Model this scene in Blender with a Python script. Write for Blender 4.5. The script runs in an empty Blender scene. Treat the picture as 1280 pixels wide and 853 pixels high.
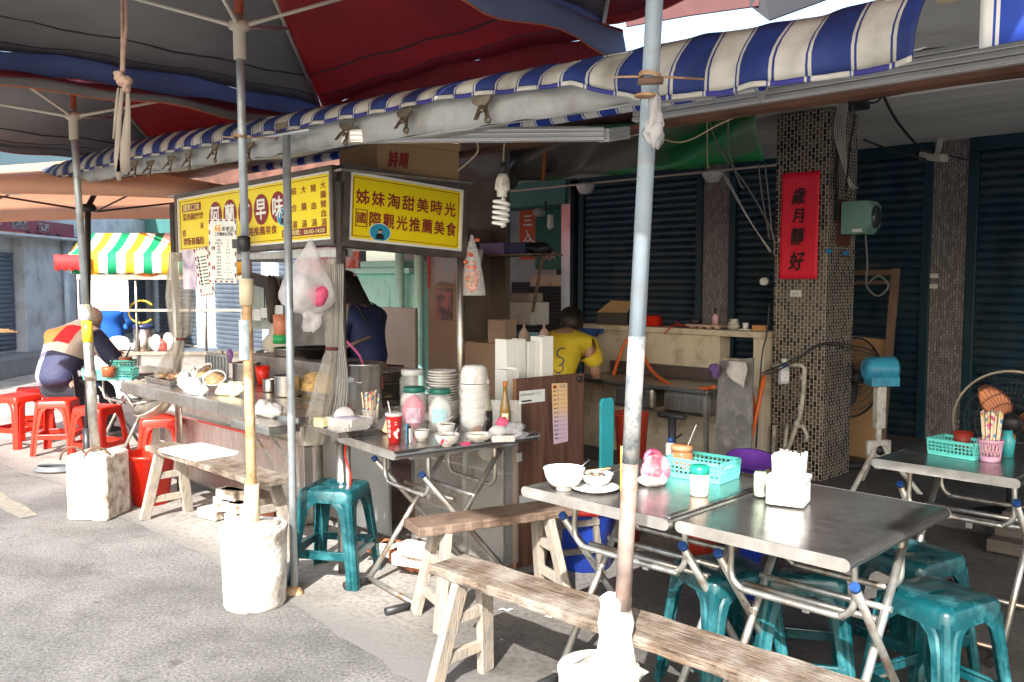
import bpy, bmesh, math, random
from mathutils import Vector, Matrix, Euler
random.seed(7)
R = math.radians
SC = bpy.context.scene
COL = SC.collection
S2 = math.sqrt(.5)
PITCH = math.atan(78/1100.)
A45 = R(-45)

def W(u, w, z=0.0):                       # street frame (u along the stall, w into the building) -> world
    return Vector(((u+w)*S2, (w-u)*S2, z))
def ray(x, y):
    a = (x-640)/1100.; v = (426.5-y)/1100.
    return Vector((a, math.cos(PITCH)+v*math.sin(PITCH), -math.sin(PITCH)+v*math.cos(PITCH)))
CAMP = Vector((0, 0, 1.5))
def G(x, y, z=0.0):                       # survey point at height z
    d = ray(x, y); return CAMP+d*((z-1.5)/d.z)
def PW(x, y, w):                          # survey point on the plane w = const
    d = ray(x, y); return CAMP+d*(w/((d.x+d.y)*S2))
def PU(x, y, u):
    d = ray(x, y); return CAMP+d*(u/((d.x-d.y)*S2))
def PY(x, y, Y):
    d = ray(x, y); return CAMP+d*(Y/d.y)
def UW(p): return ((p.x-p.y)*S2, (p.x+p.y)*S2, p.z)

# ---------------------------------------------------------------- materials
_M = {}
def mat(key, col=(.5, .5, .5), rough=.5, metal=0., var=.12, scale=5., bump=0., bscale=40., trans=0., alpha=1.,
        dirt=None, dscale=3., damt=.5, coat=0., stretch=None, transluc=0., ior=1.45, spec=.5):
    if key in _M: return _M[key]
    m = bpy.data.materials.new(key); m.use_nodes = True
    nt = m.node_tree; N = nt.nodes; L = nt.links; N.clear()
    out = N.new('ShaderNodeOutputMaterial'); b = N.new('ShaderNodeBsdfPrincipled')
    L.new(b.outputs[0], out.inputs[0])
    tc = N.new('ShaderNodeTexCoord'); src = tc.outputs['Object']
    if stretch:
        mp = N.new('ShaderNodeMapping'); mp.inputs['Scale'].default_value = stretch
        L.new(src, mp.inputs[0]); src = mp.outputs[0]
    n = N.new('ShaderNodeTexNoise'); n.inputs['Scale'].default_value = scale; n.inputs['Detail'].default_value = 6
    L.new(src, n.inputs['Vector'])
    r = N.new('ShaderNodeValToRGB')
    r.color_ramp.elements[0].position = .3; r.color_ramp.elements[1].position = .7
    c0 = [max(0, c*(1-var)) for c in col]; c1 = [min(1, c*(1+var)) for c in col]
    r.color_ramp.elements[0].color = (*c0, 1); r.color_ramp.elements[1].color = (*c1, 1)
    L.new(n.outputs['Fac'], r.inputs[0]); csock = r.outputs[0]
    if dirt:
        n2 = N.new('ShaderNodeTexNoise'); n2.inputs['Scale'].default_value = dscale; n2.inputs['Detail'].default_value = 9
        n2.inputs['Roughness'].default_value = .65
        L.new(tc.outputs['Object'], n2.inputs['Vector'])
        r2 = N.new('ShaderNodeValToRGB'); r2.color_ramp.elements[0].position = .52-.18*damt; r2.color_ramp.elements[1].position = .72-.12*damt
        L.new(n2.outputs['Fac'], r2.inputs[0])
        mx = N.new('ShaderNodeMix'); mx.data_type = 'RGBA'
        L.new(r2.outputs[0], mx.inputs[0]); L.new(csock, mx.inputs[6]); mx.inputs[7].default_value = (*dirt, 1)
        csock = mx.outputs[2]
    L.new(csock, b.inputs['Base Color'])
    b.inputs['Metallic'].default_value = metal
    mr = N.new('ShaderNodeMapRange'); L.new(n.outputs['Fac'], mr.inputs[0])
    mr.inputs[3].default_value = max(.02, rough*(.75)); mr.inputs[4].default_value = min(1, rough*1.25)
    L.new(mr.outputs[0], b.inputs['Roughness'])
    b.inputs['IOR'].default_value = ior
    b.inputs['Specular IOR Level'].default_value = spec
    b.inputs['Transmission Weight'].default_value = trans
    b.inputs['Coat Weight'].default_value = coat
    b.inputs['Alpha'].default_value = alpha
    if bump:
        n3 = N.new('ShaderNodeTexNoise'); n3.inputs['Scale'].default_value = bscale; n3.inputs['Detail'].default_value = 5
        L.new(src, n3.inputs['Vector'])
        bp = N.new('ShaderNodeBump'); bp.inputs['Strength'].default_value = bump; bp.inputs['Distance'].default_value = .01
        L.new(n3.outputs['Fac'], bp.inputs['Height']); L.new(bp.outputs[0], b.inputs['Normal'])
    if transluc:
        t = N.new('ShaderNodeBsdfTranslucent'); L.new(csock, t.inputs[0])
        ms = N.new('ShaderNodeMixShader'); ms.inputs[0].default_value = transluc
        L.new(b.outputs[0], ms.inputs[1]); L.new(t.outputs[0], ms.inputs[2]); L.new(ms.outputs[0], out.inputs[0])
    _M[key] = m; return m

def node_mat(key, fn):
    if key in _M: return _M[key]
    m = bpy.data.materials.new(key); m.use_nodes = True
    nt = m.node_tree; N = nt.nodes; N.clear()
    out = N.new('ShaderNodeOutputMaterial'); b = N.new('ShaderNodeBsdfPrincipled'); nt.links.new(b.outputs[0], out.inputs[0])
    fn(nt, N, nt.links, b, out); _M[key] = m; return m

def stripes(key, period, bands, rough=.7, axis='X', grime=.5, transluc=.0, off=0.):
    """bands: list of (start fraction, colour), constant ramp over one period"""
    def fn(nt, N, L, b, out):
        tc = N.new('ShaderNodeTexCoord'); sx = N.new('ShaderNodeSeparateXYZ'); L.new(tc.outputs['Object'], sx.inputs[0])
        mm = N.new('ShaderNodeMath'); mm.operation = 'MULTIPLY_ADD'; mm.inputs[1].default_value = 1/period; mm.inputs[2].default_value = 100+off
        L.new(sx.outputs[axis], mm.inputs[0])
        fr = N.new('ShaderNodeMath'); fr.operation = 'FRACT'; L.new(mm.outputs[0], fr.inputs[0])
        r = N.new('ShaderNodeValToRGB'); r.color_ramp.interpolation = 'CONSTANT'
        while len(r.color_ramp.elements) < len(bands): r.color_ramp.elements.new(.5)
        for e, (p, c) in zip(r.color_ramp.elements, bands): e.position = p; e.color = (*c, 1)
        L.new(fr.outputs[0], r.inputs[0])
        n = N.new('ShaderNodeTexNoise'); n.inputs['Scale'].default_value = 6; n.inputs['Detail'].default_value = 8
        L.new(tc.outputs['Object'], n.inputs['Vector'])
        r2 = N.new('ShaderNodeValToRGB'); r2.color_ramp.elements[0].position = .4; r2.color_ramp.elements[1].position = .75
        r2.color_ramp.elements[0].color = (1, 1, 1, 1); r2.color_ramp.elements[1].color = (1-grime, 1-grime, 1-grime*1.05, 1)
        L.new(n.outputs['Fac'], r2.inputs[0])
        mx = N.new('ShaderNodeMix'); mx.data_type = 'RGBA'; mx.blend_type = 'MULTIPLY'; mx.inputs[0].default_value = 1
        L.new(r.outputs[0], mx.inputs[6]); L.new(r2.outputs[0], mx.inputs[7]); L.new(mx.outputs[2], b.inputs['Base Color'])
        b.inputs['Roughness'].default_value = rough
        if transluc:
            t = N.new('ShaderNodeBsdfTranslucent'); L.new(mx.outputs[2], t.inputs[0])
            ms = N.new('ShaderNodeMixShader'); ms.inputs[0].default_value = transluc
            L.new(b.outputs[0], ms.inputs[1]); L.new(t.outputs[0], ms.inputs[2]); L.new(ms.outputs[0], out.inputs[0])
    return node_mat(key, fn)

# ---------------------------------------------------------------- mesh builder
class MB:
    def __init__(s): s.v = []; s.f = []; s.sm = []; s.mi = []; s.cur = 0
    def add(s, vs, fs, smooth=False, m=None):
        o = len(s.v); s.v += [tuple(v) for v in vs]
        for f in fs:
            s.f.append([i+o for i in f]); s.sm.append(smooth); s.mi.append(s.cur if m is None else m)
        return s
    def box(s, x0, x1, y0, y1, z0, z1, m=None, T=None):
        vs = [Vector((x, y, z)) for z in (z0, z1) for y in (y0, y1) for x in (x0, x1)]
        if T is not None: vs = [T@v for v in vs]
        return s.add(vs, [(0, 2, 3, 1), (4, 5, 7, 6), (0, 1, 5, 4), (2, 6, 7, 3), (0, 4, 6, 2), (1, 3, 7, 5)], False, m)
    def beam(s, p0, p1, w, h, up=(0, 0, 1), m=None, taper=1.):
        p0 = Vector(p0); p1 = Vector(p1); d = (p1-p0).normalized(); up = Vector(up)
        sd = d.cross(up)
        if sd.length < 1e-4: sd = d.cross(Vector((0, 1, 0)))
        sd.normalize(); u2 = sd.cross(d).normalized()
        vs = []
        for p, k in ((p0, 1), (p1, taper)):
            for a, b in ((-1, -1), (1, -1), (1, 1), (-1, 1)): vs.append(p+sd*a*w/2*k+u2*b*h/2*k)
        return s.add(vs, [(3, 2, 1, 0), (4, 5, 6, 7), (0, 1, 5, 4), (1, 2, 6, 5), (2, 3, 7, 6), (3, 0, 4, 7)], False, m)
    def tube(s, pts, r, n=10, m=None, cap=True, flat=None):
        pts = [Vector(p) for p in pts]; k = len(pts)
        rs = r if isinstance(r, (list, tuple)) else [r]*k
        t0 = (pts[1]-pts[0]).normalized(); a = Vector((0, 0, 1)) if abs(t0.z) < .9 else Vector((1, 0, 0))
        nrm = (a-t0*a.dot(t0)).normalized(); vs = []; fs = []
        for i, p in enumerate(pts):
            t = (pts[min(i+1, k-1)]-pts[max(i-1, 0)]).normalized()
            nrm = nrm-t*nrm.dot(t)
            nrm = nrm.normalized() if nrm.length > 1e-6 else t.orthogonal().normalized()
            bi = t.cross(nrm)
            for j in range(n):
                an = 2*math.pi*j/n
                vs.append(p+nrm*math.cos(an)*rs[i]*(flat or 1)+bi*math.sin(an)*rs[i])
        for i in range(k-1):
            for j in range(n):
                j2 = (j+1) % n; fs.append((i*n+j, i*n+j2, (i+1)*n+j2, (i+1)*n+j))
        s.add(vs, fs, True, m)
        if cap:
            s.add(vs[:n], [tuple(reversed(range(n)))], False, m); s.add(vs[-n:], [tuple(range(n))], False, m)
        return s
    def lathe(s, prof, c=(0, 0, 0), n=24, m=None, sx=1., sy=1., T=None, smooth=True, jig=0.):
        c = Vector(c); vs = []; fs = []
        for (r, z) in prof:
            for j in range(n):
                an = 2*math.pi*j/n; q = r*(1+jig*math.sin(an*7)*.5+jig*math.sin(an*3+1))
                p = Vector((math.cos(an)*q*sx, math.sin(an)*q*sy, z))
                vs.append((T@p if T is not None else p)+c)
        for i in range(len(prof)-1):
            for j in range(n):
                j2 = (j+1) % n; fs.append((i*n+j, i*n+j2, (i+1)*n+j2, (i+1)*n+j))
        s.add(vs, fs, smooth, m)
        if prof[0][0] > 1e-5: s.add(vs[:n], [tuple(reversed(range(n)))], False, m)
        if prof[-1][0] > 1e-5: s.add(vs[-n:], [tuple(range(n))], False, m)
        return s
    def prism(s, poly, t0, t1, f, m=None):
        """poly: 2d outline; f(a,b,t)->3d"""
        n = len(poly); vs = [f(a, b, t0) for a, b in poly]+[f(a, b, t1) for a, b in poly]
        fs = [tuple(reversed(range(n))), tuple(range(n, 2*n))]+[(i, (i+1) % n, (i+1) % n+n, i+n) for i in range(n)]
        return s.add(vs, fs, False, m)
    def grid(s, fn, nu, nv, m=None, smooth=True):
        vs = [fn(i/nu, j/nv) for j in range(nv+1) for i in range(nu+1)]
        fs = [(j*(nu+1)+i, j*(nu+1)+i+1, (j+1)*(nu+1)+i+1, (j+1)*(nu+1)+i) for j in range(nv) for i in range(nu)]
        return s.add(vs, fs, smooth, m)
    def blob(s, c, r, n=14, k=8, jig=.12, seed=0, m=None):
        rg = random.Random(seed); ph = [rg.uniform(0, 6) for _ in range(6)]
        c = Vector(c); r = Vector(r) if not isinstance(r, (int, float)) else Vector((r, r, r)); vs = []; fs = []
        for i in range(k+1):
            th = math.pi*i/k
            for j in range(n):
                an = 2*math.pi*j/n
                q = 1+jig*(math.sin(3*an+ph[0]+2*th)+math.sin(5*an+ph[1]-3*th)*.7+math.sin(4*th+ph[2])*.6)*math.sin(th)
                vs.append(c+Vector((math.sin(th)*math.cos(an)*r.x*q, math.sin(th)*math.sin(an)*r.y*q, math.cos(th)*r.z*q)))
        for i in range(k):
            for j in range(n):
                j2 = (j+1) % n; fs.append((i*n+j, (i+1)*n+j, (i+1)*n+j2, i*n+j2))
        return s.add(vs, fs, True, m)
    def mesh(s, name, mats):
        me = bpy.data.meshes.new(name); me.from_pydata(s.v, [], s.f); me.update()
        for m in (mats if isinstance(mats, (list, tuple)) else [mats]): me.materials.append(m)
        me.polygons.foreach_set('use_smooth', s.sm); me.polygons.foreach_set('material_index', s.mi)
        bm = bmesh.new(); bm.from_mesh(me); bmesh.ops.remove_doubles(bm, verts=bm.verts, dist=1e-5); bm.to_mesh(me); bm.free()
        return me
    def build(s, name, mats, parent=None, loc=None, rz=0., bevel=0., solid=0., sub=0, rot=None, split=0):
        o = bpy.data.objects.new(name, s.mesh(name, mats)); COL.objects.link(o)
        if parent: o.parent = parent
        if loc is not None: o.location = loc
        o.rotation_euler = rot if rot is not None else (0, 0, rz)
        if solid:
            md = o.modifiers.new('thick', 'SOLIDIFY'); md.thickness = abs(solid); md.offset = 0
            if len(o.data.materials) > 1 and solid < 0: md.material_offset = 1
        if sub: md = o.modifiers.new('sub', 'SUBSURF'); md.levels = sub; md.render_levels = sub
        if split: md = o.modifiers.new('split', 'EDGE_SPLIT'); md.split_angle = R(split)
        if bevel: md = o.modifiers.new('bev', 'BEVEL'); md.width = bevel; md.segments = 2; md.limit_method = 'ANGLE'; md.angle_limit = R(40)
        return o

def tag(o, label=None, cat=None, group=None, kind=None):
    if label: o['label'] = label
    if cat: o['category'] = cat
    if group: o['group'] = group
    if kind: o['kind'] = kind
    return o
def thing(name, label, cat, loc=(0, 0, 0), rz=0., group=None, rot=None):
    o = bpy.data.objects.new(name, None); COL.objects.link(o); o.empty_display_size = .05
    o.location = loc; o.rotation_euler = rot if rot is not None else (0, 0, rz)
    return tag(o, label, cat, group)
def dup(root, loc=None, rz=None, label=None, group=None, parent=None, rot=None, scale=None):
    r = root.copy(); COL.objects.link(r)
    if parent: r.parent = parent
    if loc is not None: r.location = loc
    if rz is not None: r.rotation_euler = (0, 0, rz)
    if rot is not None: r.rotation_euler = rot
    if scale is not None: r.scale = (scale,)*3 if isinstance(scale, (int, float)) else scale
    if label: r['label'] = label
    if group: r['group'] = group
    for c in list(root.children): dup(c, parent=r)
    return r

_TXT = {}
def text_mesh(body, bold=0.):
    k = (body, bold)
    if k not in _TXT:
        c = bpy.data.curves.new('t', 'FONT'); c.body = body; c.size = 1; c.align_x = 'CENTER'; c.align_y = 'CENTER'; c.offset = bold; c.resolution_u = 2
        o = bpy.data.objects.new('t', c); COL.objects.link(o); bpy.context.view_layer.update()
        me = bpy.data.meshes.new_from_object(o.evaluated_get(bpy.context.evaluated_depsgraph_get()))
        vs = [v.co.copy() for v in me.vertices]; fs = [tuple(p.vertices) for p in me.polygons]
        if vs:
            xs = [v.x for v in vs]; ys = [v.y for v in vs]; cx = (min(xs)+max(xs))/2; cy = (min(ys)+max(ys))/2
            vs = [Vector((v.x-cx, v.y-cy, 0)) for v in vs]
            dim = (max(xs)-min(xs), max(ys)-min(ys))
        else: dim = (1, 1)
        COL.objects.unlink(o); bpy.data.objects.remove(o); bpy.data.curves.remove(c); bpy.data.meshes.remove(me)
        _TXT[k] = (vs, fs, dim)
    return _TXT[k]
def put_text(mb, body, x, z, h, y=0., wd=None, m=None, bold=.015, f=None, shear=0., wob=0.):
    if bold > .012:                       # embolden by shifted copies at slightly different depths
        k = h*min(bold, .05)*.8
        for n_, (dx, dz) in enumerate(((k, 0), (-k, 0), (0, k), (0, -k))):
            g = (lambda a, b, n_=n_: f(a, b)+Vector((0, -.0002*(n_+1), 0))) if f else (lambda a, b, n_=n_: Vector((a, y-.0002*(n_+1), b)))
            put_text(mb, body, x+dx, z+dz, h, y, wd, m, 0., g, shear, wob)
    """write into mb on the local xz plane facing -y, centre (x,z), glyph height h, optional total width"""
    vs, fs, dim = text_mesh(body, 0.)
    sx = h/.92; sz = sx
    if wd: sx = wd/dim[0]
    if f is None: f = lambda a, b: Vector((a, y, b))
    rg = random.Random(hash(body) % 999 if False else len(body))
    out = []
    for v in vs:
        a = v.x*sx+shear*v.y*sz; b = v.y*sz
        if wob: a += wob*h*math.sin(b/h*5+x*40); b += wob*h*math.sin(a/h*6+z*30)
        out.append(f(x+a, z+b))
    mb.add(out, fs, False, m)

def skin(name, nodes, edges, mats, root, sub=2, parent=None, loc=None, rz=0., matfn=None):
    """nodes: {key:(pos,radius|(rx,ry))}"""
    keys = list(nodes); idx = {k: i for i, k in enumerate(keys)}
    me = bpy.data.meshes.new(name); me.from_pydata([tuple(nodes[k][0]) for k in keys], [(idx[a], idx[b]) for a, b in edges], []); me.update()
    o = bpy.data.objects.new(name, me); COL.objects.link(o)
    md = o.modifiers.new('skin', 'SKIN'); md.use_smooth_shade = True
    sv = me.skin_vertices[0].data
    for k in keys:
        r = nodes[k][1]; sv[idx[k]].radius = (r, r) if isinstance(r, (int, float)) else r
        sv[idx[k]].use_root = (k == root)
    ss = o.modifiers.new('s', 'SUBSURF'); ss.levels = sub; ss.render_levels = sub
    bpy.context.view_layer.update()
    m2 = bpy.data.meshes.new_from_object(o.evaluated_get(bpy.context.evaluated_depsgraph_get()))
    m2.name = name; COL.objects.unlink(o); bpy.data.objects.remove(o)
    o = bpy.data.objects.new(name, m2); COL.objects.link(o)
    m2.materials.clear()
    for m in (mats if isinstance(mats, (list, tuple)) else [mats]): m2.materials.append(m)
    for p in m2.polygons: p.use_smooth = True; p.material_index = matfn(p.center) if matfn else 0
    if parent: o.parent = parent
    if loc is not None: o.location = loc
    o.rotation_euler = (0, 0, rz)
    return o

def arc(c, r, a0, a1, n, ax=(1, 0, 0), ay=(0, 0, 1)):
    c = Vector(c); ax = Vector(ax); ay = Vector(ay)
    return [c+ax*r*math.cos(R(a0+(a1-a0)*i/n))+ay*r*math.sin(R(a0+(a1-a0)*i/n)) for i in range(n+1)]
def spline(pts, k=6):
    pts = [Vector(p) for p in pts]; P = [pts[0]*2-pts[1]]+pts+[pts[-1]*2-pts[-2]]; out = []
    for i in range(1, len(P)-2):
        for j in range(k):
            t = j/k; a, b, c, d = P[i-1], P[i], P[i+1], P[i+2]
            out.append(.5*((2*b)+(c-a)*t+(2*a-5*b+4*c-d)*t*t+(3*b-a-3*c+d)*t**3))
    out.append(pts[-1]); return out

def strands(m, c, r, n, z0, length, seed=1, gap=None, th=.0022, sy=1., clump=.3):
    """short tufts of hair lying on an ellipsoid scalp and falling down"""
    rg = random.Random(seed)
    for i in range(n):
        a = rg.uniform(0, 2*math.pi)
        if gap and abs((math.degrees(a)-gap[0]+180) % 360-180) < gap[1]: continue
        th0 = R(rg.uniform(2, z0)); L_ = length*rg.uniform(.6, 1.15); pts = []
        for k in range(6):
            t = th0+L_/r*k/5
            if t < R(100): pts.append(Vector(c)+Vector((math.sin(t)*math.cos(a)*r, math.sin(t)*math.sin(a)*r*sy, math.cos(t)*r*1.1))*(1.015+.01*rg.random()))
            else:
                q = pts[-1]; pts.append(q+Vector((rg.uniform(-.003, .003), rg.uniform(-.003, .003), -L_/5)))
            a += rg.uniform(-.05, .05)*clump
        m.tube(pts, [th*2.2, th*2.6, th*2.4, th*2, th*1.5, th*.5], 4, cap=False)
    return m

# shared materials
STEEL = mat('brushed_steel', (.55, .54, .52), .28, 1., var=.12, scale=4, stretch=(1, 4, 4), dirt=(.30, .27, .24), dscale=5, damt=.15)
STEELV = mat('worn_steel_panel', (.52, .50, .47), .34, 1., var=.18, scale=7, stretch=(12, 12, 1), bump=.2, bscale=30, dirt=(.33, .27, .2), dscale=3, damt=.3)
TABLETOP = mat('scratched_table_steel', (.44, .43, .42), .23, .9, var=.35, scale=7, stretch=(1, 22, 22), bump=.12, bscale=30, dirt=(.24, .23, .22), dscale=3, damt=.25)
TUBE = mat('dull_galvanised_tube', (.50, .50, .47), .38, .85, var=.2, scale=20, dirt=(.30, .17, .09), dscale=9, damt=.15)
GALV = mat('galvanised_pole', (.46, .52, .56), .42, .6, var=.12, scale=10, dirt=(.28, .27, .26), dscale=6, damt=.2)
RUST = mat('rusty_pole', (.40, .22, .11), .7, .3, var=.35, scale=18, dirt=(.55, .42, .28), dscale=9, damt=.4, bump=.3)
BLACKP = mat('black_plastic', (.02, .02, .022), .45, 0, var=.3)
WHITEP = mat('white_glazed', (.74, .74, .72), .16, 0, var=.05, dirt=(.50, .43, .34), dscale=14, damt=.12)
WHITEPL = mat('white_plastic', (.70, .70, .69), .4, 0, var=.07, dirt=(.5, .46, .4), dscale=10, damt=.15)
BLUECAP = mat('blue_cap', (.015, .06, .22), .45, var=.3, scale=60)
TEAL = mat('teal_plastic', (.0025, .05, .06), .28, 0, var=.35, scale=6, dirt=(.03, .15, .17), dscale=11, damt=.22, coat=.1, bump=.06)
REDPL = mat('red_plastic', (.62, .022, .008), .36, 0, var=.15, scale=6, transluc=.1)
WOODG = mat('weathered_wood', (.115, .080, .055), .8, 0, var=.7, scale=5, stretch=(1.2, 16, 16), bump=.9, bscale=12, dirt=(.27, .235, .195), dscale=7, damt=.55)
WOODL = mat('white_washed_wood', (.27, .24, .205), .8, 0, var=.3, scale=9, stretch=(9, 9, 1.2), bump=.5, bscale=20, dirt=(.34, .27, .2), dscale=12, damt=.3)
WOODB = mat('old_brown_wood', (.20, .10, .055), .75, 0, var=.4, scale=9, stretch=(1.2, 16, 16), bump=.5, bscale=20)
CARD = mat('cardboard', (.36, .22, .11), .85, 0, var=.08, scale=3)
CLEAR = mat('clear_plastic', (.92, .93, .93), .12, 0, var=.02, trans=.0, alpha=.25, spec=.8)
GLASS = mat('clear_glass', (.9, .95, .93), .05, 0, var=.02, alpha=.22, spec=1.)
# ---------------------------------------------------------------- world, sun, camera
SUN_EL, SUN_AZ = 37., 14.       # elevation; light travels towards +Y turned this much to the right
wd = bpy.data.worlds.new('World'); SC.world = wd; wd.use_nodes = True
nt = wd.node_tree; bg = nt.nodes['Background']; sky = nt.nodes.new('ShaderNodeTexSky')
sky.sky_type = 'NISHITA'; sky.sun_disc = False; sky.sun_elevation = R(SUN_EL); sky.sun_rotation = R(180+SUN_AZ)
sky.air_density = 1.2; sky.dust_density = 3.; sky.ozone_density = 1.
nt.links.new(sky.outputs[0], bg.inputs[0]); bg.inputs[1].default_value = .15
ld = bpy.data.lights.new('sun', 'SUN'); ld.energy = 4.1; ld.angle = R(.5); ld.color = (1, .965, .925)
lo = bpy.data.objects.new('sun', ld); COL.objects.link(lo)
dv = Vector((math.sin(R(SUN_AZ))*math.cos(R(SUN_EL)), math.cos(R(SUN_AZ))*math.cos(R(SUN_EL)), -math.sin(R(SUN_EL))))
lo.rotation_euler = dv.to_track_quat('-Z', 'Y').to_euler()
cd = bpy.data.cameras.new('camera'); cam = bpy.data.objects.new('camera', cd); COL.objects.link(cam)
cam.location = CAMP; cam.rotation_euler = (R(90)-PITCH, 0, 0); cd.sensor_width = 36; cd.lens = 36*1100/1280.; cd.clip_end = 3000; cd.clip_start = .02
SC.camera = cam
vs_ = SC.view_settings; vs_.view_transform = 'Standard'; vs_.look = 'None'; vs_.exposure = 1.7; vs_.gamma = 1; vs_.use_curve_mapping = False
SC.cycles.use_denoising = True
SC.cycles.max_bounces = 8; SC.cycles.transparent_max_bounces = 16
SC.cycles.sample_clamp_indirect = 6

# ---------------------------------------------------------------- ground
def asphalt(nt, N, L, b, out):
    tc = N.new('ShaderNodeTexCoord')
    n1 = N.new('ShaderNodeTexNoise'); n1.inputs['Scale'].default_value = 1.3; n1.inputs['Detail'].default_value = 8; n1.inputs['Roughness'].default_value = .6
    n2 = N.new('ShaderNodeTexNoise'); n2.inputs['Scale'].default_value = 70; n2.inputs['Detail'].default_value = 7; n2.inputs['Roughness'].default_value = .75
    v = N.new('ShaderNodeTexVoronoi'); v.inputs['Scale'].default_value = 260
    for q in (n1, n2, v): L.new(tc.outputs['Object'], q.inputs['Vector'])
    r1 = N.new('ShaderNodeValToRGB'); r1.color_ramp.elements[0].position = .32; r1.color_ramp.elements[1].position = .68
    r1.color_ramp.elements[0].color = (.088, .086, .083, 1); r1.color_ramp.elements[1].color = (.225, .22, .212, 1)
    r2 = N.new('ShaderNodeValToRGB'); r2.color_ramp.elements[0].position = .36; r2.color_ramp.elements[1].position = .62
    r2.color_ramp.elements[0].color = (.38, .38, .38, 1); r2.color_ramp.elements[1].color = (1.3, 1.3, 1.28, 1)
    L.new(n1.outputs['Fac'], r1.inputs[0]); L.new(n2.outputs['Fac'], r2.inputs[0])
    mx = N.new('ShaderNodeMix'); mx.data_type = 'RGBA'; mx.blend_type = 'MULTIPLY'; mx.inputs[0].default_value = 1
    L.new(r1.outputs[0], mx.inputs[6]); L.new(r2.outputs[0], mx.inputs[7])
    n5 = N.new('ShaderNodeTexNoise'); n5.inputs['Scale'].default_value = 4.5; n5.inputs['Detail'].default_value = 7
    L.new(tc.outputs['Object'], n5.inputs['Vector'])
    r5 = N.new('ShaderNodeValToRGB'); r5.color_ramp.elements[0].position = .62; r5.color_ramp.elements[1].position = .75
    r5.color_ramp.elements[1].color = (.5, .5, .5, 1); r5.color_ramp.elements[0].color = (0, 0, 0, 1)
    L.new(n5.outputs['Fac'], r5.inputs[0])
    m2 = N.new('ShaderNodeMix'); m2.data_type = 'RGBA'; L.new(r5.outputs[0], m2.inputs[0]); L.new(mx.outputs[2], m2.inputs[6]); m2.inputs[7].default_value = (.045, .043, .04, 1)
    # hairline cracks and oil drips
    nw = N.new('ShaderNodeTexNoise'); nw.inputs['Scale'].default_value = 2.5; nw.inputs['Detail'].default_value = 6; L.new(tc.outputs['Object'], nw.inputs['Vector'])
    va = N.new('ShaderNodeVectorMath'); va.operation = 'MULTIPLY_ADD'; va.inputs[1].default_value = (.7, .7, .7); L.new(nw.outputs['Color'], va.inputs[0]); L.new(tc.outputs['Object'], va.inputs[2])
    vc = N.new('ShaderNodeTexVoronoi'); vc.feature = 'DISTANCE_TO_EDGE'; vc.inputs['Scale'].default_value = .42; L.new(va.outputs[0], vc.inputs['Vector'])
    rc = N.new('ShaderNodeValToRGB'); rc.color_ramp.elements[0].position = .0; rc.color_ramp.elements[1].position = .006; rc.color_ramp.elements[0].color = (.28, .28, .28, 1); rc.color_ramp.elements[1].color = (0, 0, 0, 1)
    L.new(vc.outputs['Distance'], rc.inputs[0])
    m4 = N.new('ShaderNodeMix'); m4.data_type = 'RGBA'; L.new(rc.outputs[0], m4.inputs[0]); L.new(m2.outputs[2], m4.inputs[6]); m4.inputs[7].default_value = (.05, .048, .045, 1)
    vo = N.new('ShaderNodeTexVoronoi'); vo.inputs['Scale'].default_value = 3.2; vo.inputs['Randomness'].default_value = 1; L.new(va.outputs[0], vo.inputs['Vector'])
    ro = N.new('ShaderNodeValToRGB'); ro.color_ramp.elements[0].position = .05; ro.color_ramp.elements[1].position = .12; ro.color_ramp.elements[0].color = (.8, .8, .8, 1); ro.color_ramp.elements[1].color = (0, 0, 0, 1)
    L.new(vo.outputs['Distance'], ro.inputs[0])
    m5 = N.new('ShaderNodeMix'); m5.data_type = 'RGBA'; L.new(ro.outputs[0], m5.inputs[0]); L.new(m4.outputs[2], m5.inputs[6]); m5.inputs[7].default_value = (.06, .056, .05, 1)
    L.new(m5.outputs[2], b.inputs['Base Color']); b.inputs['Roughness'].default_value = .9
    bp = N.new('ShaderNodeBump'); bp.inputs['Strength'].default_value = .55; bp.inputs['Distance'].default_value = .003
    L.new(v.outputs['Distance'], bp.inputs['Height']); L.new(bp.outputs[0], b.inputs['Normal'])
ASPH = node_mat('worn_asphalt', asphalt)
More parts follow.
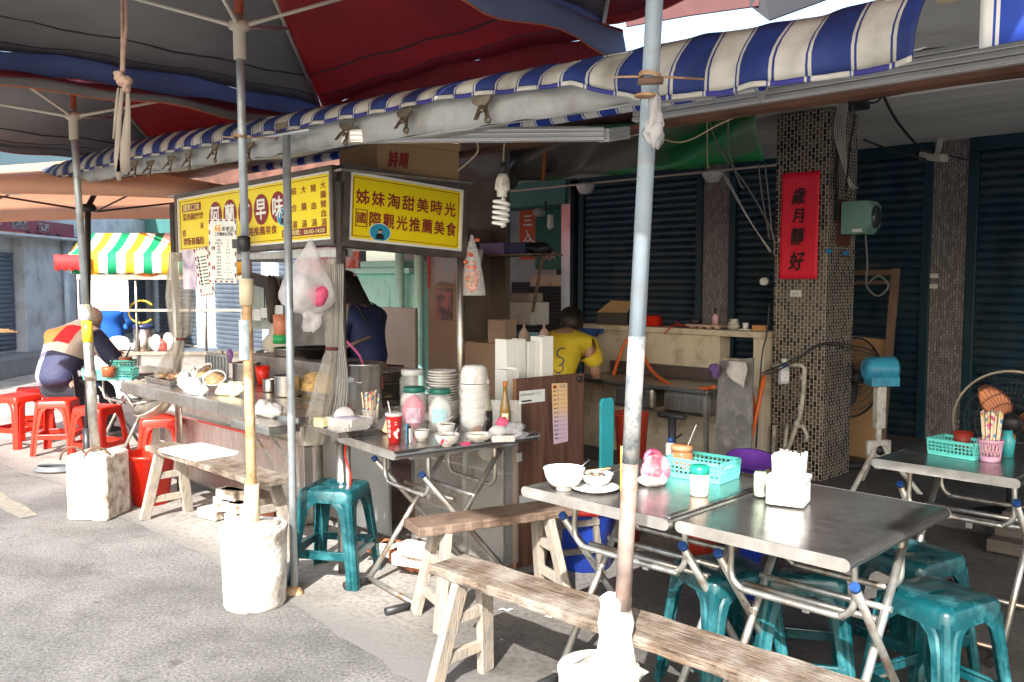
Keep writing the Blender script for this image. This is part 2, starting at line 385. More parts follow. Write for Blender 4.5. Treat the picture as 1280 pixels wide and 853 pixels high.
def conc(c0, c1, stain, grad=None):
    def fn(nt, N, L, b, out):
        tc = N.new('ShaderNodeTexCoord')
        n1 = N.new('ShaderNodeTexNoise'); n1.inputs['Scale'].default_value = 2.2; n1.inputs['Detail'].default_value = 10; n1.inputs['Roughness'].default_value = .62
        n2 = N.new('ShaderNodeTexNoise'); n2.inputs['Scale'].default_value = 40; n2.inputs['Detail'].default_value = 6
        for q in (n1, n2): L.new(tc.outputs['Object'], q.inputs['Vector'])
        r1 = N.new('ShaderNodeValToRGB'); r1.color_ramp.elements[0].position = .3; r1.color_ramp.elements[1].position = .6
        r1.color_ramp.elements[0].color = (*c0, 1); r1.color_ramp.elements[1].color = (*c1, 1)
        r2 = N.new('ShaderNodeValToRGB'); r2.color_ramp.elements[0].position = .3; r2.color_ramp.elements[1].position = .55
        r2.color_ramp.elements[0].color = (stain, stain, stain, 1); r2.color_ramp.elements[1].color = (1, 1, 1, 1)
        L.new(n1.outputs['Fac'], r1.inputs[0]); L.new(n2.outputs['Fac'], r2.inputs[0])
        mx = N.new('ShaderNodeMix'); mx.data_type = 'RGBA'; mx.blend_type = 'MULTIPLY'; mx.inputs[0].default_value = 1
        L.new(r1.outputs[0], mx.inputs[6]); L.new(r2.outputs[0], mx.inputs[7]); cs_ = mx.outputs[2]
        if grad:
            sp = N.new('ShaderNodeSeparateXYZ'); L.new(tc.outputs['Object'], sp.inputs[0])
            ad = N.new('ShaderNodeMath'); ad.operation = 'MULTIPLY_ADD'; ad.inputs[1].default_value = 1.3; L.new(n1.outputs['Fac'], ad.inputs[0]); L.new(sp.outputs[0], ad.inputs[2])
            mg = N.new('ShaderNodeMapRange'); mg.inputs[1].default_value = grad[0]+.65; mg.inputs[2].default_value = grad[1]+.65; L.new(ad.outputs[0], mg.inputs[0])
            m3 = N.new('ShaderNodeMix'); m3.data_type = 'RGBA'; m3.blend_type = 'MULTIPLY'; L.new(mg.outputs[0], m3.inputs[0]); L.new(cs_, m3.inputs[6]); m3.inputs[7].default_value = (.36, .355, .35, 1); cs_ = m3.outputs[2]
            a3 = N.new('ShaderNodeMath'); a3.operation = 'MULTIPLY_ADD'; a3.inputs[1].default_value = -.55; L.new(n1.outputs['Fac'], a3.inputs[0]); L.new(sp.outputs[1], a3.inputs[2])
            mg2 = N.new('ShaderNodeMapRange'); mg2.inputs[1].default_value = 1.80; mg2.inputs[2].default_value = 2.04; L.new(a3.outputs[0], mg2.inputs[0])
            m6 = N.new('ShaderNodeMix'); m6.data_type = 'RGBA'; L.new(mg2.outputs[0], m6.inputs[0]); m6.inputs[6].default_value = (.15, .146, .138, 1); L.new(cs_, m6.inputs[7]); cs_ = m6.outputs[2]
        L.new(cs_, b.inputs['Base Color'])
        b.inputs['Roughness'].default_value = .8
        bp = N.new('ShaderNodeBump'); bp.inputs['Strength'].default_value = .5; bp.inputs['Distance'].default_value = .006
        L.new(n2.outputs['Fac'], bp.inputs['Height']); L.new(bp.outputs[0], b.inputs['Normal'])
    return fn
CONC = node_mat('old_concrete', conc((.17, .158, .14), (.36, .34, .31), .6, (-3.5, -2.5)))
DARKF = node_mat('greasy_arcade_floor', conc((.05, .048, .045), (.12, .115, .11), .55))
tag(MB().box(-400, 400, -400, 400, -.3, 0).build('asphalt_ground', ASPH), kind='structure')
rg = random.Random(3)
_ph = [rg.uniform(0, 6.3) for _ in range(9)]
def edge(u): return 2.09+sum(.055/(1.75**k)*math.sin(u*(1.1*1.9**k)+_ph[k]) for k in range(8))
us = [-30+i*.03 for i in range(int(34/.03))]
mb = MB(); vs = []; 
for u in us: vs += [(u, edge(u), .004), (u, 5.55, .0045)]
mb.add(vs, [(2*i, 2*i+2, 2*i+3, 2*i+1) for i in range(len(us)-1)])
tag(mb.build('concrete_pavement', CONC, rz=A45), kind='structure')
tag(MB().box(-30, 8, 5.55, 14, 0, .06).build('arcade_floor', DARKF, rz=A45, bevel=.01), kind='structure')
def yl(nt, N, L, b, out):
    tc = N.new('ShaderNodeTexCoord'); n = N.new('ShaderNodeTexNoise'); n.inputs['Scale'].default_value = 22; n.inputs['Detail'].default_value = 8
    L.new(tc.outputs['Object'], n.inputs['Vector']); r = N.new('ShaderNodeValToRGB'); r.color_ramp.elements[0].position = .42; r.color_ramp.elements[1].position = .66
    r.color_ramp.elements[0].color = (.17, .16, .145, 1); r.color_ramp.elements[1].color = (.24, .225, .16, 1)
    L.new(n.outputs['Fac'], r.inputs[0]); L.new(r.outputs[0], b.inputs['Base Color']); b.inputs['Roughness'].default_value = .85
mb = MB(); mb.grid(lambda a, b: Vector((-14+a*8.0, 1.645+b*.12+.006*math.sin(a*90+b*3), .004)), 120, 1)
tag(mb.build('faded_yellow_road_line', node_mat('faded_yellow', yl), rz=A45), kind='structure')

# ---------------------------------------------------------------- arcade shophouse on the right
def tiles(key, c1, c2, c3, grout, tw=.024, th=.05):
    def fn(nt, N, L, b, out):
        tc = N.new('ShaderNodeTexCoord'); s = N.new('ShaderNodeSeparateXYZ'); L.new(tc.outputs['Object'], s.inputs[0])
        ad = N.new('ShaderNodeMath'); ad.operation = 'ADD'; L.new(s.outputs[0], ad.inputs[0]); L.new(s.outputs[1], ad.inputs[1])
        cb = N.new('ShaderNodeCombineXYZ'); L.new(s.outputs[2], cb.inputs[0]); L.new(ad.outputs[0], cb.inputs[1])
        br = N.new('ShaderNodeTexBrick'); L.new(cb.outputs[0], br.inputs['Vector'])
        br.inputs['Scale'].default_value = 1; br.inputs['Brick Width'].default_value = th; br.inputs['Row Height'].default_value = tw
        br.inputs['Mortar Size'].default_value = .0024; br.inputs['Mortar Smooth'].default_value = .1; br.inputs['Bias'].default_value = 0
        br.inputs['Color1'].default_value = (0, 0, 0, 1); br.inputs['Color2'].default_value = (1, 1, 1, 1); br.inputs['Mortar'].default_value = (.5, .5, .5, 1)
        br.offset = .5
        r = N.new('ShaderNodeValToRGB'); r.color_ramp.interpolation = 'CONSTANT'
        r.color_ramp.elements.new(.6); cs = [c1, c2, c3]
        for e, p, c in zip(r.color_ramp.elements, (0, .38, .72), cs): e.position = p; e.color = (*c, 1)
        n = N.new('ShaderNodeTexNoise'); n.inputs['Scale'].default_value = 14; L.new(tc.outputs['Object'], n.inputs['Vector'])
        a2 = N.new('ShaderNodeMath'); a2.operation = 'MULTIPLY_ADD'; a2.inputs[1].default_value = .5
        L.new(n.outputs['Fac'], a2.inputs[0]); 
        ml = N.new('ShaderNodeMath'); ml.operation = 'MULTIPLY_ADD'; ml.inputs[1].default_value = .75; ml.inputs[2].default_value = -.12
        L.new(br.outputs['Color'], ml.inputs[0]); L.new(ml.outputs[0], a2.inputs[2]); L.new(a2.outputs[0], r.inputs[0])
        mx = N.new('ShaderNodeMix'); mx.data_type = 'RGBA'; L.new(br.outputs['Fac'], mx.inputs[0]); L.new(r.outputs[0], mx.inputs[6]); mx.inputs[7].default_value = (*grout, 1)
        L.new(mx.outputs[2], b.inputs['Base Color'])
        mr = N.new('ShaderNodeMapRange'); mr.inputs[3].default_value = .25; mr.inputs[4].default_value = .9; L.new(br.outputs['Fac'], mr.inputs[0]); L.new(mr.outputs[0], b.inputs['Roughness'])
        iv = N.new('ShaderNodeMath'); iv.operation = 'SUBTRACT'; iv.inputs[0].default_value = 1; L.new(br.outputs['Fac'], iv.inputs[1])
        bp = N.new('ShaderNodeBump'); bp.inputs['Strength'].default_value = .7; bp.inputs['Distance'].default_value = .003; L.new(iv.outputs[0], bp.inputs['Height']); L.new(bp.outputs[0], b.inputs['Normal'])
    return node_mat(key, fn)
TILE = tiles('brown_mosaic_tile', (.022, .015, .012), (.095, .068, .045), (.14, .105, .075), (.42, .39, .35), .027, .047)
TILE2 = tiles('grey_mosaic_tile', (.16, .15, .15), (.22, .20, .20), (.27, .25, .25), (.06, .055, .055))
SHUT = mat('navy_shutter', (.008, .034, .06), .42, .2, var=.4, scale=1.6, stretch=(3, 3, .6), bump=.5, bscale=2.5, dirt=(.035, .055, .065), dscale=3, damt=.5)
SHUTF = mat('navy_frame', (.006, .035, .055), .45, .2, var=.15)
CEIL = mat('dusty_ceiling_panel', (.68, .68, .66), .8, var=.08, scale=2)
CREAM = mat('stained_cream_paint', (.58, .50, .38), .7, var=.08, scale=4, dirt=(.30, .22, .14), dscale=5, damt=.12, bump=.15)
def shutter(x0, x1, y, z0, z1, pitch=.075, mb=None, m=None):
    mb = mb or MB(); n = max(2, int((z1-z0)/pitch)); dz = (z1-z0)/n; vs = []; fs = []; k = 0
    for i in range(n):
        z = z0+i*dz
        for (a, b) in ((.0, .0), (.25, -.014), (.6, -.018), (.85, -.012)):
            vs += [(x0, y+b, z+a*dz), (x1, y+b, z+a*dz)]
    vs += [(x0, y, z1), (x1, y, z1)]
    q = len(vs)//2
    mb.add(vs, [(2*i, 2*i+1, 2*i+3, 2*i+2) for i in range(q-1)], False, m); return mb
shop = thing('arcade_shophouse', 'arcaded shophouse with closed navy roller shutters and mosaic tiled columns', 'building', rz=A45)
WB = 8.2
for (u0, u1, lab) in ((-7.02, -5.27, None), (-4.95, -2.915, None), (-2.62, .3, None), (.6, 3.5, None)):
    sh = shutter(u0+.08, u1-.08, WB, .06, 2.58).build('roller_shutter', SHUT, shop)
    for bx in ((u0, u0+.08, WB-.05, WB+.1, .06, 2.58), (u1-.08, u1, WB-.05, WB+.1, .06, 2.58), (u0, u1, WB-.06, WB+.1, 2.58, 2.70)): MB().box(*bx).build('shutter_frame', SHUTF, shop, bevel=.006)
for (u0, u1) in ((-5.27, -4.95), (-2.915, -2.62), (.3, .6)):
    MB().box(u0, u1, WB-.03, WB+.3, .06, 2.7).build('tiled_pilaster', TILE2, shop)
MB().box(-3.20, -2.80, 5.9, 6.35, .06, 2.68).build('tiled_column', TILE, shop, bevel=.008)
MB().box(1.2, 1.62, 5.9, 6.35, .06, 2.68).build('tiled_column', TILE, shop, bevel=.008)
c = MB()
for i in range(20): c.box(-12, 4, 6.0+i*.3, 6.29+i*.3, 2.70, 2.73)
c.box(-12, 4, 5.9, 12, 2.735, 2.8)
c.build('ceiling', CEIL, shop)
MB().box(-12, 4, 5.62, 5.9, 2.735, 3.1).build('front_beam', mat('rusty_dark_beam', (.10, .05, .035), .8, var=.4, scale=6), shop, bevel=.01)
MB().box(-12, 4, 5.9, 12, 2.8, 3.0).build('roof_slab', CREAM, shop)
MB().box(-7.1, 4, WB+.12, WB+.3, .06, 2.7).build('rear_wall', mat('dark_plaster', (.12, .12, .12), .9), shop)
# cable rail with two lamp domes across the shutters
pl = MB().tube([(-7.3, 7.2, 2.5), (-3.2, 7.2, 2.5)], .011, 6); pl.build('conduit_rail', mat('pale_conduit', (.6, .5, .44), .5), shop)
for uu in (-6.1, -4.55):
    MB().lathe([(.0, -.10), (.06, -.09), (.095, -.03), (.1, 0), (.03, .02), (.0, .02)], (uu, 7.2, 2.49), 16).build('lamp_dome', WHITEPL, shop)
# chrome post left of the first shutter
MB().box(-7.20, -7.06, 8.05, 8.2, .06, 2.7).build('chrome_post', mat('chrome_cladding', (.5, .48, .5), .3, 1., var=.2, scale=2), shop)
GREYC = mat('grey_canopy_cloth', (.25, .245, .24), .9, var=.14, scale=2.2, transluc=.2, bump=.3, bscale=5)
REDC = mat('dark_red_canopy_cloth', (.36, .05, .06), .9, var=.16, scale=2.2, transluc=.32, bump=.3, bscale=5)
BLUEC = mat('blue_valance_cloth', (.20, .27, .46), .85, var=.12, scale=3, transluc=.35)
ORNG = mat('orange_hem', (.50, .13, .05), .8, var=.05)
RIBM = mat('cream_painted_rib', (.62, .60, .48), .5, var=.1)
WPAINT = mat('flaking_white_paint', (.74, .72, .67), .75, var=.12, scale=5, bump=1., bscale=22, dirt=(.24, .19, .14), dscale=7, damt=.42)
WBLOCK = mat('chipped_white_block', (.72, .69, .63), .85, var=.15, scale=8, bump=1., bscale=26, dirt=(.26, .17, .11), dscale=14, damt=.55)

def umbrella(name, label, cen, base, d, ze, zc, hubz, poleparts, rtop=.019, cols=None, val=.17, valm=None, group='square market umbrellas'):
    """corners along the world axes; pole leans from base to the crown"""
    t = thing(name, label, 'umbrella', (base[0], base[1], 0), 0, group)
    ox, oy = cen[0]-base[0], cen[1]-base[1]
    cor = [Vector((ox, oy+d, ze)), Vector((ox+d, oy, ze)), Vector((ox, oy-d, ze)), Vector((ox-d, oy, ze))]   # back, right, near, left
    top = Vector((ox, oy, zc))
    def axis(z): k = z/zc; return Vector((ox*k, oy*k, z))
    cols = cols or [1, 1, 0, 0]
    cm = MB(); vm = MB(); hm = MB(); seams = []
    for k in range(4):
        a, b = cor[k], cor[(k+1) % 4]
        def f(i, j):
            e = a.lerp(b, i); p = top.lerp(e, j)
            sag = .05*math.sin(math.pi*i)*j*j+.03*math.sin(math.pi*j)
            wr = .010*math.sin(i*23+j*9+k)*j+.008*math.sin(j*17+i*6)
            return p+Vector((0, 0, sag*.6-.04*math.sin(math.pi*j)+wr))
        cm.grid(f, 14, 12, m=cols[k])
        seams.append(MB().tube([f(i/14, .80)+Vector((0, 0, -.004)) for i in range(15)], .005, 5)); seams.append(MB().tube([f(i/14, .93)+Vector((0, 0, -.004)) for i in range(15)], .003, 5))
        def g(i, j):
            e = f(i, 1); o = (e-Vector((ox, oy, e.z))).normalized()
            return e+Vector((0, 0, -val*j*(.92+.12*math.sin(i*19+k))))+o*(.015*j+.012*j*math.sin(i*math.pi*5+k)+.006*j*math.sin(i*50))
        vm.grid(g, 28, 3, m=1 if k == 0 else 0)
        hm.tube([g(i/28, 1) for i in range(29)], .0035, 5)
    cm.build('canopy', [GREYC, REDC], t, solid=.003)
    for hm_ in seams: hm_.build('seam', mat('dark_seam', (.06, .06, .065), .8), t)
    vm.build('valance', [valm or BLUEC, REDC], t, solid=.003)
    hm.build('valance_hem', ORNG, t)
    for k in range(4):
        c = cor[k]; off = Vector((0, 0, -.035))
        MB().tube([top+off, c+off], .010, 8).build('rib', RIBM, t)
        hb = axis(hubz); e = (top+off).lerp(c+off, .5)
        MB().tube([hb, hb.lerp(e, .12), e], [.014, .009, .009], 8).build('strut', RIBM, t)
    for (nm, z0, z1, r, m) in poleparts:
        MB().tube([axis(z0), axis(z1)], r, 14).build(nm, m, t)
    h = axis(hubz); MB().lathe([(.0, -.14), (.027, -.14), (.027, -.02), (.045, -.01), (.045, .02), (.024, .03), (0, .03)], h, 16).build('runner_hub', mat('aged_cream_plastic', (.62, .55, .42), .5), t)
    MB().tube([h+Vector((0, 0, .05)), h+Vector((0, 0, .20))], .0215, 10).build('tape_wrap', mat('red_brown_tape', (.38, .08, .03), .5, var=.3, scale=30), t)
    return t, axis

def bucket(name, label, loc, h=.37, r=.15, rz=0., group='white concrete umbrella weights'):
    t = thing(name, label, 'umbrella base', loc, rz, group)
    MB().lathe([(0, 0), (r*.90, 0), (r*.93, .012), (r*.96, h*.4), (r*1.0, h*.93), (r*1.02, h*.95), (r*1.02, h*.99), (r*.97, h), (r*.9, h-.012), (0, h-.02)], n=40, jig=.006).build('drum', WPAINT, t)
    MB().blob((.03, 0, h-.012), (.1, .09, .03), seed=4, jig=.2).build('concrete_fill', mat('rough_concrete', (.5, .46, .4), .9, var=.3, scale=12, bump=1), t)
    return t

TAN = mat('tan_taped_pole', (.60, .40, .22), .55, .1, var=.35, scale=14, dirt=(.3, .13, .05), dscale=10, damt=.4)
CREAMT = mat('cream_tape', (.65, .55, .38), .6)
# umbrella 1 (pole at x=300), weight in front of the bench
b1 = Vector((-1.19, 3.98, 0))
umbrella('market_umbrella', 'large grey and red market umbrella whose pole stands in the round white weight', (-1.21, 3.98), b1, 1.70, 2.60, 3.15, 2.61,
         [('pole', 1.40, 3.15, .0185, GALV), ('lower_pole', .36, 1.46, .023, TAN), ('tape_collar', 1.38, 1.50, .032, CREAMT), ('pole_socket', .36, .56, .032, mat('creamy_socket', (.6, .48, .33), .6, dirt=(.3, .17, .1)))], val=.13)
bucket('umbrella_weight', 'round white painted concrete weight with flaking paint beside the teal stool', b1)
# umbrella 2 (pole at x=100), square block
b2 = Vector((-2.62, 5.50, 0))
umbrella('market_umbrella', 'farther grey and red market umbrella with its pole in the chipped square block', (-2.74, 5.55), b2, 1.72, 2.42, 2.95, 2.50,
         [('pole', 1.25, 2.95, .021, GALV), ('lower_pole', .40, 1.30, .030, TUBE), ('pole_clamp', 1.24, 1.34, .036, mat('white_clamp', (.7, .68, .6), .5)), ('yellow_tape', 1.10, 1.24, .031, mat('yellow_tape', (.75, .55, .03), .4)),
          ('pole_joint', .86, .92, .037, TUBE)], val=.05, valm=GREYC)
t = thing('umbrella_weight', 'chipped white square concrete block with rusty wire handles beside the red bucket', 'umbrella base', (b2.x, b2.y, 0), R(-7), 'white concrete umbrella weights')
vs = MB()
def blk(i, j, q=[0]): pass
vs.box(-.135, .135, -.135, .135, 0, .41)
vs.build('block', WBLOCK, t, bevel=.018)
for s, x in ((0, .06), (1, -.10)):
    MB().tube(arc((x, -.1, .38), .075, 0, 180, 10, (.9, .4, 0), (0, 0, 1)), .007, 8).build('wire_handle', mat('dark_rusty_wire', (.12, .06, .035), .7, .3), t)
# umbrella 3 (pole at x=800), close to the camera
b3 = Vector((.298, 2.49, 0))
umbrella('market_umbrella', 'nearest market umbrella with pale blue pole and plastered lower end', (.42, 2.40), b3, 1.74, 2.70, 3.2, 2.78,
         [('pole', 1.30, 3.2, .0235, mat('pale_blue_pole', (.30, .37, .42), .5, .1, var=.1, scale=12, dirt=(.3, .3, .3), dscale=14, damt=.05)),
          ('peeling_pole_section', .98, 1.34, .0245, mat('peeling_white_pole', (.30, .30, .285), .6, .1, var=.25, scale=20, dirt=(.06, .09, .12), dscale=26, damt=.35)),
          ('lower_pole', .55, 1.0, .0235, mat('brown_stained_pole', (.30, .24, .21), .55, .3, var=.25, scale=20, dirt=(.3, .14, .08), dscale=14, damt=.3))], val=.03)
st = MB(); st.lathe([(.0262, 0), (.0262, .13)], (0, 0, 0), 24)
w3 = bucket('umbrella_weight', 'round white concrete weight with a plastered pole collar beside the long bench', b3+Vector((-.045, 0, 0)), h=.375, r=.118)
MB().lathe([(.07, .35), (.058, .37), (.050, .42), (.044, .46), (.050, .50), (.041, .545), (.043, .575), (.03, .585)], (.045, 0, 0), 30, jig=.14).build('plaster_collar', WPAINT, w3)

umbrella('market_umbrella', 'added market umbrella overhead out of view, shading the tables at the right', (2.47, .10), Vector((2.6, .0, 0)), 1.95, 2.74, 3.2, 2.78,  # umbrella added out of view to shade the right-hand tables
         [('pole', .3, 3.2, .0235, GALV)], val=.05)
# dark parasol pole + beige umbrella behind the seated man
BEIGE = mat('peach_canopy_cloth', (.82, .56, .42), .85, var=.05, scale=2, transluc=.65)
BLKM = mat('black_painted_steel', (.03, .03, .032), .4, .3)
t = thing('beige_parasol', 'peach coloured square parasol on a leaning black pole behind the stall', 'umbrella', (-3.32, 6.8, 0), 0)
cx, cy, dd = .10, .55, 1.28
cm = MB(); cor = [Vector((cx+dd*a, cy+dd*b, 2.13)) for a, b in ((-1.7, -1), (1, -1), (1, 1), (-1.7, 1))]; top = Vector((cx-.3, cy, 2.48))
for k in range(4):
    a, b = cor[k], cor[(k+1) % 4]
    cm.grid(lambda i, j: top.lerp(a.lerp(b, i), j)+Vector((0, 0, .05*math.sin(math.pi*i)*j*j)), 10, 8)
    cm.grid(lambda i, j: a.lerp(b, i)+Vector((0, 0, .05*math.sin(math.pi*i)-.10*j)), 10, 1)
cm.build('canopy', BEIGE, t, solid=.003)
for k in range(4):
    MB().tube([top-Vector((0, 0, .03)), cor[k]-Vector((0, 0, .02))], .009, 6).build('rib', BLKM, t)
    e = (top-Vector((0, 0, .03))).lerp(cor[k]-Vector((0, 0, .02)), .6)
    MB().tube([Vector((cx-.02, cy-.45, 2.02)), e], .008, 6).build('strut', BLKM, t)
MB().tube([(0, 0, .05), (.07, -.0, 2.05), (cx-.1, cy-.1, 2.34)], .022, 12).build('pole', BLKM, t)
MB().tube([(0, 0, 0), (.005, 0, .34)], .035, 12).build('pole_sleeve', BLKM, t)
MB().lathe([(0, -.03), (.05, -.03), (.06, 0), (.04, .03), (0, .03)], (.075, 0, 2.04), 12).build('runner_hub', BLKM, t)

# ---------------------------------------------------------------- striped awning over the stall front
DIRTW = (.56, .54, .49); NAVY = (.014, .035, .19); BR = (.02, .065, .42)
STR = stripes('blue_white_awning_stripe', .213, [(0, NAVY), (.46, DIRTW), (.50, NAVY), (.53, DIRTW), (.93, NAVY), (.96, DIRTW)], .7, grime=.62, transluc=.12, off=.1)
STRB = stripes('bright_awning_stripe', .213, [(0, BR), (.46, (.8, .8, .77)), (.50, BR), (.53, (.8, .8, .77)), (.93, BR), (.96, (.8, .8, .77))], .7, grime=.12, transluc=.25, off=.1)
LINING = mat('grey_awning_lining', (.42, .43, .43), .6, var=.1, scale=2.5, transluc=.15, bump=.5, bscale=6, dirt=(.28, .27, .25), dscale=4, damt=.25)
AW = 2.20
def lerpt(tab, u):
    for (a, va), (b, vb) in zip(tab, tab[1:]):
        if u <= b: k = (u-a)/(b-a); return va+(vb-va)*max(0, k)
    return tab[-1][1]
ZT = [(-7.6, 2.33), (-6.5, 2.36), (-5.3, 2.36), (-4.17, 2.305), (-2.5, 2.250), (-1.77, 2.222), (-1.45, 2.215), (-1.1, 2.20), (-.82, 2.21)]
ZB = [(-7.6, 2.21), (-6.5, 2.22), (-5.3, 2.225), (-4.17, 2.20), (-2.5, 2.175), (-1.9, 2.13), (-1.6, 2.035), (-1.2, 2.02), (-.95, 2.015), (-.82, 2.02)]
ZL = [(-7.6, 2.18), (-6.5, 2.16), (-5.3, 2.14), (-4.17, 2.105), (-2.5, 2.06), (-1.9, 2.045), (-1.6, 2.05), (-.82, 2.06)]
aw = thing('striped_awning', 'long blue and white striped awning rolled over the rail in front of the stall', 'awning', rz=A45)
m = MB()
U0, U1 = -7.55, -.83
def fa(i, j):
    u = U0+(U1-U0)*i; zt, zb = lerpt(ZT, u), lerpt(ZB, u)
    y = AW+.08-.10*math.sin(min(1, j*1.25)*math.pi/2)+.003*math.sin(u*61+j*4)+.006*math.sin(u*9+j*3)+(.014*j*math.sin(u*17)+.006*math.sin(u*43+j*2)*j)*(1 if u > -1.9 else .15)
    return Vector((u, y, zt+(zb-zt)*j+.0025*math.sin(u*29)))
m.grid(fa, 420, 6)
m.build('striped_valance', STR, aw, solid=.004)
m = MB(); m.grid(lambda i, j: fa(i, 1)+Vector((0, -.006, .002-.014*j)), 420, 1)
m.build('valance_hem', stripes('hem_stripe', .213, [(0, (.50, .48, .44)), (.45, NAVY), (.47, (.5, .48, .44)), (.5, (.03, .03, .22)), (.93, (.5, .48, .44)), (.96, NAVY)], .7, grime=.4, off=.1), aw, solid=.004)
m = MB()
def fl(i, j):
    u = U0+(U1-U0-.0)*i; zb, zl = lerpt(ZB, u)+.03, lerpt(ZL, u)
    return Vector((u, AW+.015+.03*j+.012*math.sin(u*7+j)*j+.006*math.sin(u*27), zb+(zl-zb)*j+.003*j*math.sin(u*13)+.002*math.sin(u*31)*j))
m.grid(fl, 300, 3); m.build('grey_lining', LINING, aw, solid=.004)
m = MB()
def ft(i, j):
    u = -7.4+6.4*i; zt = lerpt(ZT, u)
    return Vector((u, AW+.06+1.36*j, zt-.02+(2.40-zt+.02)*j-.05*math.sin(math.pi*j)+.012*math.sin(u*6+j*5)))
m.grid(lambda i, j: ft(i*1.22, j), 140, 10); m.build('roof_cloth', [STR, LINING], aw, solid=-.004)
m = MB()
def fu(i, j):
    u = -6.6+5.5*i; zl = lerpt(ZL, u)
    return Vector((u, AW+.05+.55*j, zl+.14*j+.03*math.sin(math.pi*j)*math.sin(u*5)))
m.grid(fu, 120, 6); m.build('folded_underside', LINING, aw, solid=.004)
MB().tube([(U0, AW+.06, 2.245), (-5.3, AW+.06, 2.25), (-.9, AW+.06, 2.10)], .02, 10).build('front_rail', GALV, aw)
MB().tube([(-6.4, 3.42, 2.335), (-1.92, 3.42, 2.318)], .027, 14).build('rolled_cloth', STRB, aw)
m = MB()
def fe(i, j):
    u = .149+.9*i; return Vector((u, AW-.03+.012*math.sin(u*21)*j, 2.25-.235*j))
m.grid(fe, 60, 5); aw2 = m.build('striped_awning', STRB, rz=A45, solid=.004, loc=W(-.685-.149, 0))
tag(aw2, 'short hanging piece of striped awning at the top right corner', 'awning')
t = thing('wooden_batten', 'pale weathered wooden batten between the two striped awning cloths', 'batten', rz=A45)
MB().beam((-.80, AW+.03, 2.165), (-.62, AW+.05, 2.17), .04, .022).build('plank', mat('pale_batten', (.5, .38, .25), .8, var=.2, scale=8), t, bevel=.003)
MB().beam((-.80, AW+.03, 2.181), (-.62, AW+.05, 2.186), .035, .008).build('metal_strip', GALV, t)

for nm, lab, pts, m_ in (('umbrella_panel_sheet', 'maroon brown sheet added as the red panel edge of the nearest umbrella', ((783, 34), (862, 20), (948, 8), (962, -70), (770, -70)), mat('maroon_brown_cloth', (.075, .028, .026), .85, var=.15)),  # added sheet standing in for the nearest umbrella's red panel
                         ('black_tarpaulin', 'black tarpaulin edge above the striped awning at the upper right', ((938, 8), (962, 26), (1060, -10), (1160, -40), (1160, -110), (935, -110)), mat('black_cloth', (.02, .02, .024), .85))):
    t = thing(nm, lab, 'tarpaulin'); vs = [PW(x, y, 3.5+.3*(y < -50)) for x, y in pts]; m = MB(); m.add(vs, [tuple(range(len(vs)))]); m.build('sheet', m_, t, solid=.006)
# white tattered end at far left
m = MB(); m.grid(lambda i, j: Vector((-9.2+1.75*i, AW+.05*math.sin(i*9), 2.30-.05*(1-i)-.10*j+.02*math.sin(i*14))), 30, 3)
tag(m.build('awning_flap', mat('sunlit_white_cloth', (.75, .8, .85), .8, transluc=.4), rz=A45, solid=.004), 'loose white end of the awning cloth at the far left', 'cloth')

# folding-arm rails of the building awning
ALU = mat('extruded_aluminium', (.66, .66, .66), .4, .6, var=.05, scale=4)
def rail(mb, p0, p1, h=.06, d=.05):
    p0 = Vector(p0); p1 = Vector(p1)
    mb.beam(p0, p1, d, h); dr = (p1-p0).normalized(); sd = Vector((dr.y, -dr.x, 0))
    for k in (-.3, 0.05, .34): mb.beam(p0+sd*(d/2+.002)+Vector((0, 0, h*k)), p1+sd*(d/2+.002)+Vector((0, 0, h*k)), .006, h*.14)
fa_ = thing('folding_awning_arm', 'white aluminium folding awning arm hanging above the yellow signs', 'awning arm')
pA = PW(755, 168, 2.9); pB = Vector((PY(428, 168, pA.y+.1).x, pA.y+.1, pA.z+.005)); pC = Vector((-2.3, pA.y+1.9, pA.z+.10))
m = MB(); rail(m, pB, pA, .055); m.build('front_arm', ALU, fa_, bevel=.003)
m = MB(); rail(m, pA+Vector((0, .03, .0)), pA+Vector((.11, .18, .035)), .055); m.build('elbow_bracket', ALU, fa_, bevel=.003)
m = MB(); rail(m, pB+Vector((.0, .09, .03)), pA+Vector((-.06, .09, .03)), .03); m.build('rear_arm', ALU, fa_)
cas = thing('awning_cassette', 'long grooved aluminium awning cassette above the tiled column', 'awning box', rz=A45)
m = MB()
for k in range(4): m.box(-2.75, .6, 3.60+.006*(k % 2), 3.68, 2.288+k*.026, 2.309+k*.026)
m.box(-2.75, .6, 3.62, 3.7, 2.285, 2.39); m.build('casing', ALU, cas, bevel=.003)
MB().box(-6.4, .6, 3.66, 3.76, 2.262, 2.284).build('rusty_channel', mat('rusty_channel', (.16, .075, .05), .7, .3, var=.3), cas)

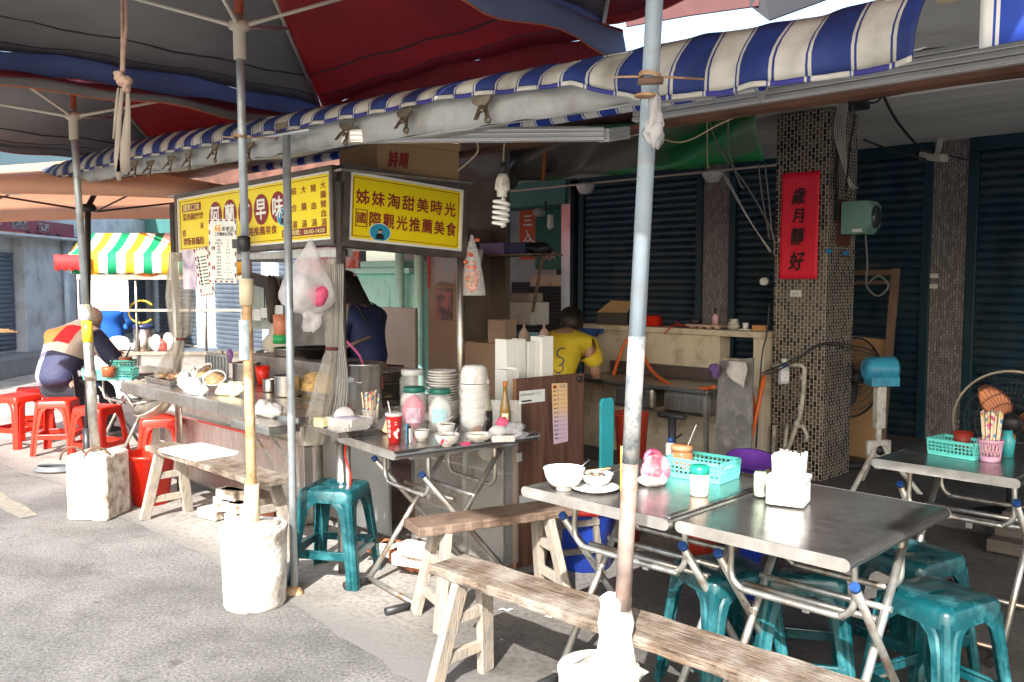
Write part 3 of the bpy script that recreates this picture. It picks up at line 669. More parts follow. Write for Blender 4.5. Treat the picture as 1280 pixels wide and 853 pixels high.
# green tarp with brown stains, hanging in front of the arcade beam
def tarp(nt, N, L, b, out):
    tc = N.new('ShaderNodeTexCoord'); sp = N.new('ShaderNodeSeparateXYZ'); L.new(tc.outputs['Object'], sp.inputs[0])
    mr = N.new('ShaderNodeMapRange'); mr.inputs[1].default_value = -4.6; mr.inputs[2].default_value = -3.2; mr.inputs[3].default_value = .20; mr.inputs[4].default_value = -.16
    L.new(sp.outputs[0], mr.inputs[0])
    n = N.new('ShaderNodeTexNoise'); n.inputs['Scale'].default_value = 2.6; n.inputs['Detail'].default_value = 7; L.new(tc.outputs['Object'], n.inputs['Vector'])
    ad = N.new('ShaderNodeMath'); ad.operation = 'ADD'; L.new(n.outputs['Fac'], ad.inputs[0]); L.new(mr.outputs[0], ad.inputs[1])
    # hem rows stay green
    mh = N.new('ShaderNodeMath'); mh.operation = 'SUBTRACT'; L.new(sp.outputs[2], mh.inputs[0]); mh.inputs[1].default_value = 2.50
    ab = N.new('ShaderNodeMath'); ab.operation = 'ABSOLUTE'; L.new(mh.outputs[0], ab.inputs[0])
    gt = N.new('ShaderNodeMapRange'); gt.inputs[1].default_value = .13; gt.inputs[2].default_value = .17; gt.inputs[3].default_value = 0; gt.inputs[4].default_value = -.25; L.new(ab.outputs[0], gt.inputs[0])
    a2 = N.new('ShaderNodeMath'); a2.operation = 'ADD'; L.new(ad.outputs[0], a2.inputs[0]); L.new(gt.outputs[0], a2.inputs[1])
    r = N.new('ShaderNodeValToRGB'); r.color_ramp.elements[0].position = .38; r.color_ramp.elements[1].position = .60
    r.color_ramp.elements[0].color = (.025, .25, .085, 1); r.color_ramp.elements[1].color = (.15, .14, .12, 1)
    e = r.color_ramp.elements.new(.47); e.color = (.10, .22, .11, 1)
    L.new(a2.outputs[0], r.inputs[0]); L.new(r.outputs[0], b.inputs['Base Color']); b.inputs['Roughness'].default_value = .4
    b.inputs['Coat Weight'].default_value = .2
    t = N.new('ShaderNodeBsdfTranslucent'); L.new(r.outputs[0], t.inputs[0]); ms = N.new('ShaderNodeMixShader'); ms.inputs[0].default_value = .25
    L.new(b.outputs[0], ms.inputs[1]); L.new(t.outputs[0], ms.inputs[2]); L.new(ms.outputs[0], out.inputs[0])
m = MB()
def ftp(i, j):
    u = -6.75+3.66*i
    return Vector((u, 5.50+.05*math.sin(u*3.1+j*4)+.03*math.sin(u*7+j*6)-.04*math.sin(math.pi*j), 2.70-.38*j+.02*math.sin(u*2.2)+.012*math.sin(u*9)*j-(.06 if u < -5.4 else 0)*j))
m.grid(ftp, 130, 10)
tp = thing('green_tarpaulin', 'stained green tarpaulin stretched below the arcade beam', 'tarpaulin', rz=A45)
m.build('sheet', node_mat('stained_green_tarp', tarp), tp, solid=.003)
MB().beam((-5.0, 5.40, 2.66), (-5.02, 5.38, 2.30), .028, .006, up=(0, 1, 0)).build('orange_strap', mat('orange_strap', (.5, .13, .04), .7), tp)
t2 = tag(MB().blob((0, 0, 0), (.10, .02, .14), seed=3, jig=.15).build('wheel_cover', BLACKP, loc=W(-5.03, 5.46, 2.52), rz=A45), 'round black plastic cover on the stained tarpaulin', 'cover')

# bulldog clips on the lining
CLIPM = mat('tarnished_clip_steel', (.20, .16, .12), .45, .8, var=.3, scale=30)
def make_clip():
    t = thing('bulldog_clip', 'x', 'clip', group='bulldog clips on the awning lining')
    MB().prism([(-.038, .012), (.038, .012), (.034, -.002), (.012, -.016), (-.012, -.016), (-.034, -.002)], -.006, .006, lambda a, b, c: Vector((a, c, b))).build('jaw', CLIPM, t, bevel=.001)
    mm = MB(); mm.beam((0, -.006, -.012), (-.004, -.03, -.052), .016, .003, up=(0, 1, 0)); mm.beam((.006, .004, -.012), (.018, -.006, -.056), .014, .003, up=(0, 1, 0))
    mm.tube([(-.010, -.012, -.028), (.014, -.012, -.028)], .006, 8); mm.build('handle', CLIPM, t)
    MB().lathe([(.004, -.004), (.010, -.004), (.010, .004), (.004, .004)], (.018, -.006, -.056), 12, T=Matrix.Rotation(R(90), 4, 'X')).build('ring_end', CLIPM, t)
    return t
c0 = make_clip()
cl = [(168, 212, 'leftmost'), (188, 211, 'second from the left'), (214, 205, 'third from the left'), (236, 201, 'fourth from the left'), (269, 191, 'between the two tall poles near the rope'), (310, 190, 'just right of the tan pole'), (353, 166, 'just left of the straight grey post'),
      (433, 167, 'above the corner of the two yellow signs'), (506, 152, 'above the cardboard box'), (603, 137, 'rightmost, above the coiled bulb')]
for i, (x, y, s) in enumerate(cl):
    p = PW(x, y, AW-.015); 
    (c0 if i == 0 else (c0 := c0)) 
    o = c0 if i == 0 else dup(c0)
    o.location = p+Vector((0, 0, .03)); o.rotation_euler = (R(random.uniform(-8, 8)), R(random.uniform(-6, 6)), A45+R(random.uniform(-8, 8)))
    o['label'] = 'rusty bulldog clip on the awning lining, '+s; o.scale = (1.3, 1.3, 1.3)

# straight grey post carrying the rail
t = thing('awning_post', 'slim straight galvanised post between the white weight and the teal stool', 'post', W(-3.64, 2.17), A45)
MB().tube([(0, 0, 0), (0, 0, 2.16)], .0185, 14).build('tube', GALV, t)
MB().lathe([(0, 0), (.05, 0), (.045, .012), (.03, .03), (.022, .035), (0, .035)], n=14, jig=.15).build('rusty_foot', RUST, t)
MB().tube([(-.25, -.03, 2.165), (.2, 0, 2.16)], .008, 8).build('cross_rod', GALV, t)

# rope with big knot and hanging strips
ROPE = mat('dirty_cotton_rope', (.40, .27, .21), .9, var=.2, scale=30, bump=.5)
t = thing('added_shade_tarp', 'unseen grey sheet added high overhead to shade the short bench', 'tarpaulin', rz=A45)  # out-of-view sheet, added only to cast shade on the short bench
MB().grid(lambda i, j: Vector((-3.05+2.35*i, -.66+1.3*j, 3.34-.06*math.sin(math.pi*i)*math.sin(math.pi*j))), 16, 10).build('sheet', GREYC, t, solid=.003)
t = thing('knotted_rope', 'pinkish cotton rope with a fat knot hanging from the umbrella rib', 'rope', PY(153, 0, 3.2))
o0 = Vector(t.location)
def rp(x, y, Y=3.2): return PY(x, y, Y)-o0
MB().tube(spline([rp(157, -10), rp(158, 30), rp(155, 60), rp(154, 90)]), .007, 8).tube(spline([rp(152, -10), rp(153, 45), rp(152, 92)]), .006, 8).build('upper_cord', ROPE, t)
MB().blob(rp(149, 95), (.018, .016, .018), seed=1, jig=.2).blob(rp(156, 102), (.026, .02, .020), seed=2, jig=.2).blob(rp(158, 110), (.014, .014, .018), seed=5, jig=.2).build('knot', ROPE, t)
STRIP = mat('beige_cloth_strip', (.33, .28, .23), .9, var=.1, transluc=.2)
def strip(mb, pts, ws):
    pts = [Vector(p) for p in pts]; vs = []
    for p, w in zip(pts, ws): vs += [p-Vector((w/2, 0, 0)), p+Vector((w/2, 0, 0))]
    mb.add(vs, [(2*i, 2*i+1, 2*i+3, 2*i+2) for i in range(len(pts)-1)], True)
m = MB(); strip(m, [rp(160, 112), rp(160, 140), rp(157, 180), rp(154, 215)], [.012, .02, .036, .05]); m.build('wide_strip', STRIP, t, solid=.003)
m = MB(); strip(m, [rp(153, 110), rp(149, 150), rp(146, 200), rp(149, 226)], [.012, .018, .022, .016]); m.build('long_strip', STRIP, t, solid=.003)
m = MB(); strip(m, [rp(148, 110), rp(145, 140), rp(142, 174)], [.008, .012, .008]); m.build('short_strip', STRIP, t, solid=.003)
# ---------------------------------------------------------------- plastic stools
def rsq(h, c, n=3):
    """rounded square outline half size h, corner radius c"""
    o = []
    for k, (sx, sy) in enumerate(((1, 1), (-1, 1), (-1, -1), (1, -1))):
        for i in range(n+1):
            a = R(90*k+90*i/n); o.append(((h-c)*sx+c*math.cos(a), (h-c)*sy+c*math.sin(a)))
    return o
def loft(mb, rings, m=None, smooth=True, cap=(True, True)):
    n = len(rings[0]); vs = [v for r in rings for v in r]
    fs = [(i*n+j, i*n+(j+1) % n, (i+1)*n+(j+1) % n, (i+1)*n+j) for i in range(len(rings)-1) for j in range(n)]
    mb.add(vs, fs, smooth, m)
    if cap[0]: mb.add(rings[0], [tuple(reversed(range(n)))], False, m)
    if cap[1]: mb.add(rings[-1], [tuple(range(n))], False, m)
def make_stool(name, label, cat, M_, h=.47, top=.135, base=.185, group=None, roundtop=False):
    t = thing(name, label, cat, group=group)
    hn = .030
    mb = MB(); rings = []
    for (s, z, inset) in ((top+.006, h-.062, 0), (top+.004, h-.02, 0), (top-.002, h-.007, 0), (top-.016, h, 0)):
        rings.append([(x, y, z) for x, y in rsq(s, (top*.95 if roundtop else .035), 5)])
    N = len(rings[0])
    hole = [(hn*1.6*math.cos(2*math.pi*i/N+R(45) if False else 2*math.pi*i/N), hn*.5*math.sin(2*math.pi*i/N)) for i in range(N)]
    # order the hole like the outline (starts at angle 0)
    rings.append([(x*.55, y*.55, h-.002) for x, y in [(p[0], p[1]) for p in rings[-1]]])
    rings.append([(a, b, h-.004) for a, b in hole]); rings.append([(a*.97, b*.97, h-.02) for a, b in hole])
    loft(mb, rings, cap=(False, False))
    mb.build('seat', M_, t, solid=.004, split=38)
    # arched skirt between the legs + legs as grooved tapered channels
    for k in range(4):
        rot = Matrix.Rotation(R(90*k), 4, 'Z'); mb = MB()
        def leg(z, wf):
            q = 1-z/h; s = top+(base-top)*q; w = wf
            return [rot@Vector(p) for p in ((s-w, s, z), (s-w*.62, s, z), (s-w*.5, s-.006, z), (s-w*.38, s, z), (s-.012, s, z), (s, s-.012, z), (s, s-w*.38, z), (s-.006, s-w*.5, z), (s, s-w*.62, z), (s, s-w, z), (s-.006, s-w, z), (s-.010, s-.018, z), (s-.018, s-.010, z), (s-w, s-.006, z))]
        zs = [(0, .052), (.12, .052), (h*.5, .056), (h-.14, .060), (h-.09, .072), (h-.065, .10), (h-.045, .125)]
        loft(mb, [leg(z, min(w, top*1.0)) for z, w in zs])
        mb.build('leg', M_, t, split=30)
        s = top+(base-top)*(1-.155/h)
        MB().box(-s+.03, s-.03, s-.010, s-.002, .135, .175, T=rot).box(-s+.03, s-.03, s-.020, s-.002, .171, .178, T=rot).build('brace', M_, t, bevel=.003)
    return t
TG = 'teal plastic stools'
st0 = make_stool('plastic_stool', 'scuffed teal plastic stool in the sun beside the straight grey post', 'stool', TEAL, group=TG)
st0.location = G(420, 722, 0); st0.location.z = .006; st0.rotation_euler = (0, 0, R(-12))
def at(x, y, z, dz=0): p = G(x, y, z); return Vector((p.x, p.y, dz))
FZ = .007
dup(st0, at(1172, 742, .47, FZ), R(28), 'foremost teal plastic stool at the right end of the near table', TG)
dup(st0, at(1140, 690, .47, FZ), R(30), 'teal plastic stool half hidden behind the foremost one at the right end', TG)
dup(st0, at(1003, 716, .45, FZ), R(-15), 'dark teal plastic stool standing under the near steel table', TG)
dup(st0, at(905, 715, .45, FZ), R(20), 'teal plastic stool in the shade under the joint of the two steel tables', TG)
RG = 'red plastic stools'
rs0 = make_stool('plastic_stool', 'sunlit red plastic stool at the left edge, nobody on it', 'stool', REDPL, h=.46, top=.135, base=.18, group=RG, roundtop=False)
rs0.location = at(22, 494, .46, FZ); rs0.rotation_euler = (0, 0, R(-20))
dup(rs0, at(72, 500, .46, FZ), R(8), 'red plastic stool that the man in the striped jacket sits on', RG)
dup(rs0, at(42, 486, .46, FZ), R(30), 'red plastic stool behind the leftmost one, mostly hidden', RG)
dup(rs0, at(122, 510, .45, FZ), R(-14), 'red plastic stool behind the pole of the square block', RG)
dup(rs0, at(202, 523, .45, FZ), R(15), 'red plastic stool in shade under the end of the steel counter', RG)

# ---------------------------------------------------------------- wooden benches
def make_bench(label, L, w=.20, h=.45, th=.04, cat='bench', m=WOODG, ml=WOODL, loc=(0, 0, 0), rz=0.):
    t = thing('wooden_bench', label, cat, loc, rz, 'rough wooden benches')
    mb = MB(); n = 26
    def top(i, j): return Vector((L*(i-.5), w*(j-.5)+.004*math.sin(i*31), h+.002*math.sin(i*17+j*3)))
    outl = [(L*(i/n-.5), -w/2+.004*math.sin(i*2.1)) for i in range(n+1)]+[(L*(.5-i/n), w/2+.004*math.sin(i*1.7)) for i in range(n+1)]
    mb.prism(outl, h-th, h, lambda a, b, c: Vector((a, b, c))); mb.build('seat', m, t, bevel=.006)
    for s in (-1, 1):
        xl = s*(L/2-.14)
        for q in (-1, 1):
            MB().beam((xl+s*.07, q*(w/2+.04), 0), (xl, q*(w/2-.035), h-th), .062, .034, up=(1, 0, 0)).build('leg', ml, t, bevel=.004)
        for z in (.12, .27):
            k = 1-z/(h-th); yy = w/2-.035+.075*k; xx = xl+s*.07*k
            MB().beam((xx, -yy, z), (xx, yy, z), .022, .042).build('rung', ml, t, bevel=.003)
    return t
bz = .006
make_bench('long sun bleached wooden bench in front of the steel tables', 1.62, .185, .45, .036, loc=W(-1.64, 2.12, bz), rz=A45+R(1))
make_bench('short brown wooden bench beside the brown board, half in sun and half in shade', .78, .19, .45, .04, m=mat('brown_bench_wood', (.10, .062, .042), .75, var=.5, scale=6, stretch=(1.2, 16, 16), bump=.6, bscale=14, dirt=(.19, .135, .10), dscale=6, damt=.5), loc=W(-2.80, 2.68, bz), rz=A45+R(72))
make_bench('grey wooden bench with a white board lying on it, in front of the steel counter', 1.42, .20, .45, .035, loc=W(-4.78, 2.33, bz), rz=A45)
# white board on that bench
t = thing('cutting_board', 'bright white plastic board lying on the bench by the counter', 'board', W(-5.02, 2.36, .458), A45+R(3))
MB().prism(rsq(.155, .03), 0, .014, lambda a, b, c: Vector((a*1.5, b*.95, c))).build('slab', mat('yellowed_white_board', (.80, .78, .68), .45, var=.06), t, bevel=.003)

# ---------------------------------------------------------------- folding steel tables
EDGEB = mat('lightened_steel_edge', (.50, .48, .45), .45, .8, var=.15, scale=12, dirt=(.35, .32, .28), dscale=9, damt=.25)  # steel set paler than the top to imitate light caught by the rim
def make_table(label, Lx, Ly, loc, rz, h=.75, fx=.30, items=True, th=.038, legs=True, caps=BLUECAP):
    t = thing('folding_table', label, 'table', loc, rz, 'folding steel tables')
    mb = MB(); n = 8
    prof = [(-Lx/2+th*.35, h), (Lx/2-th*.35, h)]
    out = [(-Lx/2+th*.5-th*.5*math.sin(R(180*i/n)), h-th/2+th/2*math.cos(R(180*i/n))) for i in range(n+1)]
    out2 = [(Lx/2-th*.5+th*.5*math.sin(R(180*i/n)), h-th/2-th/2*math.cos(R(180*i/n))) for i in range(n+1)]
    mb.prism(out+out2, -Ly/2, Ly/2, lambda a, b, c: Vector((a, c, b)))
    mb.build('tabletop', TABLETOP, t, bevel=.003)
    for q in (-1, 1):
        mb = MB(); mb.prism(out+out2, q*(Ly/2+.0005), q*(Ly/2+.0025), lambda a, b, c: Vector((a*1.003, c, b))); mb.build('edge_band', EDGEB, t)
    yy = Lx/2-.055; fx = Ly/2-.10; SW = lambda v: (v[1], v[0], v[2])
    for s in (-1, 1):                      # two frames whose tubes cross
        for q in (-1, 1):
            y = q*(yy-(.02 if s > 0 else 0))
            ht = h-(.13 if s < 0 else .05); p1 = Vector(SW((s*fx*.78, y, ht))); p0_ = Vector(SW((-s*fx*.95, y, .02))); dd_ = (p1-p0_).normalized()
            MB().tube([p1, p0_], .0135, 12).build('leg', TUBE, t)
            if s < 0: MB().tube([p1-dd_*.012, p1+dd_*.006], .0150, 12).build('leg_cap', caps, t)
            pf = Vector(SW((-s*fx*.95, y, .018)))
            MB().tube([pf+Vector((0, s*.01, 0)), pf-Vector((0, s*.13, 0))], .0175, 12).build('rubber_foot', BLACKP, t)
        MB().tube([SW((-s*fx*.93, -yy, .030)), SW((-s*fx*.93, yy, .030))], .0125, 10).build('foot_bar', TUBE, t)
        MB().tube([SW((s*fx*.20, -yy, h*.5+.10)), SW((s*fx*.20, yy, h*.5+.10))], .0115, 8).build('cross_bar', TUBE, t)
    for q in (-1, 1):                      # U-bent brace that carries the top
        y = q*(fx*.62); X_ = Lx/2-.075; zb_ = h-.24
        pts = [(-X_+.005, y, h-th), (-X_, y, zb_+.09)]+arc((-X_+.06, y, zb_+.055), .06, 180, 270, 5)+arc((X_-.06, y, zb_+.055), .06, 270, 360, 5)+[(X_, y, zb_+.09), (X_-.005, y, h-th)]
        MB().tube(spline(pts, 3), .011, 8).build('bent_brace', TUBE, t)
    MB().beam((-Lx/2+.05, -fx, h-th-.008), (-Lx/2+.05, fx, h-th-.008), .025, .014).beam((Lx/2-.05, -fx, h-th-.008), (Lx/2-.05, fx, h-th-.008), .025, .014).build('under_rail', TUBE, t)
    MB().box(-.012, .012, -fx*.20-.008, -fx*.20+.008, h*.5+.06, h*.5+.092).build('latch', mat('zinc_latch', (.7, .7, .7), .3, .9), t, bevel=.002)
    return t
TZ = .006
tA = make_table('folding steel table left of the joint, with the white bowls and pink bag on it', .64, .76, W(-1.88, 2.25+.38, TZ), A45, h=.745)
tB = make_table('nearest folding steel table, with the tissue box on it', .56, .76, W(-1.275, 2.28+.38, TZ), A45, h=.74)
tC = make_table('folding steel table in the shade at the right, with pink chopstick cup', .56, .82, W(-1.23, 3.64+.41, TZ), A45, h=.745, caps=BLUECAP)
tM = make_table('folding steel table crowded with jars and bowls beside the counter', .56, .80, W(-3.24, 2.74, TZ), A45-R(8), h=.745, fx=.26)
tD = make_table('folding steel table at the far left in front of the seated man', .62, .60, W(-7.55, 2.95, TZ), A45, h=.72)
# steel strip bridging tables A and B
t = thing('steel_rod', 'straight steel strip covering the joint between the two steel tables', 'rod', W(-1.572, 2.60, .755), A45)
MB().beam((0, -.34, 0), (0, .36, 0), .022, .008).build('strip', STEEL, t, bevel=.002)
MB().box(-.014, .014, .34, .40, -.008, .012).build('black_end', BLACKP, t, bevel=.003)

# ---------------------------------------------------------------- the stall
stall = thing('food_stall', 'stainless steel noodle stall counter with yellow signs on its frame', 'food stall', rz=A45)
CT = .80
BROWNST = mat('bronzed_steel_panel', (.68, .655, .61), .40, .8, var=.2, scale=6, stretch=(14, 1, 1), bump=.15, bscale=30, dirt=(.42, .34, .24), dscale=2.5, damt=.3)
# counter slab
MB().box(-6.12, -3.86, 2.34, 2.98, CT-.05, CT).build('countertop', STEEL, stall, bevel=.006)
MB().box(-6.12, -3.86, 2.338, 2.346, CT-.075, CT-.004).build('front_lip', STEELV, stall, bevel=.002)
# body: upper panel, ledge, sloping lower panel
m = MB(); m.prism([(2.86, .72), (2.86, .62), (2.90, .60), (2.90, .50), (2.62, .50), (2.62, .49), (2.90, .485), (2.93, .24), (2.85, .10), (3.0, .10), (3.3, .10), (3.3, .74), (2.86, .74)], -5.75, -3.62, lambda a, b, c: Vector((c, a, b)))
m = MB(); m.box(-6.75, -4.58, 2.86, 3.0, .50, .75); m.build('upper_panel', BROWNST, stall, bevel=.004)
m = MB(); m.box(-6.75, -4.58, 2.90, 3.0, .20, .50); m.build('lower_panel', BROWNST, stall, bevel=.004)
MB().box(-6.78, -4.56, 2.80, 2.90, .485, .505).build('ledge', STEELV, stall, bevel=.003)
MB().box(-6.78, -4.56, 2.70, 2.90, .185, .205).box(-6.78, -4.56, 2.70, 2.71, .10, .2).build('bottom_shelf', STEELV, stall, bevel=.003)
MB().box(-5.95, -5.2, 2.796, 2.802, .488, .503).build('red_reflection_strip', mat('red_strip', (.6, .05, .04), .3), stall)  # red strip, partly a painted reflection in the counter steel
for u in (-6.80, -4.62): MB().box(u, u+.06, 2.80, 2.86, .02, .75).build('counter_leg', STEELV, stall, bevel=.004)
MB().box(-4.56, -3.90, 2.93, 2.95, .06, .745).build('side_panel', mat('grey_steel_sheet', (.33, .33, .32), .42, .8, var=.15, scale=4), stall, bevel=.004)
# folding shelf with towel
MB().box(-4.22, -3.84, 2.16, 2.34, .735, .775).build('front_shelf', STEEL, stall, bevel=.004)
MB().beam((-4.1, 2.33, .55), (-4.1, 2.2, .735), .012, .012).beam((-3.9, 2.33, .55), (-3.9, 2.2, .735), .012, .012).build('shelf_bracket', TUBE, stall)
# posts
for nm, (u, w, z0, z1, r) in {'a': (-3.88, 2.62, .0, 2.0, .024), 'b': (-5.86, 2.62, .0, 2.0, .024), 'c': (-3.90, 3.47, .0, 1.95, .024), 'd': (-5.86, 3.5, 0, 1.95, .024)}.items():
    MB().tube([(u, w, z0), (u, w, z1)], r, 14).build('frame_post', STEELV, stall)
MB().beam((-5.9, 2.66, 1.635), (-3.85, 2.66, 1.635), .03, .04).beam((-5.86, 2.62, 1.64), (-5.86, 3.5, 1.64), .04, .04).beam((-5.9, 3.5, 1.70), (-3.85, 3.5, 1.70), .03, .03).beam((-3.9, 2.62, 1.70), (-3.9, 3.5, 1.70), .03, .03).build('top_frame', STEELV, stall)
MB().box(-5.9, -3.84, 2.60, 3.52, 2.05, 2.065).build('roof_sheet', STEELV, stall, bevel=.003)
# back counter, stove block, shelves
GRIME = mat('greasy_grey_steel', (.28, .26, .24), .5, .6, var=.3, scale=6, bump=.3, dirt=(.10, .08, .06), dscale=4, damt=.4)
MB().box(-5.8, -3.45, 2.98, 3.45, CT-.06, CT-.01).build('work_surface', STEEL, stall, bevel=.004)
MB().box(-5.75, -4.55, 3.05, 3.40, CT-.01, CT+.17).build('stove_block', GRIME, stall, bevel=.01)
MB().box(-5.70, -5.1, 3.38, 3.42, CT+.15, CT+.48).build('splash_guard', GRIME, stall, bevel=.004)
for z in (1.02, 1.20):
    MB().box(-5.85, -5.15, 3.44, 3.60, z, z+.012).build('wire_shelf', STEELV, stall, bevel=.002)
for u in (-5.84, -5.2): MB().beam((u, 3.52, .8), (u, 3.52, 1.22), .016, .016).build('shelf_leg', TUBE, stall)
MB().tube([(-4.55, 3.0, .85), (-4.40, 3.02, 1.35)], .017, 10).build('slanted_tube', TUBE, stall)

# ---- yellow signs
YEL = mat('yellow_sign_vinyl', (.86, .68, .0), .4, var=.05, scale=2)
MAR = mat('maroon_ink', (.24, .012, .018), .5, var=.1)
SWHT = mat('sign_white', (.82, .82, .78), .45, var=.03)
DKF = mat('grimy_sign_frame', (.12, .10, .09), .45, .5, var=.3, scale=10)
BLKI = mat('black_ink', (.015, .013, .012), .6, var=.1)
CYAN = mat('cyan_ink', (.02, .28, .45), .5, var=.1)
def sign_frame(t, w, h, d=.16, fr=.028, ifr=.010):
    MB().box(-w/2+.004, w/2-.004, .02, d, -h/2+.004, h/2-.004).build('box_body', DKF, t, bevel=.004)
    m = MB(); 
    m.box(-w/2, w/2, -.012, .02, h/2-fr, h/2).box(-w/2, w/2, -.012, .02, -h/2, -h/2+fr)
    m.box(-w/2, -w/2+fr, -.012, .02, -h/2+fr, h/2-fr).box(w/2-fr, w/2, -.012, .02, -h/2+fr, h/2-fr)
    m.build('outer_frame', DKF, t, bevel=.002)
    a, b = w/2-fr, h/2-fr; m = MB()
    m.box(-a, a, -.006, .018, b-ifr, b).box(-a, a, -.006, .018, -b, -b+ifr).box(-a, -a+ifr, -.006, .018, -b+ifr, b-ifr).box(a-ifr, a, -.006, .018, -b+ifr, b-ifr)
    m.build('white_trim', SWHT, t)
    a -= ifr; b -= ifr
    MB().box(-a, a, .004, .016, -b, b).build('yellow_panel', YEL, t)
    m = MB(); k = .012
    m.box(-a+k, a-k, .0015, .003, b-k-.003, b-k).box(-a+k, a-k, .0015, .003, -b+k, -b+k+.003).box(-a+k, -a+k+.003, .0015, .003, -b+k+.003, b-k-.003).box(a-k-.003, a-k, .0015, .003, -b+k+.003, b-k-.003)
    m.build('border_line', MAR, t)
    return a, b
def portrait(mb, x, z, rx, rz_, y):
    n = 28
    mb.add([(x+rx*math.cos(2*math.pi*i/n), y, z+rz_*math.sin(2*math.pi*i/n)) for i in range(n)], [tuple(range(n))], False, 1)
    rx2 = rx*.93; rz2 = rz_*.93
    mb.add([(x+rx2*math.cos(2*math.pi*i/n), y-.0006, z+rz2*math.sin(2*math.pi*i/n)) for i in range(n)], [tuple(range(n))], False, 0)
    # suited bust
    b = [(-.42, -.72), (.42, -.72), (.34, -.25), (.12, -.08), (-.12, -.08), (-.34, -.25)]
    mb.add([(x+a*rx, y-.0012, z+c*rz_) for a, c in b], [tuple(range(6))], False, 2)
    mb.add([(x+.17*rx*math.cos(2*math.pi*i/16), y-.0016, z+.12*rz_+.24*rz_*math.sin(2*math.pi*i/16)) for i in range(16)], [tuple(range(16))], False, 3)
    mb.add([(x+.19*rx*math.cos(math.pi*i/10), y-.002, z+.20*rz_+.20*rz_*math.sin(math.pi*i/10)) for i in range(11)], [tuple(range(11))], False, 2)
PORT = [CYAN, SWHT, BLKI, mat('printed_skin', (.55, .33, .22), .6)]

def sign_between(name, label, pl, pr, h, tilt=0., **k):
    """sign whose front bottom edge... pl/pr: left/right mid points in the world"""
    pl = Vector(pl); pr = Vector(pr); c = (pl+pr)/2; d = pr-pl
    t = thing(name, label, 'sign', c, group='yellow stall signs')
    x = d.normalized(); up = Vector((0, 0, 1)); y = up.cross(x).normalized(); z = x.cross(y)
    Mx = Matrix((x, y, z)).transposed().to_4x4() @ Matrix.Rotation(tilt, 4, 'X')
    t.rotation_euler = Mx.to_euler()
    return t, d.length
# left-facing long sign (w = 2.60)
pl = PW(221, 283, 2.60); pr = PW(418, 256, 2.60)
sg1, L1 = sign_between('shop_sign', 'long yellow sign with five maroon circles above the counter', pl, pr, .40)
H1 = .41
a, b = sign_frame(sg1, L1, H1)
Wd, Hh = 2*a, 2*b
def sx(px): return -a+Wd*(px-75)/(1165-75)          # measured across the sign face
for i, ch in enumerate('阿蘭古早味'):
    m = MB(); cx = -a+Wd*(.285+.105*i)
    rx, rz_ = Wd*.047, Hh*.265
    m.add([(cx+rx*math.cos(2*math.pi*q/32), .002, b*.18+rz_*math.sin(2*math.pi*q/32)) for q in range(32)], [tuple(range(32))])
    cir = m.build('maroon_circle', MAR, sg1)
    m = MB(); put_text(m, ch, -a+Wd*(.285+.105*i), b*.18, Hh*.36, y=.0005, wd=Wd*.062, bold=.03)
    m.build('white_character', SWHT, cir)
m = MB()
m.box(-a+Wd*.025, -a+Wd*.175, .0022, .0036, b*.50, b*.80); m.build('maroon_box', MAR, sg1)
m = MB(); m.box(-a+Wd*.725, -a+Wd*.975, .0022, .0036, -b*.86, -b*.62)
m.build('maroon_box', MAR, sg1)
m = MB(); put_text(m, '獨家口味', -a+Wd*.10, b*.65, Hh*.13, y=.001, wd=Wd*.13, bold=.02); m.build('yellow_lettering', mat('pale_yellow_ink', (.86, .78, .3), .5), sg1); m = MB(); put_text(m, '營業時間：06:00-14:00', -a+Wd*.85, -b*.74, Hh*.09, y=.001, wd=Wd*.235, bold=.02)
m.build('yellow_lettering', mat('pale_yellow_ink', (.86, .78, .3), .5), sg1)
m = MB(); put_text(m, '菜肉碗炒炒', -a+Wd*.11, b*.30, Hh*.14, y=.0025, wd=Wd*.165); m.build('maroon_lettering', MAR, sg1)
m = MB(); put_text(m, '米', -a+Wd*.18, b*-.10, Hh*.12, y=.0025, wd=Wd*.028); m.build('maroon_lettering', MAR, sg1)
m = MB(); put_text(m, '招', -a+Wd*.035, -b*.32, Hh*.13, y=.0025, wd=Wd*.028); m.build('maroon_lettering', MAR, sg1)
m = MB(); put_text(m, '牌粄條麵粉', -a+Wd*.11, -b*.66, Hh*.15, y=.0025, wd=Wd*.165); m.build('maroon_lettering', MAR, sg1)
m = MB(); put_text(m, '網路推薦美食', -a+Wd*.585, -b*.55, Hh*.15, y=.0025, wd=Wd*.22); m.build('maroon_lettering', MAR, sg1)
for col, word in enumerate(('綜合湯', '大腸湯', '豬血湯')):
    for r_, ch in enumerate(word): m = MB(); put_text(m, ch, -a+Wd*(.80+.055*col), b*(.62-.55*r_), Hh*.12, y=.0025, wd=Wd*.030); m.build('maroon_character', MAR, sg1)
for r_, ch in enumerate('大腸豬血湯'): m = MB(); put_text(m, ch, -a+Wd*.962, b*(.66-.29*r_), Hh*.115, y=.0025, wd=Wd*.030); m.build('maroon_character', MAR, sg1)

m = MB(); portrait(m, -a+Wd*.735, -b*.18, Wd*.036, Hh*.15, .0005); m.build('portrait_badge', PORT, sg1)
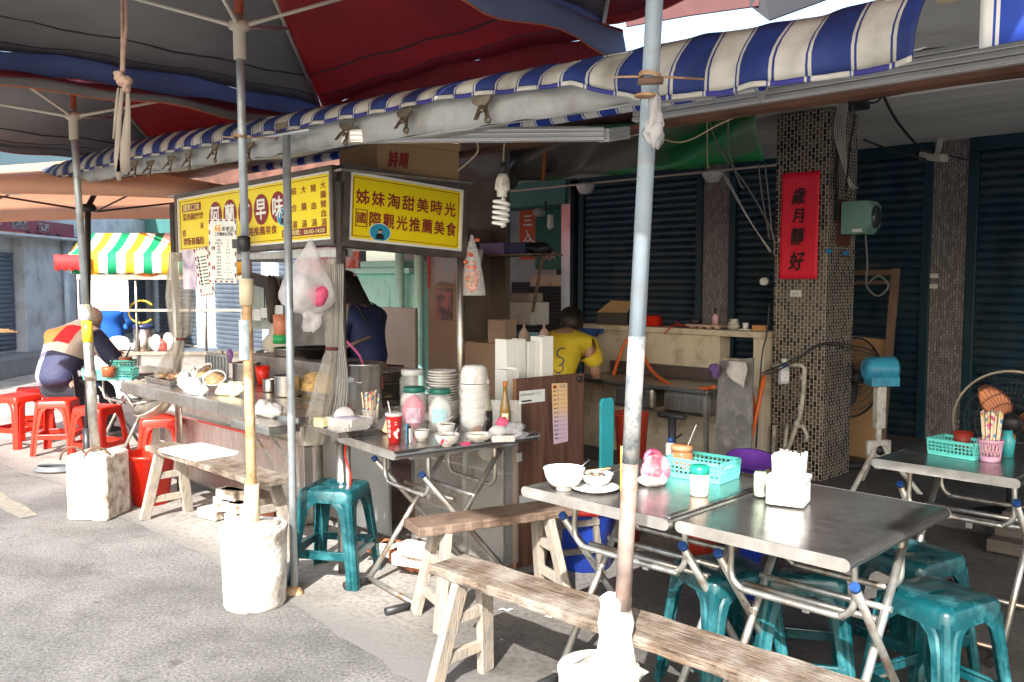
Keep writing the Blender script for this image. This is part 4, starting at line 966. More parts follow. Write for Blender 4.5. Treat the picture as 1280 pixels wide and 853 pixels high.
# right-hand sign (u = -3.86)
pl = PU(429, 256, -3.86); pr = PU(583, 277, -3.86)
sg2, L2 = sign_between('shop_sign', 'yellow sign with two lines of maroon lettering facing the tables', pl, pr, .40)
H2 = .43
a, b = sign_frame(sg2, L2, H2, fr=.036, ifr=.014); Wd, Hh = 2*a, 2*b
for i, ch in enumerate('姊妹淘甜美時光'): m = MB(); put_text(m, ch, -a+Wd*(.095+.134*i), b*.34, Hh*.235, y=.0025, wd=Wd*.108, bold=.03); m.build('maroon_character', MAR, sg2)
for i, ch in enumerate('國際觀光推薦美食'): m = MB(); put_text(m, ch, -a+Wd*(.09+.118*i), -b*.34, Hh*(.17 if i == 0 else .235), y=.0025, wd=Wd*(.07 if i == 0 else .098), bold=.03); m.build('maroon_character', MAR, sg2)
m = MB()
x0 = -a+Wd*.09
for (p, q, r_, s_) in ((-.05, .05, .205, .225), (-.05, .05, -.225, -.205), (-.05, -.043, -.205, .205), (.043, .05, -.205, .205)):
    m.box(x0+p*Wd, x0+q*Wd, .0015, .003, -b*.34+r_*Hh*.62, -b*.34+s_*Hh*.62)
m.build('character_border', MAR, sg2)
m = MB(); portrait(m, -a+Wd*.25, -b*.74, Wd*.095, Hh*.15, .0); m.build('portrait_badge', PORT, sg2)

# cardboard box on the sign
t = thing('cardboard_box', 'cardboard carton with two printed characters on top of the yellow signs', 'box', PU(474, 212, -3.90), 0)
a_ = PU(443, 200, -3.9); 
t.location = PU(472, 213, -3.93); t.rotation_euler = (0, 0, R(40))
t.location.z = 2.07
m = MB(); Lb = .55; m.box(0, Lb, 0, .42, 0, .17); m.build('carton', CARD, t, bevel=.004)
m = MB(); m.add([(0, 0, .17), (Lb, 0, .17), (Lb, -.02, .205), (0.0, -.03, .21)], [(0, 1, 2, 3)]); m.build('flap', CARD, t, solid=.004)
m = MB(); put_text(m, '詩', .10, .085, .085, y=-.002, wd=.06, bold=.05, shear=.15); put_text(m, '晴', .17, .085, .085, y=-.002, wd=.055, bold=.05, shear=.15); m.build('print', MAR, t)

# glass / acrylic cabinet with pink plates, brown board
t = thing('acrylic_cabinet', 'scratched clear acrylic cabinet under the crowded table', 'cabinet', W(-3.22, 3.06, TZ), A45-R(8)+R(8))
ACR = mat('scratched_acrylic', (.62, .62, .58), .15, 0, var=.1, alpha=.2, spec=.6)
MB().box(-.62, .10, .0, .006, .04, .70).build('front_pane', ACR, t)
MB().box(.10, .106, .006, .10, .04, .70).build('side_pane', ACR, t)
for x_, y_, w_ in ((-.62, 0, .02), (.10, 0, .012), (-.2, .02, .03), (-.62, .38, .02)): MB().beam((x_, y_, 0), (x_, y_, .72), w_, w_).build('upright', TUBE, t)
for z in (.24, .50): MB().box(-.61, .09, .02, .38, z, z+.012).build('shelf', STEELV, t)
PINKP = mat('pink_melamine', (.70, .16, .22), .35)
t2 = thing('plate_stack', 'stack of pink plates inside the acrylic cabinet', 'plates', W(-3.62, 3.22, .52), A45)
for i in range(9): MB().lathe([(0, 0), (.06, 0), (.095, .012), (.098, .015), (.06, .004), (0, .004)], (0, 0, i*.012), 20).build('plate', PINKP, t2)
t2 = thing('bowl_stack', 'stack of white bowls inside the acrylic cabinet', 'bowls', W(-3.40, 3.24, .52), A45)
for i in range(6): MB().lathe([(0, 0), (.04, 0), (.075, .04), (.078, .042), (.05, .006), (0, .006)], (0, 0, i*.014), 20).build('bowl', WHITEP, t2)
def walnut(nt, N, L, b, out):
    tc = N.new('ShaderNodeTexCoord'); mp = N.new('ShaderNodeMapping'); mp.inputs['Scale'].default_value = (14, 14, 1.2); L.new(tc.outputs['Object'], mp.inputs[0])
    n = N.new('ShaderNodeTexNoise'); n.inputs['Scale'].default_value = 2; n.inputs['Detail'].default_value = 8; n.inputs['Distortion'].default_value = .6; L.new(mp.outputs[0], n.inputs['Vector'])
    r = N.new('ShaderNodeValToRGB'); r.color_ramp.elements[0].position = .3; r.color_ramp.elements[1].position = .7
    r.color_ramp.elements[0].color = (.055, .022, .014, 1); r.color_ramp.elements[1].color = (.17, .085, .058, 1)
    L.new(n.outputs['Fac'], r.inputs[0]); L.new(r.outputs[0], b.inputs['Base Color']); b.inputs['Roughness'].default_value = .42
WALN = node_mat('walnut_laminate', walnut)
pa = G(645, 710, 0); ub, wb_, _ = UW(pa)
bd = thing('brown_board', 'tall brown wood laminate board with a pink and yellow calendar sheet taped to it', 'board', W(-3.13, 3.16, TZ), R(38))
BW = .47; BH = .985
MB().box(0, BW, 0, .02, 0, BH).build('panel', WALN, bd, bevel=.003)
MB().box(-.006, .0, -.002, .022, 0, BH).build('edge_band', mat('tan_edge_band', (.32, .16, .08), .5), bd)
LABEL = mat('paper_label', (.70, .72, .72), .6, var=.04)
m = MB(); m.box(.02, .19, -.0015, -.0003, BH-.13, BH-.065, m=0); put_text(m, 'chroni111', .09, BH-.083, .018, y=-.002, wd=.13, m=1); m.box(.035, .10, -.0025, -.0017, BH-.122, BH-.114, m=1)
m.build('paper_label', [LABEL, BLKI], bd)
def calm(nt, N, L, b, out):
    tc = N.new('ShaderNodeTexCoord'); s = N.new('ShaderNodeSeparateXYZ'); L.new(tc.outputs['Object'], s.inputs[0])
    mr = N.new('ShaderNodeMapRange'); mr.inputs[1].default_value = BH-.36; mr.inputs[2].default_value = BH-.06; L.new(s.outputs[2], mr.inputs[0])
    r = N.new('ShaderNodeValToRGB'); r.color_ramp.elements[0].position = .35; r.color_ramp.elements[0].color = (.62, .46, .58, 1); r.color_ramp.elements[1].position = .65; r.color_ramp.elements[1].color = (.75, .50, .24, 1)
    L.new(mr.outputs[0], r.inputs[0]); L.new(r.outputs[0], b.inputs['Base Color']); b.inputs['Roughness'].default_value = .6
m = MB(); m.add([(.235, -.002, BH-.04), (.345, -.002, BH-.045), (.352, -.002, BH-.36), (.25, -.002, BH-.365)], [(0, 3, 2, 1)], m=0)
for r_ in range(12):
    z = BH-.085-r_*.023
    m.box(.247+.001*r_, .263+.001*r_, -.0035, -.0028, z, z+.005, m=1).box(.275, .283, -.0035, -.0028, z-.003, z+.008, m=3).box(.292, .336, -.0035, -.0028, z+.001, z+.003, m=3)
m.box(.247, .268, -.0035, -.0028, BH-.068, BH-.052, m=2); put_text(m, '08', .31, BH-.06, .022, y=-.0035, wd=.04, m=3)
m.build('calendar_sheet', [node_mat('calendar_print', calm), BLKI, MAR, mat('grey_ink', (.25, .25, .32), .6)], bd)
MB().box(.02, .22, -.0015, -.0003, .33, .38).build('tape_strip', mat('pale_tape', (.5, .55, .6), .4), bd)
MB().lathe([(0, 0), (.016, 0), (.018, .006), (.012, .012), (0, .013)], (.435, 0, BH-.03), 16, T=Matrix.Rotation(R(90), 4, 'X')).build('black_knob', BLACKP, bd)
for z in (.70, .56): MB().box(.0, .03, -.012, -.002, z, z+.045).build('hinge_plate', mat('hinge_plate', (.6, .6, .58), .4, .5), bd, bevel=.002)
# teal board + red bin behind the brown board
t = thing('turquoise_board', 'narrow turquoise plastic board standing right of the brown board', 'board', W(-2.98, 3.66, TZ), R(38))
MB().prism([(0, 0), (.095, 0), (.095, .83), (.08, .85), (.015, .85), (0, .83)], 0, .018, lambda a, b, c: Vector((a, c, b))).build('slab', mat('turquoise_plastic', (.04, .42, .50), .4, var=.08), t, bevel=.004)
t = thing('red_bin', 'tall tapered red plastic bin behind the turquoise board', 'bin', W(-3.02, 3.98, TZ), A45)
MB().lathe([(0, 0), (.05, 0), (.095, .72), (.102, .73), (.095, .74), (.09, .73), (.045, .02), (0, .02)], n=28).build('bin_body', mat('dull_red_plastic', (.30, .03, .015), .45, var=.15), t)
# ================================================================ small things
PINK = mat('pink_film', (.80, .12, .25), .35, 0, var=.25, scale=30, transluc=.2)
CERW = [(0, 0), (.028, 0), (.030, .006), (.026, .010)]
def bowl_prof(r, h, foot=.4, th=.004, flare=0.):
    o = [(0, .004), (r*foot*.9, .004), (r*foot*.95, 0), (r*foot, 0), (r*foot*.96, h*.16)]
    o += [(r*(foot+(1-foot)*math.sin(R(90)*k)), h*(.16+.84*(1-math.cos(R(90)*k)))) for k in (.2, .4, .6, .8, .93)]
    o += [(r*(1+flare), h)]
    inn = [(max(0, q-th), z+th*.6) for q, z in reversed(o[5:-1])]
    return o+[(r*(1+flare)-th, h)]+inn+[(0, h*.16+th)]
BROTH = mat('brown_broth', (.30, .17, .08), .2, var=.4, scale=40)
RICE = mat('pale_noodles', (.62, .50, .33), .6, var=.3, scale=50, bump=.8, bscale=60)
def spoon(t, p0, p1, m=WHITEPL, r=.004):
    p0 = Vector(p0); p1 = Vector(p1)
    MB().tube([p0, p0.lerp(p1, .5), p1], [r*1.3, r*.8, r], 8, flat=.6).build('handle', m, t)
    MB().blob(p0, (r*3.5, r*2.4, r*1.4), n=10, k=6, jig=0).build('scoop', m, t)
def bowl(name, label, loc, r, h, foot=.4, fill=None, fz=.7, m=WHITEP, cat='bowl', group='white bowls on the tables', flare=.04, rot=None):
    t = thing(name, label, cat, loc, 0, group, rot=rot)
    MB().lathe(bowl_prof(r, h, foot, flare=flare), n=32).build('bowl_body', m, t)
    if fill: MB().lathe([(0, h*fz), (r*.93*math.sqrt(fz), h*fz), (r*.9*math.sqrt(fz), h*fz-.004)], n=28, jig=.01).build('contents', fill, t)
    return t
def onA(x, y, zz=.752):
    p = G(x, y, zz); return Vector((p.x, p.y, zz))
HT = .0065+.745+.001
# ---- table A
b = bowl('noodle_bowl', 'tall white ramen bowl with a spoon at the left corner of the steel table', onA(705, 612, HT), .072, .078, .40, BROTH, .75)
spoon(thing('spoon', 'white spoon leaning in the tall ramen bowl', 'spoon', b.location+Vector((.03, .0, .055))), (0, 0, 0), (.062, .01, .052), STEEL)
pl_ = thing('saucer', 'white saucer under the small soup bowl', 'plate', onA(744, 614, HT))
MB().lathe([(0, 0), (.045, 0), (.075, .012), (.085, .016), (.083, .018), (.045, .005), (0, .005)], n=32).build('plate', WHITEP, pl_)
b = bowl('soup_bowl', 'small white soup bowl standing on a saucer by the pole', onA(746, 607, HT+.006), .058, .045, .42, BROTH, .8)
spoon(thing('spoon', 'steel spoon sticking out of the small soup bowl', 'spoon', b.location+Vector((.02, 0, .035))), (0, 0, 0), (.07, .02, .022), STEEL)
t = thing('chopsticks', 'pair of wooden chopsticks across the small soup bowl', 'chopsticks', b.location+Vector((-.02, .01, .049)), R(20))
for q in (0, .008): MB().tube([(-.03, q, .0), (.08, q+.004, .004)], .0025, 6).build('chopstick', mat('bamboo', (.62, .45, .24), .6), t)
t = thing('snack_bag', 'pink plastic bag of sweets with white lower part on the steel table', 'bag', onA(820, 607, HT))
MB().blob((0, 0, .055), (.055, .035, .062), seed=8, jig=.05).build('bag_body', mat('pink_printed_film', (.85, .22, .33), .25, var=.5, scale=28, dirt=(.95, .75, .8), dscale=30, damt=.4, transluc=.25), t)
MB().blob((-.015, -.012, .022), (.052, .03, .024), seed=9, jig=.06).build('white_filling', WHITEPL, t)
MB().tube(arc((-.01, 0, .098), .028, 0, 360, 14, (1, 0, 0), (0, .3, .95)), .009, 8).build('rolled_top', PINK, t)
def basket(label, loc, rz, L=.24, w=.15, h=.075, m=None, cols=12, rows=3, group='turquoise plastic baskets'):
    t = thing('plastic_basket', label, 'basket', loc, rz, group)
    m = m or mat('mint_plastic', (.12, .58, .52), .4, var=.08)
    def side(nm, a, b_, nc):
        a = Vector(a); b_ = Vector(b_); mb = MB(); d = (b_-a); ln = d.length; x = d/ln; nrm = Vector((x.y, -x.x, 0))
        def P(s, z): return a+x*(ln*s)+Vector((0, 0, z))+nrm*(z*.10)
        mb.beam(P(0, h-.006)-nrm*.0, P(1, h-.006), .007, .012); mb.beam(P(0, .009), P(1, .009), .004, .018)
        for i in range(nc+1): mb.beam(P(i/nc, .01), P(i/nc, h-.008), .004, .0052, up=tuple(nrm))
        for r_ in range(1, rows): z = .016+(h-.026)*r_/rows; mb.beam(P(0, z), P(1, z), .0035, .005)
        mb.build(nm, m, t)
    x, y = L/2, w/2
    side('long_side', (-x, -y, 0), (x, -y, 0), cols); side('long_side', (x, y, 0), (-x, y, 0), cols)
    side('short_side', (x, -y, 0), (x, y, 0), int(cols*.6)); side('short_side', (-x, y, 0), (-x, -y, 0), int(cols*.6))
    MB().box(-x, x, -y, y, 0, .004).build('base', m, t); return t
bk = basket('turquoise plastic basket behind the green lidded jar, on the joint of the steel tables', onA(878, 596, HT), A45+R(4), .22, .15, .075)
t = thing('sauce_jar', 'brown lidded glass sauce jar in the turquoise basket', 'jar', onA(853, 592, HT)+Vector((0, .02, .006)))
MB().lathe([(0, 0), (.038, 0), (.042, .01), (.042, .07), (.036, .082), (0, .082)], n=24).build('jar_body', mat('amber_sauce', (.35, .12, .05), .15, var=.3), t)
MB().lathe([(.036, .08), (.043, .082), (.043, .098), (.034, .102), (0, .102)], n=24).build('lid', mat('brown_lid', (.40, .17, .08), .35), t)
spoon(thing('spoon', 'white spoon handle sticking up from the brown sauce jar', 'spoon', t.location+Vector((.02, 0, .09))), (0, 0, 0), (.035, 0, .09), WHITEPL)
t = thing('blue_cap_bottle', 'small bottle with a blue cap behind the brown sauce jar', 'bottle', t.location+Vector((-.03, .07, 0)))
MB().lathe([(0, 0), (.02, 0), (.02, .09), (.01, .1), (0, .1)], n=16).build('bottle_body', WHITEPL, t); MB().lathe([(.012, .098), (.012, .118), (0, .118)], n=16).build('cap', BLUECAP, t)
t = thing('spice_jar', 'cylindrical spice jar with a green lid beside the turquoise basket', 'jar', onA(874, 619, HT))
MB().lathe([(0, 0), (.030, 0), (.032, .006), (.032, .075), (0, .075)], n=28).build('jar_body', mat('beige_powder_jar', (.62, .45, .34), .3, var=.25, scale=14, coat=.4), t)
MB().lathe([(.031, .075), (.034, .077), (.034, .100), (.028, .105), (0, .105)], n=28).build('lid', mat('green_lid', (.01, .25, .17), .35), t)
t = thing('stick', 'white stick end resting in the turquoise basket', 'stick', onA(905, 600, HT)+Vector((0, .02, .03)))
MB().tube([(0, 0, 0), (.05, .02, .02)], .005, 8).build('rod', WHITEPL, t)
# ---- table B
t = thing('drink_can', 'slim green and white can beside the tissue box', 'can', onA(950, 620, HT))
MB().lathe([(0, 0), (.020, 0), (.022, .005), (.022, .075), (.019, .082), (.019, .085), (0, .083)], n=24).build('can_body', mat('printed_can', (.45, .55, .42), .3, .4, var=.7, scale=40), t)
TISS = mat('tissue_paper', (.80, .79, .77), .9, var=.02, transluc=.2)
t = thing('tissue_box', 'white acrylic tissue box overflowing with paper sticks, in full sun', 'tissue box', onA(985, 628, HT), R(-30))
MB().prism(rsq(.062, .012), 0, .085, lambda a, b, c: Vector((a, b*.95, c))).build('box_body', WHITEPL, t, bevel=.003)
MB().prism(rsq(.066, .012), .0, .012, lambda a, b, c: Vector((a, b*.95, c+.08))).build('rim', WHITEPL, t, bevel=.002)
m = MB(); rgx = random.Random(5)
for i in range(70):
    x, y = rgx.uniform(-.048, .048), rgx.uniform(-.045, .045); hh = .165+rgx.uniform(-.008, .012)-abs(x)*.1
    m.tube([(x*.9, y*.9, .06), (x*1.02+rgx.uniform(-.003, .003), y, hh)], .0052, 6)
m.build('paper_sticks', TISS, t); t.children[-1]['kind'] = 'stuff'
# purple basin on a blue tub behind the tables
t = thing('blue_tub', 'round blue plastic tub under the purple basin', 'tub', W(-2.02, 3.75, 0)); tl = t.location.copy()
MB().lathe([(0, 0), (.13, 0), (.17, .52), (.18, .53), (.17, .54), (0, .53)], n=28).build('tub_body', mat('blue_plastic', (.02, .06, .42), .4), t)
t = thing('purple_basin', 'wide purple plastic basin lying behind the tissue box', 'basin', PW(938, 592, 3.70)); tl = t.location
t.location.z = max(.60, t.location.z+.02); t.rotation_euler = (R(14), 0, 0); t.scale = (.7, .7, .7)
MB().lathe([(0, 0), (.07, 0), (.09, .01), (.13, .055), (.165, .075), (.17, .078), (.16, .072), (.125, .05), (.085, .012), (0, .008)], n=36, jig=.012).build('basin_body', mat('purple_plastic', (.16, .05, .36), .35, var=.2, transluc=.2), t)
# tubs between the board and table A
t = thing('blue_tub', 'blue tub with a red lid behind the table legs', 'tub', G(745, 715, 0)+Vector((-.05, .10, .006)))
MB().lathe([(0, 0), (.135, 0), (.155, .30), (.165, .31), (0, .31)], n=28).build('tub_body', mat('blue_plastic', (.02, .06, .42), .4), t)
MB().lathe([(.17, .30), (.175, .315), (.165, .33), (.06, .345), (0, .345)], n=28).build('lid', mat('red_lid', (.6, .03, .03), .35), t)
t = thing('red_bowl', 'red plastic bowl on the floor under the tables', 'bowl', G(880, 700, 0)+Vector((0, .1, .2)))
MB().lathe(bowl_prof(.12, .09, .5), n=24).build('bowl_body', REDPL, t)
MB().lathe([(0, -.2), (.1, -.2), (.1, 0), (0, 0)], n=20).build('pedestal', mat('dull_red_plastic', (.45, .05, .02)), t)
# stray white papers on the dark ground
t = thing('small_litter', 'scrap of white paper on the dark ground under the table', 'litter', G(795, 690, 0)+Vector((0, 0, .008)))
MB().grid(lambda i, j: Vector((.05*i, .02*j, .003*math.sin(i*6)*j)), 6, 2).build('paper', TISS, t, solid=.001)

# ---- table C (shade, right)
bk = basket('turquoise plastic basket with a white spoon on the shaded table at the right', PW(1198, 560, 3.95), A45+R(-8), .19, .13, .07)
bk.location.z = HT
q = bk.location
t = thing('red_caddy', 'dark red plastic cup in the basket on the shaded table', 'cup', q+Vector((.05, .06, .004)))
MB().lathe([(0, 0), (.03, 0), (.04, .085), (.037, .085), (.028, .004), (0, .004)], n=20).build('cup_body', mat('dull_red_plastic', (.45, .05, .02)), t)
spoon(thing('spoon', 'white plastic spoon leaning out of the basket on the shaded table', 'spoon', q+Vector((.03, -.03, .03))), (0, 0, 0), (.10, .02, .08), WHITEPL, .005)
t = thing('chopstick_cup', 'pink lattice cup full of wrapped chopsticks on the shaded table', 'cup', PW(1238, 567, 3.92), A45); t.location.z = HT; q = t.location.copy()
PKB = mat('pink_lattice_plastic', (.72, .38, .52), .4, var=.1)
m = MB()
for k in range(18):
    a = 2*math.pi*k/18; 
    for s in (-1, 1): m.tube([(.036*math.cos(a), .036*math.sin(a), .004), (.045*math.cos(a+s*.5), .045*math.sin(a+s*.5), .085)], .0024, 5)
m.build('lattice_wall', PKB, t)
MB().lathe([(.043, .078), (.048, .078), (.048, .09), (.043, .09), (.043, .078)], n=28).build('rim', PKB, t)
MB().lathe([(0, 0), (.038, 0), (.040, .022), (.036, .022), (.034, .004), (0, .004)], n=28).build('base', PKB, t)
def wrapmat(nt, N, L, b, out):
    tc = N.new('ShaderNodeTexCoord'); v = N.new('ShaderNodeTexVoronoi'); v.inputs['Scale'].default_value = 75; L.new(tc.outputs['Object'], v.inputs['Vector'])
    r = N.new('ShaderNodeValToRGB'); r.color_ramp.interpolation = 'CONSTANT'
    cs = [(0, (.78, .62, .42)), (.45, (.75, .10, .25)), (.58, (.80, .68, .5)), (.74, (.08, .25, .5)), (.82, (.8, .55, .1)), (.9, (.8, .7, .55))]
    while len(r.color_ramp.elements) < len(cs): r.color_ramp.elements.new(.5)
    for e, (p, c) in zip(r.color_ramp.elements, cs): e.position = p; e.color = (*c, 1)
    s = N.new('ShaderNodeSeparateColor'); L.new(v.outputs['Color'], s.inputs[0]); L.new(s.outputs[0], r.inputs[0]); L.new(r.outputs[0], b.inputs['Base Color']); b.inputs['Roughness'].default_value = .4
WRAP = node_mat('printed_chopstick_wrapper', wrapmat)
def sticks(t, n, r, z0, z1, seed, spread=1.5, rad=.0042):
    rg = random.Random(seed)
    for i in range(n):
        a = rg.uniform(0, 6.28); q = r*math.sqrt(rg.uniform(.05, 1)); x, y = q*math.cos(a), q*math.sin(a)
        zz = z1+rg.uniform(-.01, .008)
        o = MB().tube([(x*.8, y*.8, z0), (x*spread, y*spread, zz)], rad, 6).build('wrapped_chopstick', WRAP, t)
sticks(t, 30, .028, .01, .20, 3)
for nm, col, dx, dy, r_ in (('teal_cup', (.05, .4, .42), .12, .09, .03), ('clear_bottle', (.5, .55, .55), .2, .05, .025)):
    t = thing(nm, nm.replace('_', ' ')+' at the right edge of the shaded table', nm.split('_')[1], q+Vector((dx, dy, 0)))
    MB().lathe([(0, 0), (r_*.8, 0), (r_, .07), (r_*.6, .09), (r_*.6, .11), (0, .11)], n=20).build('vessel', mat(nm, col, .3), t)

# ================================================================ middle table
def onM(x, y): p = G(x, y, HT); return Vector((p.x, p.y, HT))
TRAYM = STEEL
t = thing('steel_tray', 'shallow steel tray with white takeout boxes on the corner of the crowded table', 'tray', onM(432, 541), A45-R(8))
def tray(mb, x, y, h, th=.003):
    r0 = [(a*x, b*y, 0) for a, b in ((-.94, -.92), (.94, -.92), (.94, .92), (-.94, .92))]; r1 = [(a*x, b*y, h) for a, b in ((-1, -1), (1, -1), (1, 1), (-1, 1))]
    r2 = [(a*x, b*y, h) for a, b in ((-.97, -.95), (.97, -.95), (.97, .95), (-.97, .95))]; r3 = [(a*x*.99, b*y*.99, th) for a, b, _ in [(p[0]/x, p[1]/y, 0) for p in r0]]
    loft(mb, [r0, r1, r2, r3], smooth=False)
m = MB(); tray(m, .14, .11, .030); m.build('pan', TRAYM, t, bevel=.002)
t2 = thing('takeout_box', 'stack of white paper takeout trays in the steel tray', 'box', t.location+Vector((0, .01, .006)), A45)
for i in range(3):
    m = MB(); tray(m, .095, .07, .035); m.build('box', WHITEPL, t2, loc=(.01*i, .004*i, .018*i), rz=.06*i)
t2 = thing('foam_lid', 'round white foam lid lying on the takeout trays', 'lid', t.location+Vector((-.01, .02, .078)), 0, rot=(R(50), 0, R(10)))
MB().lathe([(0, 0), (.045, 0), (.05, .006), (.045, .012), (0, .014)], n=28).build('disc', WHITEPL, t2)
t2 = thing('plastic_packet', 'crumpled pale lilac plastic bag on the takeout trays', 'bag', t.location+Vector((.02, -.01, .062)), 0)
MB().blob((0, 0, 0), (.08, .05, .022), seed=12, jig=.2).build('bag_body', mat('lilac_film', (.72, .70, .85), .25, transluc=.3), t2)
t2 = thing('yellow_box', 'small white and yellow packet at the left end of the steel tray', 'packet', t.location+Vector((-.12, -.0, .03)), R(-30))
MB().box(-.03, .03, -.02, .02, 0, .045).build('packet', mat('yellow_white_packet', (.8, .72, .4), .5, var=.3, scale=20), t2, bevel=.003)
t = thing('straw_holder', 'clear cup full of pink topped printed straws', 'cup', onM(472, 541)+Vector((-.05, .10, 0)), 0)
MB().lathe([(0, 0), (.035, 0), (.045, .10), (.043, .10), (.033, .004), (0, .004)], n=24).build('cup', CLEAR, t)
sticks(t, 26, .03, .01, .185, 9, 1.45)
m = t
t2 = thing('snack_carton', 'small tilted yellow and red carton in front of the straws', 'carton', onM(478, 543)+Vector((.02, .02, .004)), 0, rot=(0, R(22), R(-20)))
MB().box(-.025, .025, -.012, .012, 0, .10).build('carton', mat('yellow_print', (.85, .72, .45), .5, var=.4, scale=30, dirt=(.75, .1, .08), dscale=18, damt=.3), t2, bevel=.002)
t = thing('paper_cup', 'red printed paper cup with a white straw', 'cup', onM(493, 553), 0)
REDCUP = mat('red_printed_paper', (.70, .03, .03), .4, var=.05)
MB().lathe([(0, 0), (.026, 0), (.038, .128), (.040, .131), (.038, .133), (.036, .128), (.025, .004), (0, .004)], n=32).build('cup_body', REDCUP, t)
MB().lathe([(.0378, .122), (.041, .127), (.041, .134), (.034, .137), (0, .137)], n=32).build('rim_lid', WHITEPL, t)
mm = MB()
def wrapf(r0, r1, hh):
    def f(a, b):
        rr = r0+(r1-r0)*b/hh+.0008; an = -math.pi/2+a/rr; return Vector((rr*math.cos(an), rr*math.sin(an), b))
    return f
f_ = wrapf(.026, .038, .128)
put_text(mm, '吉', -.022, .10, .018, f=f_, bold=.03); put_text(mm, '祥', -.022, .078, .018, f=f_, bold=.03)
put_text(mm, '如', -.022, .056, .018, f=f_, bold=.03); put_text(mm, '意', -.022, .034, .018, f=f_, bold=.03)
for k, z in enumerate((.095, .085, .03)): mm.add([f_(.006+.012*i, z+q) for i, q in ((0, 0), (1, 0), (1, .003), (0, .003))], [(0, 1, 2, 3)])
for (x, z, s) in ((.010, .045, .010), (.022, .060, .008), (.016, .028, .007)): mm.add([f_(x+s*math.cos(k), z+s*math.sin(k)*1.2) for k in [i*.785 for i in range(8)]], [tuple(range(8))])
mm.build('white_print', SWHT, t)
MB().tube([(-.012, 0, .11), (-.028, 0, .19)], .003, 8).build('straw', WHITEPL, t)
t = thing('sauce_sachets', 'upright blue and black sauce packets beside the red cup', 'packets', onM(508, 553)+Vector((.012, 0, 0)), R(-20))
for i in range(3): MB().box(-.010+.008*i, -.004+.008*i, -.012, .012, 0, .085-.01*i).build('packet', [mat('blue_packet', (.05, .3, .55), .4, var=.4, scale=60), BLACKP, SWHT][i], t)
def jar(name, label, loc, r, h, lid, fillm, labelm=None, gr='big lidded jars on the crowded table', fh=.8):
    t = thing(name, label, 'jar', loc, 0, gr)
    MB().lathe([(0, 0), (r*.92, 0), (r, .01), (r, h*.78), (r*.8, h*.88), (r*.8, h*.9)], n=32).build('glass', GLASS, t)
    MB().blob((0, 0, h*fh*.5+.004), (r*.93, r*.93, h*fh*.5), seed=int(r*1e4), jig=.05).build('contents', fillm, t)
    MB().lathe([(0, h*.88), (r*.86, h*.88), (r*.88, h*.89), (r*.88, h-.004), (r*.84, h), (0, h)], n=32).build('lid', lid, t)
    if labelm:
        vs = []; 
        for i in range(9):
            a = -math.pi/2-.6+1.2*i/8
            vs += [((r+.001)*math.cos(a), (r+.001)*math.sin(a), h*.2), ((r+.001)*math.cos(a), (r+.001)*math.sin(a), h*.55)]
        MB().add(vs, [(2*i, 2*i+2, 2*i+3, 2*i+1) for i in range(8)], True).build('label', labelm, t)
    return t
GLID = mat('dark_green_lid', (.01, .14, .10), .4)
jar('candy_jar', 'big glass jar of bright pink film with a dark green lid', onM(517, 541)+Vector((-.005, .08, 0)), .062, .215, GLID, PINK, mat('pink_label', (.75, .5, .6), .4, var=.4, scale=30))
jar('candy_jar', 'big glass jar of white packets with a dark green lid and pale blue label', onM(547, 541)+Vector((.005, .085, 0)), .060, .205, GLID, WHITEPL, mat('blue_label', (.45, .72, .78), .4, var=.2, scale=30))
jar('glass_jar', 'clear jar with red contents behind the straws, left of the stock pot', onM(432, 536)+Vector((-.04, .27, 0)), .065, .23, mat('clear_lid', (.6, .62, .62), .3), mat('red_dark_contents', (.25, .04, .03), .5, var=.5, scale=30), fh=.4)
jar('glass_jar', 'clear lidded jar between the stock pot and the plates', onM(510, 530)+Vector((-.0, .22, .02)), .07, .24, mat('clear_lid', (.6, .62, .62), .3), WHITEPL, fh=.5)
# stock pot with ladle
t = thing('stock_pot', 'tall steel stock pot with a pink handled ladle behind the pink jar', 'pot', onM(462, 540)+Vector((-.10, .42, 0)))
MB().lathe([(0, 0), (.098, 0), (.10, .006), (.10, .285), (.106, .29), (.106, .30), (.098, .30), (.096, .02), (0, .015)], n=36).build('pot_body', STEELV, t)
MB().tube(arc((0, -.104, .22), .02, 0, 180, 8, (1, 0, 0), (0, -.6, -.8)), .004, 8).build('handle', STEELV, t)
MB().tube(spline([(.0, .02, .27), (-.02, .0, .34), (-.09, .0, .42)]), .007, 8).build('ladle', mat('pink_handle', (.75, .15, .35), .4), t)
# plates, nested bowls
t = thing('plate_stack', 'uneven stack of white plates and bowls left of the tall bowl tower', 'plates', onM(560, 540)+Vector((-.04, .22, 0)))
for i in range(11):
    r = .082+.006*math.sin(i*2.3); MB().lathe([(0, 0), (r*.55, 0), (r*.97, .016), (r, .019), (r*.96, .02), (r*.55, .005), (0, .005)], n=30).build('plate', WHITEP, t, loc=(.004*math.sin(i*3), .003*math.cos(i*2), .12+.014*i))
for i in range(5): MB().lathe(bowl_prof(.075, .05, .45), n=28).build('bowl', WHITEP, t, loc=(.003*i, 0, .02*i))
t = thing('bowl_tower', 'tall tower of nested white bowls in a clear bag with upturned bowls on top', 'bowls', onM(591, 545)+Vector((-.0, .16, 0)))
for i in range(15):
    MB().lathe(bowl_prof(.066+.002*math.sin(i*2), .05, .5), n=30).build('bowl', WHITEP, t, loc=(.002*math.sin(i*1.7), .002*math.cos(i*2.1), .013*i+.0))
for i in range(3): MB().lathe([(.068, 0), (.070, .003), (.060, .05), (.045, .064), (.0, .066)], n=30).build('upturned_bowl', WHITEP, t, loc=(0, 0, .235+.012*i))
MB().lathe([(.072, 0), (.076, .08), (.074, .15), (.078, .22)], n=30, jig=.02).build('plastic_sleeve', CLEAR, t)
